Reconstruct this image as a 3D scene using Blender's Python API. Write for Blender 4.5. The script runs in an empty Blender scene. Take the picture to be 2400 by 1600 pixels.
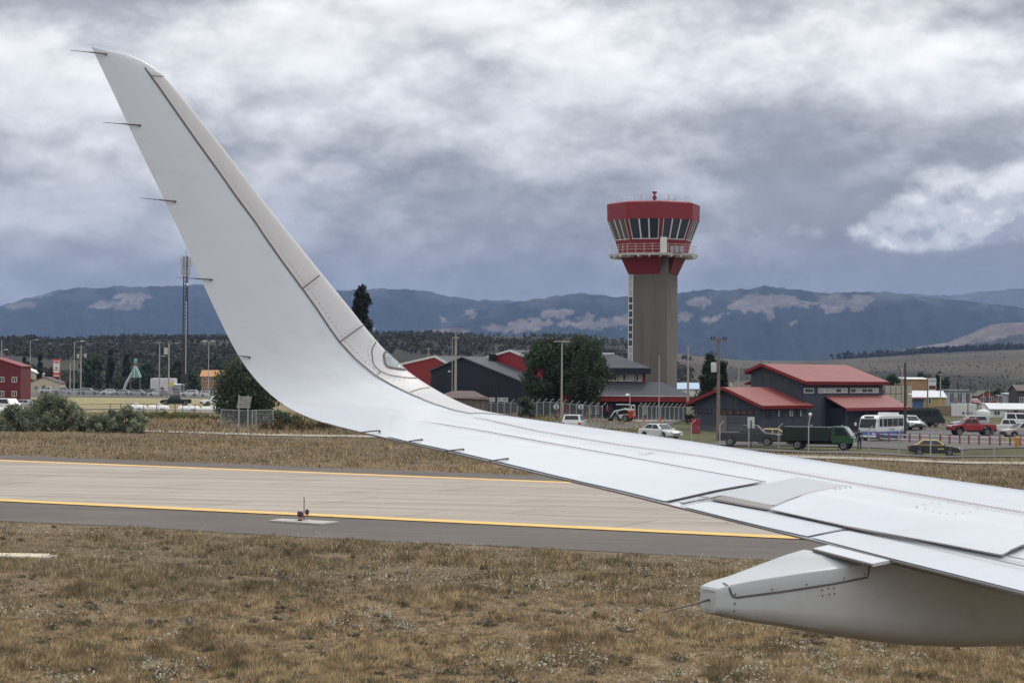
import bpy, bmesh, math, random
import numpy as np
from mathutils import Vector, Matrix
from mathutils.bvhtree import BVHTree
R = math.radians
rnd = random.Random(7)
npr = np.random.default_rng(11)
sc = bpy.context.scene
COL = sc.collection

# ------------------------------------------------------------------ camera
EYE = 4.6
F = 5102.0                      # focal length in pixels of the 2400 px wide photograph
PITCH, ROLL = math.atan(80 / F), R(0.4)
cam_d = bpy.data.cameras.new('camera')
cam_d.sensor_width = 36.0
cam_d.lens = 36.0 * F / 2400.0
cam_d.clip_start, cam_d.clip_end = 0.5, 60000
cam = bpy.data.objects.new('camera', cam_d)
COL.objects.link(cam)
CR = Matrix.Rotation(R(90) + PITCH, 3, 'X') @ Matrix.Rotation(ROLL, 3, 'Z')
cam.matrix_world = Matrix.Translation((0, 0, EYE)) @ CR.to_4x4()
sc.camera = cam

# ------------------------------------------------------------------ sky
SUN_DIR = Vector((0.42, 0.40, 0.80)).normalized()      # towards the sun
w = bpy.data.worlds.new('World')
sc.world = w
w.use_nodes = True
w.cycles.sampling_method = 'MANUAL'; w.cycles.sample_map_resolution = 256
nt = w.node_tree
nt.nodes.clear()
N = nt.nodes.new
L = nt.links.new
out = N('ShaderNodeOutputWorld')
sky = N('ShaderNodeTexSky')
sky.sky_type = 'NISHITA'
sky.sun_disc = False
sky.sun_elevation = math.asin(SUN_DIR.z)
sky.sun_rotation = math.atan2(SUN_DIR.x, SUN_DIR.y)
bg_sky = N('ShaderNodeBackground')
bg_sky.inputs['Strength'].default_value = 0.1
L(sky.outputs[0], bg_sky.inputs['Color'])
tc = N('ShaderNodeTexCoord')
def wmath(op, a, b=None, c=None):
    n = N('ShaderNodeMath'); n.operation = op
    for k, v in enumerate((a, b, c)):
        if v is None: continue
        if isinstance(v, (int, float)): n.inputs[k].default_value = v
        else: L(v, n.inputs[k])
    return n.outputs[0]
def wnoise(vec, scale, detail, rough, dist=0.0):
    n = N('ShaderNodeTexNoise')
    n.inputs['Scale'].default_value = scale; n.inputs['Detail'].default_value = detail
    n.inputs['Roughness'].default_value = rough; n.inputs['Distortion'].default_value = dist
    L(vec, n.inputs['Vector'])
    return n.outputs['Fac']
def wmap(loc, scl):
    m = N('ShaderNodeMapping'); m.inputs['Location'].default_value = loc; m.inputs['Scale'].default_value = scl
    L(tc.outputs['Generated'], m.inputs['Vector'])
    return m.outputs[0]
def wramp(fac, stops):
    r = N('ShaderNodeValToRGB'); r.color_ramp.interpolation = 'EASE'
    e = r.color_ramp.elements
    for k, (p, col) in enumerate(stops):
        if k < 2: e[k].position = p
        else: e.new(p)
        e[k].color = (*col, 1)
    L(fac, r.inputs[0])
    return r.outputs[0]
sx = N('ShaderNodeSeparateXYZ'); L(tc.outputs['Generated'], sx.inputs[0])
X, Y, Z = sx.outputs
az = wmath('ARCTAN2', X, Y)
def blob(a0, e0, ra, re, amp):       # a cloud bank: azimuth, elevation and radii in degrees
    da = wmath('DIVIDE', wmath('SUBTRACT', az, R(a0)), R(ra))
    de = wmath('DIVIDE', wmath('SUBTRACT', Z, math.sin(R(e0))), math.sin(R(re)))
    r2 = wmath('ADD', wmath('MULTIPLY', da, da), wmath('MULTIPLY', de, de))
    return wmath('MULTIPLY', wmath('POWER', 2.718, wmath('MULTIPLY', r2, -1.0)), amp)
def wabs(v): return wmath('ABSOLUTE', wmath('SUBTRACT', v, 0.5))
def cloud_noise(dz):                 # billows of three sizes, dz lifts the sample to find lit tops
    n3 = wnoise(wmap((1.3, 9.2, 2.6 + dz * 2.6), (1, 1, 2.6)), 3.3, 3, 0.5, 0.0)
    n1 = wnoise(wmap((3.1, 1.7, 0.62 + dz * 1.9), (1, 1, 1.9)), 8.5, 11, 0.57, 0.0)
    n2 = wabs(wnoise(wmap((7.3, 2.2, 5.1 + dz * 1.7), (1, 1, 1.7)), 17.0, 9, 0.55, 0.0))      # creased undersides
    return wmath('ADD', wmath('MULTIPLY', n1, 0.55), wmath('ADD', wmath('MULTIPLY', n2, 0.35), wmath('MULTIPLY', n3, 0.45)))
raw = wmath('SUBTRACT', cloud_noise(0.0), 0.03)
relief = wmath('SUBTRACT', cloud_noise(0.0), cloud_noise(0.009))
dens = raw
for b in ((-12, 10.4, 5.0, 1.3, -0.30), (6.5, 6.7, 4.6, 0.5, -0.08),
          (-7, 8.4, 3.6, 0.9, 0.06), (-1.5, 9.4, 4, 0.8, 0.06), (9, 8.6, 4.5, 0.7, 0.06), (-13, 7.4, 2.5, 0.8, 0.06), (-12.5, 4.6, 3.5, 0.7, 0.05), (1, 5.2, 3.4, 0.6, 0.03)):
    dens = wmath('ADD', dens, blob(*b))
mr = N('ShaderNodeMapRange'); mr.interpolation_type = 'SMOOTHSTEP'
mr.inputs['From Min'].default_value = 0.385; mr.inputs['From Max'].default_value = 0.60
L(dens, mr.inputs['Value'])
lit = mr.outputs[0]
elev = wmath('MULTIPLY', Z, 3.0)          # 0..1 for elevations up to about 19 degrees
dark = wramp(elev, [(0.0, (0.245, 0.248, 0.285)), (0.15, (0.215, 0.22, 0.262)), (0.25, (0.305, 0.31, 0.345)), (0.40, (0.365, 0.37, 0.40)), (0.60, (0.40, 0.405, 0.43))])
lite = wramp(elev, [(0.0, (0.37, 0.372, 0.41)), (0.13, (0.345, 0.352, 0.40)), (0.20, (0.54, 0.55, 0.595)), (0.32, (0.84, 0.845, 0.86)), (0.60, (0.98, 0.98, 0.98))])
mx = N('ShaderNodeMixRGB'); L(lit, mx.inputs[0]); L(dark, mx.inputs[1]); L(lite, mx.inputs[2])
# a bank of crisp cumulus low in the sky
def cum_noise(dz): return wmath('ADD', wmath('MULTIPLY', wnoise(wmap((4.4, 0.3, 1.1 + dz * 1.5), (1, 1, 1.5)), 15.0, 11, 0.52, 0.1), 0.75), wmath('MULTIPLY', wnoise(wmap((0.4, 5.3, 8.1 + dz * 1.3), (1, 1, 1.3)), 44.0, 8, 0.55, 0.1), 0.25))
cn = cum_noise(0.0)
crel = wmath('SUBTRACT', cn, cum_noise(0.006))
cd = wmath('SUBTRACT', cn, 0.615)
for b in ((14.2, 4.5, 3.4, 1.2, 0.30), (9.0, 3.9, 4.2, 0.65, 0.26), (17, 5.4, 3, 0.9, 0.25)): cd = wmath('ADD', cd, blob(*b))
cm = N('ShaderNodeMapRange'); cm.interpolation_type = 'SMOOTHSTEP'; cm.inputs['From Min'].default_value = 0.0; cm.inputs['From Max'].default_value = 0.15; cm.inputs['To Max'].default_value = 0.92
L(cd, cm.inputs['Value'])
cs = wramp(wmath('ADD', wmath('MULTIPLY', wmath('SUBTRACT', Z, 0.058), 14.0), wmath('ADD', 0.13, wmath('MULTIPLY', crel, 5.0))), [(0.0, (0.36, 0.385, 0.46)), (0.30, (0.62, 0.63, 0.67)), (0.62, (0.92, 0.92, 0.925))])
mc = N('ShaderNodeMixRGB'); L(cm.outputs[0], mc.inputs[0]); L(mx.outputs[0], mc.inputs[1]); L(cs, mc.inputs[2])
mx = mc
rl = wmath('ADD', 1.0, wmath('MULTIPLY', relief, 2.0))                 # sunlit tops, grey undersides
zen = N('ShaderNodeMapRange'); zen.interpolation_type = 'SMOOTHSTEP'   # an overcast sky grows brighter towards the zenith
zen.inputs['From Min'].default_value = 0.18; zen.inputs['From Max'].default_value = 0.85
zen.inputs['To Min'].default_value = 0.98; zen.inputs['To Max'].default_value = 1.7
L(Z, zen.inputs['Value'])
bg_cl = N('ShaderNodeBackground')
L(wmath('MULTIPLY', rl, zen.outputs[0]), bg_cl.inputs['Strength'])
L(mx.outputs[0], bg_cl.inputs['Color'])
ms = N('ShaderNodeMixShader'); ms.inputs[0].default_value = 0.94
L(bg_sky.outputs[0], ms.inputs[1]); L(bg_cl.outputs[0], ms.inputs[2])
L(ms.outputs[0], out.inputs['Surface'])

# ------------------------------------------------------------------ sun behind the overcast
sun_d = bpy.data.lights.new('sun', 'SUN')
sun_d.energy = 1.15; sun_d.angle = R(14); sun_d.color = (1.0, 0.96, 0.90)
sun = bpy.data.objects.new('sun', sun_d)
COL.objects.link(sun)
sun.rotation_euler = (-SUN_DIR).to_track_quat('-Z', 'Y').to_euler()
sun.location = (0, 0, 60)

vs = sc.view_settings
vs.view_transform, vs.look, vs.exposure, vs.gamma, vs.use_curve_mapping = 'Standard', 'None', 0.14, 1.0, False
sc.cycles.use_denoising = True
sc.cycles.max_bounces = 6
sc.cycles.volume_bounces = 1
sc.cycles.transparent_max_bounces = 24
sc.cycles.caustics_reflective = sc.cycles.caustics_refractive = False

# ------------------------------------------------------------------ helpers: pixels of the photograph <-> places
def ray(px, py):
    return CR @ Vector(((px - 1200) / F, -(py - 800) / F, -1.0))
def P(px, py, y):               # the place at depth y that is seen at (px, py)
    d = ray(px, py)
    return Vector((d.x * y / d.y, y, EYE + d.z * y / d.y))
CRT = CR.transposed()
def proj(p):
    q = CRT @ (Vector(p) - Vector((0, 0, EYE)))
    return 1200 + F * q.x / -q.z, 800 - F * q.y / -q.z

# ------------------------------------------------------------------ helpers: noise
def _hash(ix, iy, seed):
    h = (ix.astype(np.int64) * 374761393 + iy.astype(np.int64) * 668265263 + seed * 1442695041) & 0x7fffffff
    h = ((h ^ (h >> 13)) * 1274126177) & 0x7fffffff
    return ((h ^ (h >> 16)) & 0xffff) / 65535.0
def vnoise(x, y, seed=0):
    x = np.asarray(x, float); y = np.asarray(y, float)
    ix, iy = np.floor(x), np.floor(y)
    fx, fy = x - ix, y - iy
    fx = fx * fx * (3 - 2 * fx); fy = fy * fy * (3 - 2 * fy)
    a = _hash(ix, iy, seed); b = _hash(ix + 1, iy, seed); c = _hash(ix, iy + 1, seed); d = _hash(ix + 1, iy + 1, seed)
    return (a * (1 - fx) + b * fx) * (1 - fy) + (c * (1 - fx) + d * fx) * fy
def fbm(x, y, seed=0, octs=4):
    s, a, t = 0, 0.5, 0
    for k in range(octs):
        s = s + a * vnoise(x * 2 ** k, y * 2 ** k, seed + k); t += a; a *= 0.5
    return s / t
def sstep(a, b, x):
    t = np.clip((np.asarray(x, float) - a) / (b - a), 0, 1)
    return t * t * (3 - 2 * t)

# ------------------------------------------------------------------ helpers: materials
MATS = {}
def mat(name, col, rough=0.7, metal=0.0, var=0.12, scale=3.0, spec=0.4, bump=0.0, bscale=40.0, dirt=None, coat=0.0, attr=None, alpha=None, objvar=0.0, trans=0.0):
    """procedural material: base colour with two sizes of noise in it, optional dirt, relief and colour attribute"""
    if name in MATS: return MATS[name]
    m = bpy.data.materials.new(name); m.use_nodes = True
    t = m.node_tree; nn = t.nodes.new; ll = t.links.new
    b = t.nodes['Principled BSDF']
    b.inputs['Roughness'].default_value = rough
    b.inputs['Metallic'].default_value = metal
    b.inputs['Specular IOR Level'].default_value = spec
    b.inputs['Coat Weight'].default_value = coat
    co = nn('ShaderNodeTexCoord').outputs['Object']
    def noise(s, d=5):
        n = nn('ShaderNodeTexNoise'); n.inputs['Scale'].default_value = s; n.inputs['Detail'].default_value = d
        ll(co, n.inputs['Vector']); return n.outputs['Fac']
    rp = nn('ShaderNodeMapRange'); ll(noise(scale), rp.inputs['Value'])
    rp.inputs['From Min'].default_value = 0.25; rp.inputs['From Max'].default_value = 0.75
    rp.inputs['To Min'].default_value = 1 - var; rp.inputs['To Max'].default_value = 1 + var
    val = rp.outputs[0]
    if objvar:
        oi = nn('ShaderNodeObjectInfo')
        r2 = nn('ShaderNodeMapRange'); ll(oi.outputs['Random'], r2.inputs['Value'])
        r2.inputs['To Min'].default_value = 1 - objvar; r2.inputs['To Max'].default_value = 1 + objvar
        mm = nn('ShaderNodeMath'); mm.operation = 'MULTIPLY'; ll(val, mm.inputs[0]); ll(r2.outputs[0], mm.inputs[1]); val = mm.outputs[0]
    hs = nn('ShaderNodeHueSaturation'); hs.inputs['Color'].default_value = (*col, 1)
    if attr:
        a = nn('ShaderNodeAttribute'); a.attribute_name = attr; ll(a.outputs['Color'], hs.inputs['Color'])
    ll(val, hs.inputs['Value'])
    c = hs.outputs[0]
    if dirt:
        dn = nn('ShaderNodeMapRange'); ll(noise(dirt[1], 8), dn.inputs['Value'])
        dn.inputs['From Min'].default_value = 0.5; dn.inputs['From Max'].default_value = 0.8; dn.inputs['To Max'].default_value = dirt[2]
        mxx = nn('ShaderNodeMixRGB'); ll(dn.outputs[0], mxx.inputs[0]); ll(c, mxx.inputs[1]); mxx.inputs[2].default_value = (*dirt[0], 1)
        c = mxx.outputs[0]
    ll(c, b.inputs['Base Color'])
    if bump:
        bn = nn('ShaderNodeBump'); bn.inputs['Strength'].default_value = bump; bn.inputs['Distance'].default_value = 0.05
        ll(noise(bscale), bn.inputs['Height']); ll(bn.outputs[0], b.inputs['Normal'])
    if trans:
        tr = nn('ShaderNodeBsdfTranslucent'); ll(c, tr.inputs['Color'])
        sm = nn('ShaderNodeMixShader'); sm.inputs[0].default_value = trans
        ll(b.outputs[0], sm.inputs[1]); ll(tr.outputs[0], sm.inputs[2]); ll(sm.outputs[0], t.nodes['Material Output'].inputs['Surface'])
    if alpha is not None:
        b.inputs['Alpha'].default_value = alpha
    MATS[name] = m
    return m

# ------------------------------------------------------------------ helpers: meshes and objects
class MB:
    def __init__(s): s.v = []; s.f = []; s.fm = []; s.mi = 0
    def add(s, vs_, fs):
        o = len(s.v); s.v += [tuple(q) for q in vs_]
        s.f += [tuple(i + o for i in q) for q in fs]; s.fm += [s.mi] * len(fs)
        return s
    def box(s, c, d, rz=0.0):
        x, y, z = (k / 2 for k in d); ca, sa = math.cos(rz), math.sin(rz)
        vv = []
        for k in range(8):
            a, b, e = (x if k & 1 else -x), (y if k & 2 else -y), (z if k & 4 else -z)
            vv.append((c[0] + a * ca - b * sa, c[1] + a * sa + b * ca, c[2] + e))
        return s.add(vv, [(0, 2, 3, 1), (4, 5, 7, 6), (0, 1, 5, 4), (2, 6, 7, 3), (0, 4, 6, 2), (1, 3, 7, 5)])
    def span(s, a, b):           # box from corner a to corner b
        return s.box([(p + q) / 2 for p, q in zip(a, b)], [abs(q - p) for p, q in zip(a, b)])
    def tube(s, pts, rad, n=8, cap=True):
        pts = [Vector(q) for q in pts]
        if not isinstance(rad, (list, tuple)): rad = [rad] * len(pts)
        o = len(s.v); up0 = None
        for k, q in enumerate(pts):
            t = (pts[min(k + 1, len(pts) - 1)] - pts[max(k - 1, 0)]).normalized()
            a = t.orthogonal().normalized() if up0 is None else (up0 - t * up0.dot(t)).normalized()
            up0 = a; b = t.cross(a)
            for j in range(n):
                th = 2 * math.pi * j / n
                s.v.append(tuple(q + (a * math.cos(th) + b * math.sin(th)) * rad[k]))
        for k in range(len(pts) - 1):
            for j in range(n):
                i0, i1 = o + k * n + j, o + k * n + (j + 1) % n
                s.f.append((i0, i1, i1 + n, i0 + n)); s.fm.append(s.mi)
        if cap:
            s.f.append(tuple(o + j for j in reversed(range(n)))); s.fm.append(s.mi)
            e = o + (len(pts) - 1) * n
            s.f.append(tuple(e + j for j in range(n))); s.fm.append(s.mi)
        return s
    def lathe(s, prof, c=(0, 0, 0), n=16, axis='z'):
        o = len(s.v)
        for r_, h in prof:
            for j in range(n):
                th = 2 * math.pi * j / n; a, b = r_ * math.cos(th), r_ * math.sin(th)
                q = {'z': (a, b, h), 'x': (h, a, b), 'y': (b, h, a)}[axis]
                s.v.append((c[0] + q[0], c[1] + q[1], c[2] + q[2]))
        for k in range(len(prof) - 1):
            for j in range(n):
                i0, i1 = o + k * n + j, o + k * n + (j + 1) % n
                s.f.append((i0, i1, i1 + n, i0 + n)); s.fm.append(s.mi)
        s.f.append(tuple(o + j for j in reversed(range(n)))); s.fm.append(s.mi)
        e = o + (len(prof) - 1) * n
        s.f.append(tuple(e + j for j in range(n))); s.fm.append(s.mi)
        return s
    def prism(s, poly, vec):     # polygon (3D points) swept along vec
        n = len(poly); vec = Vector(vec)
        vv = [Vector(q) for q in poly] + [Vector(q) + vec for q in poly]
        fs = [tuple(range(n)), tuple(reversed(range(n, 2 * n)))]
        fs += [((k + 1) % n, k, n + k, n + (k + 1) % n) for k in range(n)]
        return s.add(vv, fs)
    def quad(s, *q): return s.add(q, [tuple(range(len(q)))])
    def mesh(s, name, m):
        me = bpy.data.meshes.new(name)
        me.from_pydata(s.v, [], s.f)
        for q in (m if isinstance(m, (list, tuple)) else [m]): me.materials.append(q)
        if any(s.fm): me.polygons.foreach_set('material_index', s.fm)
        bm = bmesh.new(); bm.from_mesh(me); bmesh.ops.recalc_face_normals(bm, faces=bm.faces); bm.to_mesh(me); bm.free()
        me.update()
        return me
def link(name, me, parent=None, loc=None, smooth=False):
    o = bpy.data.objects.new(name, me); COL.objects.link(o)
    if parent: o.parent = parent
    if loc is not None: o.location = loc
    if smooth and me is not None:
        me.polygons.foreach_set('use_smooth', [True] * len(me.polygons))
    return o
def part(name, mb, m, parent=None, smooth=False, bevel=0.0, seg=2, label=None, auto=None):
    o = link(name, mb.mesh(name, m), parent, None, smooth)
    if bevel:
        q = o.modifiers.new('bevel', 'BEVEL'); q.width = bevel; q.segments = seg; q.limit_method = 'ANGLE'; q.angle_limit = R(25)
    if auto: o.data.set_sharp_from_angle(angle=R(auto))
    if label: o['label'] = label
    return o
def tag(o, label, cat, group=None):
    o['label'] = label; o['category'] = cat
    if group: o['group'] = group
    return o
def thing(name, label, cat, loc, rz=0.0, group=None):
    o = link(name, None, None, loc); o.rotation_euler = (0, 0, rz); o.empty_display_size = 0.3
    return tag(o, label, cat, group)
def struct(o, kind='structure'): o['kind'] = kind; return o
def copy_tree(o, parent=None):
    c = o.copy(); COL.objects.link(c)
    if parent: c.parent = parent
    for ch in list(o.children): copy_tree(ch, c)
    return c
def np_mesh(name, verts, faces, m, attr=None, per='face', attr_name='tint'):
    """large mesh from numpy arrays; faces is an (n, k) array"""
    me = bpy.data.meshes.new(name); k = faces.shape[1]; n = len(faces)
    me.vertices.add(len(verts)); me.vertices.foreach_set('co', np.asarray(verts, np.float32).ravel())
    me.loops.add(n * k); me.loops.foreach_set('vertex_index', faces.astype(np.int32).ravel())
    me.polygons.add(n); me.polygons.foreach_set('loop_start', np.arange(0, n * k, k, dtype=np.int32))
    me.polygons.foreach_set('loop_total', np.full(n, k, np.int32))
    for q in (m if isinstance(m, (list, tuple)) else [m]): me.materials.append(q)
    me.update(calc_edges=True)
    if attr is not None:
        a = me.attributes.new(attr_name, 'FLOAT_COLOR', 'FACE' if per == 'face' else 'POINT')
        c4 = np.ones((len(attr), 4), np.float32); c4[:, :3] = attr
        a.data.foreach_set('color', c4.ravel())
    return me
# ================================================================== THE LAND
# heights of the ground, from places whose size in the photograph tells their distance: (px, py, distance)
CTRL = [(20, 966, 319), (100, 924, 540), (230, 926, 540), (413, 955, 360), (460, 930, 540), (345, 969, 290), (500, 974, 283), (170, 1010, 182),
        (270, 1013, 180), (570, 1004, 205), (640, 988, 235), (1100, 985, 235), (1290, 976, 250), (1425, 985, 250), (1480, 991, 245), (1545, 1030, 205),
        (1640, 1024, 212), (1750, 1046, 190), (1900, 1056, 186), (2010, 1058, 183), (2065, 1027, 240), (2150, 1000, 272), (2190, 1070, 193),
        (2280, 1021, 248), (2380, 1026, 240), (2180, 957, 400), (2300, 950, 460), (2250, 978, 330), (340, 1012, 186), (892, 1025, 176),
        (2080, 1077, 168), (2400, 1087, 163), (-300, 1006, 186), (2900, 1105, 158), (1200, 928, 520), (1000, 940, 420), (1700, 960, 380)]
_cp = [P(*c) for c in CTRL]
CT = np.array([p.x / p.y for p in _cp]) * 9.0
CLY = np.log(np.array([p.y for p in _cp])) * 2.2
CZ = np.array([p.z for p in _cp])
GX = -0.0124                     # the airfield falls gently to the right
CREST = [(-1500, 805), (0, 803), (60, 800), (130, 806), (220, 800), (300, 797), (420, 800), (560, 800), (880, 788), (1000, 787), (1100, 789), (1250, 792),
         (1450, 800), (1600, 834), (1750, 848), (1850, 848), (2000, 842), (2130, 834), (2250, 828), (2400, 822), (3600, 815)]
CRX = np.array([c[0] for c in CREST], float); CRY = np.array([c[1] for c in CREST], float)
def ground(x, y):
    x = np.asarray(x, float); y = np.asarray(y, float)
    rr = np.hypot(x, y)
    near = GX * np.clip(x, -60, 60)
    yy = np.maximum(y, 20.0)
    t = np.clip(x / yy, -0.6, 0.6) * 9.0; ly = np.log(np.clip(yy, 140, 700)) * 2.2
    num = 0; den = 0
    for a, b, z in zip(CT, CLY, CZ):
        d2 = (t - a) ** 2 + (ly - b) ** 2 + 1e-4
        wt = np.exp(-d2 * 3.0) / d2 ** 0.6 + 1e-7 / d2
        num = num + wt * z; den = den + wt
    zb = num / den
    wy = sstep(118, 160, y + 0.4076 * x)
    z = near * (1 - wy) + zb * wy
    z = np.where(y < 20, near, z)
    # far land: a wooded ridge on the left, open slopes rising on the right
    u = np.clip(x / yy, -0.9, 0.9)
    px = 1200 + F * u
    el = (880 + 0.007 * (px - 1200) - np.interp(px, CRX, CRY)) / F
    yc = np.interp(px, [0, 1300, 1700, 2400], [1500, 1900, 3000, 3400])
    ys = np.interp(px, [0, 1300, 1700, 2400], [640, 700, 600, 600])
    zc = EYE + el * yc
    k = sstep(0, 1, (y - ys) / (yc - ys))
    bumps = (fbm(x / 260, y / 260, 3, 4) - 0.5) * 26 * sstep(700, 1500, y) * (1 - 0.55 * sstep(0.0, 0.1, u))
    zf = z + (zc - z) * k + bumps * (k * (1 - 0.8 * sstep(0.85, 1.0, k)))
    zf = zf - np.maximum(y - yc, 0) * 0.012
    z = np.where(y > 400, zf, z)
    z = np.where(rr > 9000, np.minimum(z, 0) , z)
    return z
def gz(x, y): return float(ground(np.array([x]), np.array([y]))[0])
def GP(px, y, sink=0.0):         # the place on the ground in picture column px at distance y
    py = 950.0
    for _ in range(6):
        p = P(px, py, y); z = gz(p.x, y)
        py = proj((p.x, y, z))[1]
    p = P(px, py, y)
    return Vector((p.x, y, gz(p.x, y) - sink))
def G(px, py, lo=15.0, hi=600.0):    # the place on the ground seen at (px, py)
    d = ray(px, py)
    ys_ = np.linspace(lo, hi, 1500)
    xx = d.x / d.y * ys_; zz = EYE + d.z / d.y * ys_ - ground(xx, ys_)
    k = int(np.argmax(zz < 0)) or len(ys_) - 1
    a, b = ys_[k - 1], ys_[k]
    for _ in range(14):
        m_ = (a + b) / 2
        if EYE + d.z / d.y * m_ - gz(d.x / d.y * m_, m_) < 0: b = m_
        else: a = m_
    return Vector((d.x / d.y * b, b, gz(d.x / d.y * b, b)))
def S(y): return F / y           # picture pixels per metre at distance y
def HT(px, py, y): return P(px, py, y).z

TX = 0.4076                      # the taxiway runs along (1, -TX)
def qline(b, x): return b - TX * x

# ---- ground sheet, a polar grid round the camera
ang = np.concatenate([np.linspace(-180, -22, 60, endpoint=False), np.linspace(-22, 22, 420, endpoint=False), np.linspace(22, 180, 60)])
rad = np.concatenate([[0.0], 4.0 * 1.0225 ** np.arange(0, 372)])
A, RR_ = np.meshgrid(np.radians(ang), rad, indexing='ij')
gxx, gyy = RR_ * np.sin(A), RR_ * np.cos(A)
gzz = ground(gxx, gyy)
na, nr = A.shape
idx = np.arange(na * nr).reshape(na, nr)
fc = np.stack([idx[:-1, :-1], idx[1:, :-1], idx[1:, 1:], idx[:-1, 1:]], -1).reshape(-1, 4)
# what grows where (real ground cover): brown heath on the airfield, straw field on the left, scrub and pasture on the far slopes
gpx = 1200 + F * np.clip(gxx / np.maximum(gyy, 1), -1, 1)
def C3(*c): return np.array(c)
base = np.ones(A.shape + (3,)) * C3(0.165, 0.125, 0.082)
nz = fbm(gxx / 9, gyy / 9, 21, 4)[..., None]
base = base * (0.75 + 0.5 * nz)
straw = C3(0.26, 0.225, 0.125) * (0.8 + 0.5 * fbm(gxx / 14, gyy / 40, 5, 4)[..., None])
green = C3(0.085, 0.085, 0.042) * (0.7 + 0.7 * fbm(gxx / 6, gyy / 12, 9, 4)[..., None])
wl = (sstep(225, 260, gyy) * (1 - sstep(500, 560, gyy)) * (1 - sstep(560, 800, gpx)))[..., None]
base = base * (1 - wl) + straw * wl
wm = (sstep(150, 200, gyy) * (1 - sstep(700, 1000, gyy)) * sstep(650, 900, gpx))[..., None]
base = base * (1 - wm) + green * wm
scrub = C3(0.044, 0.042, 0.034) * (0.6 + 0.9 * fbm(gxx / 60, gyy / 120, 15, 4)[..., None])
wf = (sstep(510, 600, gyy) * (1 - sstep(1450, 1750, gpx)))[..., None]
base = base * (1 - wf) + scrub * wf
past = C3(0.098, 0.086, 0.066) * (0.55 + 0.9 * fbm(gxx / 130, gyy / 420, 33, 4)[..., None])
dk = sstep(0.45, 0.58, fbm(gxx / 200 + 9, gyy / 600, 41, 4))[..., None]
past = past * (1 - dk) + C3(0.036, 0.035, 0.031) * dk
wp = (sstep(480, 700, gyy) * sstep(1450, 1750, gpx))[..., None]
base = base * (1 - wp) + past * wp
m_ground = mat('ground_cover', (0.15, 0.11, 0.07), 0.95, var=0.25, scale=0.8, spec=0.1, attr='tint', bump=0.4, bscale=3.0)
g = link('ground', np_mesh('ground', np.stack([gxx, gyy, gzz], -1).reshape(-1, 3), fc, m_ground, base.reshape(-1, 3), 'point'), smooth=True)
struct(g)

# ---- taxiway: asphalt bed, concrete slabs, painted edge lines
e1 = Vector((1, -TX, GX * 1.0)).normalized()
e2 = Vector((GX * 0, 0, 0))
nrm = Vector((-GX, 0, 1)).normalized()
e2 = nrm.cross(e1).normalized()          # across, away from the camera
CT_ = math.sqrt(1 + TX * TX)
def tx(s, q, h=0.0):                      # s metres along, q = intercept b of the line
    x0 = TX * q / (1 + TX * TX); y0 = q - TX * x0     # foot of the line nearest the origin
    x, y = x0 + s / CT_, y0 - TX * s / CT_
    return Vector((x, y, GX * x + h))
def strip(name, b0, b1, h, s0, s1, m, parent=None, wob=0.0):
    mb = MB(); n = 60
    pts = []
    for k in range(n + 1):
        s = s0 + (s1 - s0) * k / n
        pts += [tx(s, b0 + rnd.uniform(-wob, wob), h), tx(s, b1 + rnd.uniform(-wob, wob), h)]
    mb.add(pts, [(2 * k, 2 * k + 2, 2 * k + 3, 2 * k + 1) for k in range(n)])
    return part(name, mb, m, parent)
m_asph = mat('asphalt', (0.135, 0.119, 0.106), 0.9, var=0.13, scale=0.35, bump=0.2, bscale=30, spec=0.2, dirt=((0.175, 0.155, 0.135), 0.12, 0.6))
m_conc = mat('concrete_slab', (0.35, 0.305, 0.255), 0.85, var=0.12, scale=0.22, objvar=0.085, spec=0.25, dirt=((0.30, 0.27, 0.24), 0.35, 0.55), bump=0.1)
m_yel = mat('yellow_line_paint', (0.80, 0.50, 0.13), 0.7, var=0.10, scale=2.0, dirt=((0.35, 0.27, 0.18), 1.5, 0.35))
m_line2 = mat('faded_white_paint', (0.5, 0.47, 0.42), 0.8, var=0.15, scale=1.0)
def long_streaks(m, amt, col, sc=(0.05, 1.3, 1.0)):
    """tyre and wash marks drawn out along the taxiway"""
    t_ = m.node_tree; b_ = t_.nodes['Principled BSDF']; src = b_.inputs['Base Color'].links[0].from_socket
    co_ = t_.nodes.new('ShaderNodeNewGeometry'); mp_ = t_.nodes.new('ShaderNodeMapping'); mp_.inputs['Rotation'].default_value = (0, 0, math.atan(TX)); mp_.inputs['Scale'].default_value = sc
    t_.links.new(co_.outputs['Position'], mp_.inputs['Vector'])
    n_ = t_.nodes.new('ShaderNodeTexNoise'); n_.inputs['Scale'].default_value = 1.0; n_.inputs['Detail'].default_value = 9; n_.inputs['Roughness'].default_value = 0.62
    t_.links.new(mp_.outputs[0], n_.inputs['Vector'])
    r_ = t_.nodes.new('ShaderNodeMapRange'); r_.inputs['From Min'].default_value = 0.44; r_.inputs['From Max'].default_value = 0.66; r_.inputs['To Max'].default_value = amt
    t_.links.new(n_.outputs['Fac'], r_.inputs['Value'])
    x_ = t_.nodes.new('ShaderNodeMixRGB'); x_.inputs[2].default_value = (*col, 1)
    t_.links.new(r_.outputs[0], x_.inputs[0]); t_.links.new(src, x_.inputs[1]); t_.links.new(x_.outputs[0], b_.inputs['Base Color'])
long_streaks(m_conc, 0.65, (0.25, 0.225, 0.20)); long_streaks(m_conc, 0.5, (0.50, 0.45, 0.385), (0.04, 0.8, 1.0))
long_streaks(m_asph, 0.5, (0.10, 0.09, 0.082)); long_streaks(m_yel, 0.35, (0.45, 0.36, 0.24), (0.6, 6, 1))
txw = strip('taxiway', 58.4, 101.2, 0.012, -100, 60, m_asph, wob=0.28)
struct(txw)
tl = 5.18 * CT_
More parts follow.
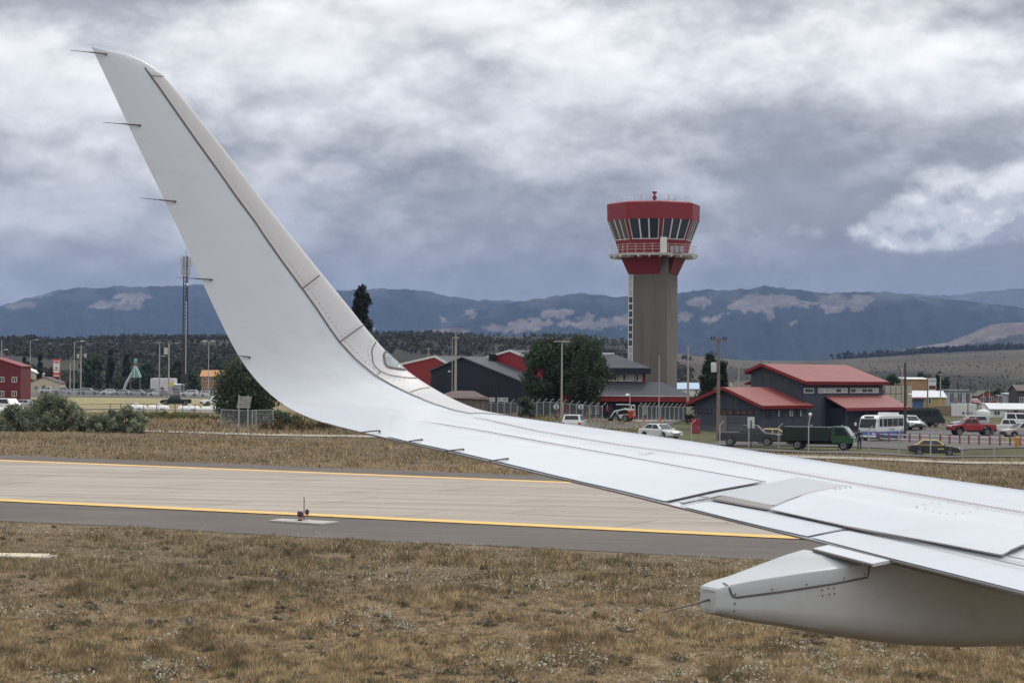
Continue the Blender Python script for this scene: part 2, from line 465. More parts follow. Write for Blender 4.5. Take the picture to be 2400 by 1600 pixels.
LANES = 5; b_in0, b_in1 = 66.6, 95.6
lw = (b_in1 - b_in0) / LANES
slab_l = 7.4
proto = MB()
proto.box((0, 0, 0.0), (slab_l - 0.05, lw / CT_ - 0.05, 0.03))
slab_me = proto.mesh('concrete_slab', m_conc)
for i in range(LANES):
    for k in range(-12, 8):
        s_ = (k + 0.5) * slab_l + (i % 2) * 2.2
        o = link('concrete_slab', slab_me, txw)
        c = tx(s_, b_in0 + (i + 0.5) * lw, 0.004 + 0.012 + rnd.uniform(0, 0.004))
        o.matrix_world = Matrix(((e1.x, e2.x, nrm.x, c.x), (e1.y, e2.y, nrm.y, c.y), (e1.z, e2.z, nrm.z, c.z), (0, 0, 0, 1)))
strip('edge_line', 66.55, 67.65, 0.040, -100, 60, m_yel, txw)
strip('edge_line', 94.6, 95.75, 0.040, -100, 60, m_yel, txw)
for s0, s1, b in ((4.5, 10.5, 68.9), (12, 21, 68.6), (-7, -3.5, 70.4)):
    strip('faded_line', b, b + 0.16, 0.041, s0, s1, m_line2, txw)

# ---- perimeter road, yards and roads of the town, laid over the ground
def ribbon(name, pts, width, h, m, kind='structure', step=3.0):
    """a road along ground points"""
    P2 = [Vector((p.x, p.y)) for p in pts]; dense = []
    for a, b in zip(P2[:-1], P2[1:]):
        n = max(2, int((b - a).length / step))
        dense += [a.lerp(b, k / n) for k in range(n)]
    dense.append(P2[-1]); vv = []; W_ = 4
    for k, p in enumerate(dense):
        t = (dense[min(k + 1, len(dense) - 1)] - dense[max(k - 1, 0)]).normalized(); n_ = Vector((-t.y, t.x))
        for j in range(W_ + 1):
            q = p + n_ * width * (j / W_ - 0.5 + (rnd.uniform(-0.02, 0.02) if j in (0, W_) else 0))
            vv.append((q.x, q.y, gz(q.x, q.y) + h))
    mb = MB(); w1 = W_ + 1
    mb.add(vv, [(k * w1 + j, k * w1 + j + 1, (k + 1) * w1 + j + 1, (k + 1) * w1 + j) for k in range(len(dense) - 1) for j in range(W_)])
    return struct(part(name, mb, m))
def patch(name, quad_px, h, m, n=26):
    """a paved or planted area given by four ground places (px, py)"""
    c = [G(*q) for q in quad_px]; vv = []
    for i in range(n + 1):
        for j in range(n + 1):
            u, v = i / n, j / n
            q = c[0].lerp(c[1], u).lerp(c[3].lerp(c[2], u), v)
            vv.append((q.x, q.y, gz(q.x, q.y) + h))
    mb = MB(); w1 = n + 1
    mb.add(vv, [(i * w1 + j, i * w1 + j + 1, (i + 1) * w1 + j + 1, (i + 1) * w1 + j) for i in range(n) for j in range(n)])
    return struct(part(name, mb, m))
m_road = mat('pale_road', (0.36, 0.33, 0.285), 0.9, var=0.14, scale=0.3, dirt=((0.2, 0.16, 0.11), 0.4, 0.6), spec=0.2)
m_yard = mat('yard_asphalt', (0.115, 0.108, 0.105), 0.9, var=0.18, scale=0.15, spec=0.25, dirt=((0.2, 0.185, 0.165), 0.08, 0.6))
rd = [GP(-300, 189), GP(340, 186.5), GP(892, 177), GP(1500, 173), GP(2080, 168.5), GP(2400, 164), GP(2800, 160)]
ribbon('perimeter_road', rd, 5.2, 0.06, m_road)
ribbon('service_road', [GP(1560, 183), GP(1900, 181), GP(2100, 181.5), GP(2250, 184), GP(2500, 180)], 4.6, 0.07, m_yard)
patch('car_park', [(1660, 1043), (2700, 1046), (2560, 992), (1900, 990)], 0.07, m_yard)
patch('access_road', [(1100, 1010), (1560, 1003), (1640, 975), (1330, 985)], 0.08, m_yard)
ribbon('kerb_strip', [GP(1380, 252), GP(1440, 250), GP(1500, 252), GP(1560, 258), GP(1640, 268)], 2.0, 0.11, mat('kerb_concrete', (0.48, 0.44, 0.36), 0.9, var=0.15, scale=0.5))
patch('far_car_park', [(40, 930), (560, 933), (540, 917), (60, 915)], 0.09, m_yard)
ribbon('gravel_road', [GP(-100, 345), GP(200, 340), GP(420, 335), GP(620, 322)], 5.0, 0.08, m_road)

# ---- mountains
PALE = [(1638, 706, 30, 9), (1640, 716, 22, 6), (1607, 741, 20, 12), (1802, 706, 88, 14), (1760, 718, 52, 13), (1802, 733, 17, 13), (1951, 707, 38, 17), (1955, 726, 24, 9), (2007, 710, 25, 16),
        (2036, 702, 15, 8), (1693, 740, 16, 8), (1670, 748, 20, 6), (1888, 714, 20, 5), (1853, 757, 9, 4), (1309, 734, 41, 13), (1380, 739, 20, 10), (1200, 768, 75, 10), (1397, 759, 90, 9), (1470, 748, 40, 9), (1040, 778, 60, 6), (1100, 734, 12, 8),
        (1255, 756, 40, 9), (1040, 748, 9, 4), (48, 712, 38, 7), (96, 690, 25, 9), (271, 716, 64, 10), (312, 697, 41, 8), (875, 770, 6, 5)]
def mountain(name, skyline, dist, deep, seed, rough, pale=(), tone=None, foot=900.0):
    xs = np.array([s[0] for s in skyline], float); ysk = np.array([s[1] for s in skyline], float)
    nu, nv = 760, 96
    pxs = np.linspace(xs[0], xs[-1], nu)
    vv = np.linspace(0, 1, nv)                       # 0 foot (near) .. 0.8 crest .. 1 behind
    PX, V = np.meshgrid(pxs, vv, indexing='ij')
    yy = dist - deep * (0.8 - V)
    xx = (PX - 1200) / F * yy
    el = (880 + 0.007 * (PX - 1200) - np.interp(PX, xs, ysk)) / F
    zc = EYE + el * dist
    shp = np.where(V < 0.8, (V / 0.8) ** 0.9, 1 - (V - 0.8) * 1.6)
    zz = zc * shp - 20
    gully = np.abs(fbm(PX / 60 * (1 + 0.0 * V), V * 3 + PX / 200, seed, 5) - 0.5) * 2
    zz = zz - gully * rough * 1.5 * zc * np.sin(np.clip(V / 0.8, 0, 1) * math.pi) * 0.9
    zz = zz + (fbm(PX / 14, V * 14, seed + 5, 3) - 0.5) * 0.035 * zc * np.clip(V * 3, 0, 1)
    py = 880 + 0.007 * (PX - 1200) - (zz - EYE) / yy * F
    col = np.ones(PX.shape + (3,)) * C3(*(tone or (0.014, 0.019, 0.014)))
    col = col * (0.75 + 0.5 * fbm(PX / 25, py / 9, seed + 8, 4)[..., None])
    top = (sstep(0.62, 0.82, V) * sstep(0.4, 0.6, fbm(PX / 40, V * 6, seed + 2, 4)))[..., None] * 0.55
    col = col * (1 - top) + C3(0.10, 0.092, 0.08) * top
    wx = PX + (fbm(PX / 18, py / 10, seed + 11, 4) - 0.5) * 40; wy = py + (fbm(PX / 15 + 50, py / 9, seed + 12, 4) - 0.5) * 22
    for (cx, cy, rx, ry) in pale:
        d = ((wx - cx) / rx) ** 2 + ((wy - cy) / ry) ** 2
        k = (1 - sstep(0.92, 1.06, d))[..., None]
        col = col * (1 - k) + C3(0.145, 0.12, 0.105) * k * (0.75 + 0.5 * fbm(PX / 9, py / 5, seed + 14, 3)[..., None]) if k.max() > 0 else col
    idx = np.arange(nu * nv).reshape(nu, nv)
    f_ = np.stack([idx[:-1, :-1], idx[1:, :-1], idx[1:, 1:], idx[:-1, 1:]], -1).reshape(-1, 4)
    me = np_mesh(name, np.stack([xx, yy, zz], -1).reshape(-1, 3), f_, m_mount, col.reshape(-1, 3), 'point')
    return struct(link(name, me, smooth=True))
m_mount = mat('mountain_cover', (0.03, 0.04, 0.03), 0.95, var=0.5, scale=0.0045, spec=0.05, attr='tint')
mountain('mountain', [(-2600, 800), (-900, 770), (-300, 752), (0, 708), (60, 690), (120, 675), (180, 664), (240, 667), (270, 661), (330, 663), (420, 659), (560, 660), (700, 661), (800, 673), (870, 666), (950, 668), (1010, 675), (1060, 687), (1120, 695), (1180, 694), (1240, 698), (1290, 700), (1500, 730), (1700, 760)],
         11800, 3600, 51, 0.16, PALE)
mountain('mountain', [(720, 860), (850, 815), (1000, 765), (1100, 722), (1180, 702), (1250, 692), (1300, 684), (1340, 678), (1370, 677), (1440, 685), (1470, 683), (1530, 682), (1590, 675), (1640, 669), (1750, 668), (1780, 661), (1800, 660), (1830, 664), (1900, 672), (1950, 677), (2040, 673), (2130, 681), (2250, 694), (2330, 702), (2400, 711), (2700, 740), (4200, 800)],
         9800, 3400, 77, 0.16, PALE)
mountain('mountain', [(1900, 720), (2040, 676), (2100, 679), (2200, 685), (2250, 683), (2300, 676), (2360, 671), (2400, 667), (2700, 650), (4600, 720)], 14500, 3000, 91, 0.1, (), (0.07, 0.065, 0.055))
mountain('foothill', [(1950, 845), (2050, 815), (2140, 799), (2220, 787), (2280, 764), (2320, 746), (2400, 738), (2700, 700), (4200, 790)], 6400, 2200, 13, 0.12,
         [(2150, 806, 50, 7), (2230, 797, 50, 12), (2310, 775, 55, 22), (2390, 758, 60, 30), (2480, 760, 80, 40)], (0.04, 0.045, 0.03))

# ---- haze: one even body of air round everything up to the mountains
hz = MB(); hz.span((-9000, -300, -60), (9000, 15600, 650))
m_haze = bpy.data.materials.new('haze'); m_haze.use_nodes = True
ht = m_haze.node_tree
for n_ in list(ht.nodes):
    if n_.type != 'OUTPUT_MATERIAL': ht.nodes.remove(n_)
pv = ht.nodes.new('ShaderNodeVolumePrincipled')
HAZE_D = 4.0e-5
pv.inputs['Density'].default_value = HAZE_D
pv.inputs['Color'].default_value = (0.38, 0.57, 1.0, 1)
pv.inputs['Anisotropy'].default_value = 0.0
ht.links.new(pv.outputs[0], ht.nodes['Material Output'].inputs['Volume'])
struct(part('haze', hz, m_haze), 'stuff')
# ================================================================== THE WING
AH = R(65)                                   # heading of the aircraft, measured from the view axis to the right
FW = Vector((math.sin(AH), math.cos(AH), 0)) # forward
LF = Vector((-math.cos(AH), math.sin(AH), 0))# outboard (port side)
UP = Vector((0, 0, 1))
TE_PX = [(4600, 1942), (3600, 1692), (2800, 1491.5), (2400, 1391), (2088, 1312), (1906, 1266), (1649, 1203), (1561, 1181), (1462, 1156), (1360, 1132), (1285, 1115), (1166, 1086), (1061, 1061), (952, 1037.5), (891, 1023), (839, 1011),
         (775, 996), (726, 981), (677, 960), (640, 933.5), (609, 903), (579, 869), (554, 829), (533, 787), (511, 741), (480, 674), (450, 610), (432, 566), (409, 518), (376, 449), (343, 383),
         (309, 312), (276, 240), (243, 170), (222, 127), (214, 110)]
LE_PX = [(214, 109), (243, 110), (276, 115), (309, 123), (339, 138), (366, 160), (387, 181), (432, 236), (485, 300.5), (532, 360), (581, 425), (631, 490), (689, 562), (719.5, 599), (753, 641), (787, 682),
         (817, 719), (851, 762), (882, 799), (903, 823), (952, 868), (995, 897), (1032, 920), (1065, 937), (1100, 953), (1129, 962), (1156, 968), (1190, 973.5), (1251, 983), (1326, 993), (1428, 1006.5), (1530, 1020),
         (1650, 1038), (2056, 1100), (2400, 1148), (2800, 1206), (4200, 1402), (9000, 2074)]
LX = np.array([p[0] for p in LE_PX], float); LY = np.array([p[1] for p in LE_PX], float)
T0 = P(952, 1037.5, 15.6)
SW = math.tan(R(15))                          # sweep of the straight trailing edge
def te_point(px, py, o):
    """trailing-edge place o metres outboard of T0 seen at (px, py)"""
    d = ray(px, py); u = d.x / d.y
    B = T0 + LF * o                           # B - a FW must lie in the picture column
    a = (B.x - u * B.y) / (FW.x - u * FW.y)
    q = B - FW * a
    q.z = EYE + d.z / d.y * q.y
    return q
def o_straight(px, py):
    d = ray(px, py); u = d.x / d.y; dirv = LF - FW * SW
    return -(T0.x - u * T0.y) / (dirv.x - u * dirv.y)
o775 = o_straight(775, 996)
OUT_K = [(996, o775), (981, o775 + 0.20), (960, o775 + 0.36), (933.5, o775 + 0.47), (903, o775 + 0.55), (869, o775 + 0.615), (829, o775 + 0.665), (787, o775 + 0.70), (741, o775 + 0.735), (610, o775 + 0.82), (450, o775 + 0.91), (110, o775 + 1.10)]
oky = np.array([k[0] for k in OUT_K][::-1], float); okv = np.array([k[1] for k in OUT_K][::-1], float)
# resample the trailing edge densely
def dense(poly, n):
    a = np.array(poly, float); d = np.r_[0, np.cumsum(np.hypot(*np.diff(a, axis=0).T))]
    s = np.linspace(0, d[-1], n)
    return np.stack([np.interp(s, d, a[:, 0]), np.interp(s, d, a[:, 1])], 1)
def smooth(a, it):
    a = a.copy()
    for _ in range(it):
        a[1:-1] = a[1:-1] * 0.5 + (a[:-2] + a[2:]) * 0.25
    return a
te2 = smooth(dense(TE_PX, 340), 6)
NS = len(te2)
te = []
for px, py in te2:
    o = o_straight(px, py) if py > 996 else float(np.interp(py, oky, okv))
    te.append(te_point(px, py, o))
te = [Vector(q) for q in smooth(np.array([list(q) for q in te]), 10)]
tang = [(te[min(k + 2, NS - 1)] - te[max(k - 2, 0)]).normalized() for k in range(NS)]
nor = [FW.cross(t).normalized() for t in tang]
if nor[5].z < 0: nor = [-n for n in nor]
vert = np.array([1 - max(0.0, n.z) for n in nor])       # 0 on the wing, 1 on the winglet
# upper profile from trailing (0) to leading edge (1), relative to chord
TP = np.concatenate([np.linspace(0, 0.9, 26), [0.925, 0.95, 0.968, 0.982, 0.992, 1.0]])
def upper(t): return np.interp(t, [0, 0.12, 0.3, 0.5, 0.7, 0.85, 0.93, 0.97, 0.99, 1.0], [0, 0.021, 0.050, 0.068, 0.070, 0.056, 0.040, 0.026, 0.014, 0.0])
def lower(t): return -np.interp(t, [0, 0.12, 0.3, 0.5, 0.7, 0.85, 0.93, 0.97, 0.99, 1.0], [0.001, 0.006, 0.022, 0.040, 0.048, 0.044, 0.036, 0.025, 0.014, 0.0])
def section(k, c, f=upper, tt=TP):
    n = nor[k]; thick = 1 - 0.45 * vert[k]; inc = 0.012 * (1 - vert[k])
    return [te[k] + FW * (c * t) + n * (c * thick * float(f(t)) + c * inc * t) for t in tt]
def sticks_out(k, c):
    m_ = -1e9
    for p in section(k, c):
        x, y = proj(p); m_ = max(m_, float(np.interp(x, LX, LY)) - y)
    return m_
chord = []
for k in range(NS):
    lo, hi = 0.0, 5.6
    for _ in range(26):
        m_ = (lo + hi) / 2
        if sticks_out(k, m_) > 0: hi = m_
        else: lo = m_
    chord.append(lo)
chord = smooth(np.array(chord), 4)
chord[-1] = 0.004
wing = thing('aircraft_wing', 'white airliner wing with tall upswept winglet beside the grass', 'wing', (te[0].x, te[0].y, 0))
wloc = Vector(wing.location)
wing.matrix_world = Matrix.Translation(wloc)
def wpart(name, me, smooth_=True, parent=wing, label=None):
    o = link(name, me, parent, None, smooth_)
    if parent is wing: o.location = -wloc
    if label: o['label'] = label
    return o
m_white = mat('wing_white_paint', (0.575, 0.612, 0.655), 0.30, var=0.02, scale=1.2, spec=0.5, coat=0.3, dirt=((0.56, 0.56, 0.57), 1.1, 0.12))
def streaks(m, ang, amt, col):
    """grime drawn out along the airflow"""
    t_ = m.node_tree; b_ = t_.nodes['Principled BSDF']; src = b_.inputs['Base Color'].links[0].from_socket
    co_ = t_.nodes.new('ShaderNodeTexCoord'); mp_ = t_.nodes.new('ShaderNodeMapping'); mp_.inputs['Rotation'].default_value = (0, 0, ang); mp_.inputs['Scale'].default_value = (0.55, 9, 9)
    t_.links.new(co_.outputs['Object'], mp_.inputs['Vector'])
    n_ = t_.nodes.new('ShaderNodeTexNoise'); n_.inputs['Scale'].default_value = 1.0; n_.inputs['Detail'].default_value = 8; n_.inputs['Roughness'].default_value = 0.6
    t_.links.new(mp_.outputs[0], n_.inputs['Vector'])
    r_ = t_.nodes.new('ShaderNodeMapRange'); r_.inputs['From Min'].default_value = 0.52; r_.inputs['From Max'].default_value = 0.72; r_.inputs['To Max'].default_value = amt
    t_.links.new(n_.outputs['Fac'], r_.inputs['Value'])
    x_ = t_.nodes.new('ShaderNodeMixRGB'); x_.inputs[2].default_value = (*col, 1)
    t_.links.new(r_.outputs[0], x_.inputs[0]); t_.links.new(src, x_.inputs[1]); t_.links.new(x_.outputs[0], b_.inputs['Base Color'])
streaks(m_white, -(math.pi / 2 - AH), 0.22, (0.45, 0.43, 0.42))
m_le = mat('leading_edge_grey', (0.535, 0.528, 0.53), 0.42, var=0.03, scale=2.0, spec=0.5, dirt=((0.5, 0.47, 0.44), 2.0, 0.2))
m_seam = mat('seam_sealant', (0.125, 0.108, 0.108), 0.7, var=0.25, scale=6)
m_seam2 = mat('spar_seam', (0.42, 0.33, 0.33), 0.7, var=0.2, scale=5)
m_grey = mat('wing_grey_bay', (0.27, 0.255, 0.25), 0.7, var=0.1, scale=4)
m_shade = mat('wing_fixed_panel', (0.455, 0.48, 0.515), 0.4, var=0.03, scale=2)
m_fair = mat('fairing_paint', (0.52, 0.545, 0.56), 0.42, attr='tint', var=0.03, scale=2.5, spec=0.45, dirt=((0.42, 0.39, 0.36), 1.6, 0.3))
streaks(m_fair, -(math.pi / 2 - AH), 0.3, (0.30, 0.28, 0.25))
m_wick = mat('discharger_rod', (0.13, 0.10, 0.092), 0.6, var=0.2)
# skin: upper and lower surface as one closed loft
NT = len(TP); ring = []; vvs = []
for k in range(NS):
    a = section(k, chord[k]); b = section(k, chord[k], lower)[1:-1][::-1]
    vvs += a + b
RN = NT + NT - 2
fcs = [(k * RN + j, k * RN + (j + 1) % RN, (k + 1) * RN + (j + 1) % RN, (k + 1) * RN + j) for k in range(NS - 1) for j in range(RN)]
mb = MB(); mb.add(vvs, fcs); mb.add([vvs[j] for j in range(RN)], [tuple(range(RN))])
skin_me = mb.mesh('wing_skin', m_white)
wpart('wing_skin', skin_me)
skin_me.set_sharp_from_angle(angle=R(50))
bvh = BVHTree.FromPolygons([Vector(v) for v in mb.v], mb.f)
def W(px, py):
    d = ray(px, py).normalized()
    h = bvh.ray_cast(Vector((0, 0, EYE)), d)
    if h[0] is None: return None
    n = h[1] if h[1].dot(d) < 0 else -h[1]
    return h[0], n
def Wnear(px, py):
    """like W, but slides a point that misses the wing back onto it"""
    for k in range(40):
        for dx, dy in ((0, 0), (0, 1), (-1, 0), (-1, 1), (0, -1), (1, 0), (1, -1)):
            h = W(px + dx * k * 0.7, py + dy * k * 0.7)
            if h: return h
    return None
def seam(name, pts, width, m=m_seam, lift=0.004, parent=wing, n=None, taper=None):
    pts = dense(pts, n or max(8, int(sum(math.dist(a, b) for a, b in zip(pts[:-1], pts[1:])) / 8)))
    hs = [h for h in (W(*p) for p in pts) if h]
    if len(hs) < 2: return None
    vv = []
    for k, (p, nn_) in enumerate(hs):
        t = (hs[min(k + 1, len(hs) - 1)][0] - hs[max(k - 1, 0)][0]).normalized()
        s = nn_.cross(t).normalized(); wd = width * (taper(k / (len(hs) - 1)) if taper else 1)
        vv += [p + s * wd / 2 + nn_ * lift, p - s * wd / 2 + nn_ * lift]
    q = MB(); q.add(vv, [(2 * k, 2 * k + 2, 2 * k + 3, 2 * k + 1) for k in range(len(hs) - 1)])
    return wpart(name, q.mesh(name, m), True, parent)
def panel(name, poly, m, lift=0.006, sub=3, label=None):
    """a skin panel standing proud of the wing, its outline given on the photograph"""
    bm = bmesh.new()
    d = dense(poly + [poly[0]], max(40, len(poly) * 8))[:-1]
    vs_ = [bm.verts.new((x, y, 0)) for x, y in d]
    f0 = bm.faces.new(vs_)
    bmesh.ops.triangulate(bm, faces=[f0])
    for _ in range(sub):
        le = [e for e in bm.edges if e.calc_length() > 14]
        if not le: break
        bmesh.ops.subdivide_edges(bm, edges=le, cuts=1); bmesh.ops.triangulate(bm, faces=bm.faces[:])
    bad = []
    for v in bm.verts:
        h = Wnear(v.co.x, v.co.y)
        if h is None: bad.append(v); continue
        v.co = h[0] + h[1] * lift
    bmesh.ops.delete(bm, geom=bad, context='VERTS')
    me = bpy.data.meshes.new(name); bm.to_mesh(me); bm.free(); me.materials.append(m)
    o = wpart(name, me, True, wing, label)
    return o
# leading edge cover of the winglet
JOINT = [(338.6, 159.6), (366, 196), (412, 262), (459, 329), (512, 402), (551, 458), (598, 521), (621, 556), (664, 617), (707, 675), (741, 722), (771.5, 768), (796, 802), (833, 842), (879, 880), (921.5, 904.5), (967, 926), (1016, 946), (1060, 960), (1110, 971)]
jx = np.array([p[0] for p in JOINT]); jy = np.array([p[1] for p in JOINT])
LEpts = []
kk = [k for k in range(NS)]
rows = []
for k in kk:
    tt = np.linspace(0.0, 1.0, 90); pr = [proj(p) for p in section(k, chord[k], upper, tt)]
    tj = None
    for (xa, ya), (xb, yb), t_ in zip(pr[:-1], pr[1:], tt):
        fa = np.interp(xa, jx, jy) - ya; fb = np.interp(xb, jx, jy) - yb
        if fa < 0 <= fb and jx[0] <= xb <= jx[-1]: tj = t_; break
    if tj is not None: rows.append((k, tj))
mbl = MB(); NU = 12; first = True
for i, (k, tj) in enumerate(rows):
    tu = np.concatenate([np.linspace(tj, 0.95, NU - 4), [0.97, 0.985, 0.995, 1.0]])
    up_ = section(k, chord[k], upper, tu); lo_ = section(k, chord[k], lower, [0.995, 0.97, 0.92, 0.85])
    sec = up_ + lo_
    lift = []
    for j, p in enumerate(sec):
        nn_ = nor[k] if j < NU - 1 else (FW if j == NU - 1 else -nor[k])
        mbl.v.append(tuple(p + nn_ * 0.004))
    if i:
        o_ = (i - 1) * len(sec)
        for j in range(len(sec) - 1):
            mbl.f.append((o_ + j, o_ + j + 1, o_ + len(sec) + j + 1, o_ + len(sec) + j)); mbl.fm.append(0)
wpart('leading_edge_cover', mbl.mesh('leading_edge_cover', m_le), label='pale grey leading edge strip of the winglet')
seam('panel_seam', JOINT, 0.011, lift=0.008, taper=lambda t: 1.0 if t < 0.75 else 1 - 0.75 * (t - 0.75) / 0.25)
for pl, wd in (([(354, 178.5), (388, 181)], 0.006), ([(709, 676), (754, 641)], 0.009), ([(796, 801), (851, 762)], 0.009), ([(960, 920), (985, 912), (1007, 909)], 0.006), ([(883, 880), (891, 872)], 0.006),
               ([(880, 802), (870, 820), (874, 854), (888, 869), (912, 880), (952, 886), (977, 887)], 0.008)):
    seam('panel_seam', pl, wd, lift=0.0085)
# navigation light window
LENS = [(903, 823), (898, 832), (902, 855.5), (909, 861.5), (952, 868)]
m_lens = mat('light_lens', (0.24, 0.27, 0.31), 0.5, var=0.05, spec=0.5)
panel('navigation_light_lens', LENS + [(945, 862), (925, 843)], m_lens, 0.009, label='glass cover of the navigation light')
seam('lens_frame', LENS, 0.014, m_seam, 0.011)
# aileron, spoiler, flap
panel('aileron', [(905, 1024), (996, 994), (1130, 1016), (1258, 1040), (1449, 1073), (1650, 1110), (1785, 1134), (1680, 1152), (1563, 1178), (1462, 1153), (1360, 1130), (1285, 1112), (1166, 1083), (1061, 1058.5), (952, 1035.5)], m_white, 0.009)
seam('hinge_gap', [(985, 990), (996, 991), (1130, 1012.5), (1258, 1036), (1449, 1070), (1650, 1107), (1796, 1133)], 0.017, lift=0.012, taper=lambda t: min(1, 0.25 + t * 9))
seam('hinge_gap', [(1554, 1180), (1600, 1170), (1680, 1152), (1785, 1133)], 0.016, lift=0.012)
seam('spar_seam', [(1110, 979), (1132, 981.5), (1258, 1010), (1449, 1042), (1650, 1069.5), (1817, 1100), (1994, 1131), (2164, 1160), (2400, 1201), (2700, 1254)], 0.016, m_seam2, 0.006)
panel('fixed_trailing_panel', [(1600, 1180), (1694, 1162), (1814, 1186), (1870, 1165), (1958, 1145), (1998, 1142), (1870, 1119), (1800, 1134), (1700, 1152), (1590, 1176)], m_shade, 0.006)
panel('spoiler_bay', [(1664, 1173), (1694.5, 1164), (1814, 1187), (1799, 1198)], m_grey, 0.010)
panel('spoiler', [(1799, 1199), (1839, 1181), (1893, 1162), (1958, 1147.5), (1998, 1143.5), (2143, 1168), (2236, 1184), (2316, 1200), (2420, 1217), (2480, 1240), (2420, 1278), (2345, 1308), (2200, 1280), (1987, 1241)], m_white, 0.016, 4)
seam('spoiler_edge', [(1799, 1199), (1839, 1181), (1893, 1161), (1958, 1147), (1998, 1143)], 0.010, m_seam2, 0.020)
seam('spoiler_edge', [(1998, 1143), (2143, 1168), (2236, 1184), (2316, 1200), (2420, 1217)], 0.006, m_seam2, 0.020)
seam('spoiler_gap', [(1640, 1170), (1664, 1174), (1799, 1200), (1987, 1241), (2200, 1280), (2345, 1308), (2420, 1322)], 0.016, lift=0.021)
seam('spoiler_gap', [(1976, 1240.5), (2128, 1272), (2300, 1312), (2440, 1344)], 0.012, lift=0.021)
seam('spoiler_gap', [(2345, 1308), (2380, 1293), (2440, 1266)], 0.014, lift=0.021, taper=lambda t: 0.4 + 0.9 * (t > 0.25) * (t < 0.6))
seam('flap_edge', [(1596, 1187), (1640, 1176), (1690, 1165)], 0.014, lift=0.012)
panel('flap', [(1602, 1189), (1640, 1180), (1664, 1177), (1799, 1202), (1987, 1243), (1960, 1247), (1893, 1259), (1800, 1238), (1700, 1214)], m_white, 0.008)
panel('flap', [(1900, 1261), (1960, 1249), (1987, 1245), (2128, 1276), (2300, 1316), (2440, 1348), (2440, 1398), (2400, 1388), (2200, 1338), (2088, 1310), (2000, 1287)], m_white, 0.008, 4)
seam('flap_joint', [(1893, 1261), (1940, 1251), (1987, 1241)], 0.009, lift=0.013)
# dark rubber lip along the trailing edge
q = MB(); last = [k for k in range(NS) if te2[k][1] > 990]
for k in last:
    q.v += [tuple(te[k] + nor[k] * 0.002 - FW * 0.006), tuple(te[k] - nor[k] * 0.007 - FW * 0.006), tuple(te[k] - nor[k] * 0.007 + FW * 0.03), tuple(te[k] + nor[k] * 0.002 + FW * 0.01)]
q.f = [(4 * i + j, 4 * i + (j + 1) % 4, 4 * i + 4 + (j + 1) % 4, 4 * i + 4 + j) for i in range(len(last) - 1) for j in range(4)]; q.fm = [0] * len(q.f)
wpart('trailing_edge_lip', q.mesh('trailing_edge_lip', mat('edge_sealant', (0.17, 0.15, 0.145), 0.7)), False)
# rivets
def rivets(name, pts, n, r=0.006, jit=0.0, lift=0.010):
    q = MB()
    for x, y in dense(pts, n):
        h = W(x + rnd.uniform(-jit, jit), y + rnd.uniform(-jit, jit))
        if not h: continue
        a = h[1].orthogonal().normalized(); b = h[1].cross(a); o_ = len(q.v)
        q.v += [tuple(h[0] + h[1] * lift + (a * math.cos(j * math.pi / 3) + b * math.sin(j * math.pi / 3)) * r) for j in range(6)]
        q.f.append(tuple(range(o_, o_ + 6))); q.fm.append(0)
    return struct(wpart(name, q.mesh(name, m_seam), False), 'stuff')
off = [(x + 9, y - 6) for x, y in JOINT[4:15]]
rivets('rivet_row', off, 60, 0.0032, 0.6)
off = [(x + 13, y - 2) for x, y in JOINT[8:17]]
rivets('rivet_row', off, 34, 0.004, 1.0)
for a_, b_ in (((704, 672), (746, 638)), ((715, 683), (757, 650)), ((789, 796), (845, 757)), ((800, 808), (855, 770))):
    rivets('rivet_row', [a_, b_], 7, 0.0034, 0.8)
rivets('rivet_row', [(868, 800), (861, 822), (866, 856), (880, 872), (906, 884), (948, 891)], 14, 0.004, 1.0)
rivets('rivet_row', [(1050, 985), (1160, 1003), (1230, 1013), (1330, 1030), (1430, 1047), (1600, 1075)], 70, 0.0045, 1.2, 0.006)
rivets('rivet_row', [(2150, 1195), (2170, 1185), (2260, 1182), (2300, 1198), (2260, 1208), (2210, 1212), (2150, 1195)], 18, 0.0055, 2.0, 0.02)
rivets('rivet_row', [(1958, 1152), (1994, 1148)], 4, 0.008, 1.0, 0.02)
SPAR = [(1132, 981.5), (1258, 1010), (1449, 1042), (1650, 1069.5), (1817, 1100), (1994, 1131), (2164, 1160), (2400, 1201)]
rivets('rivet_row', [(x, y + 7) for x, y in SPAR], 150, 0.0035, 0.5, 0.005)
rivets('rivet_row', [(x, y - 6) for x, y in SPAR], 150, 0.0035, 0.5, 0.005)
seam('skin_scuff', [(1497, 1064), (1510, 1066), (1532, 1060)], 0.010, m_seam2, 0.007)
# static dischargers: short holder on the skin, thin rod trailing aft
WICKS = [((249, 128), (163, 118), 0), ((328, 295), (241, 287), 0), ((411, 473), (326, 464), 0), ((496, 656), (413, 650), 0), ((585, 838), (545, 832), 0),
         ((890, 1013.5), (806, 1016), 1), ((990, 1034), (925, 1039), 1), ((1087, 1057), (995, 1062), 1), ((1191, 1079), (1101, 1087), 1)]
for (xa, ya), (xb, yb), kind in WICKS:
    h = Wnear(xa, ya)
    base_p = h[0] + h[1] * 0.016
    tip = P(xb, yb, 1.0); dr = (tip - Vector((0, 0, EYE)))
    # the rod lies in the plane of the airflow: aft along -FW from its holder
    den_ = dr.x * FW.y - dr.y * FW.x
    s_ = (base_p.x * FW.y - base_p.y * FW.x) / den_
    tip = Vector((0, 0, EYE)) + dr * s_
    mid = base_p.lerp(tip, 0.45)
    q = MB(); q.tube([base_p, mid], [0.0055, 0.005], 6); q.tube([mid, tip], [0.0035, 0.0016], 6)
    q.tube([base_p + (base_p - tip) * 0.0 , h[0] - h[1] * 0.01], 0.007, 6)
    wpart('static_discharger', q.mesh('static_discharger', m_wick))
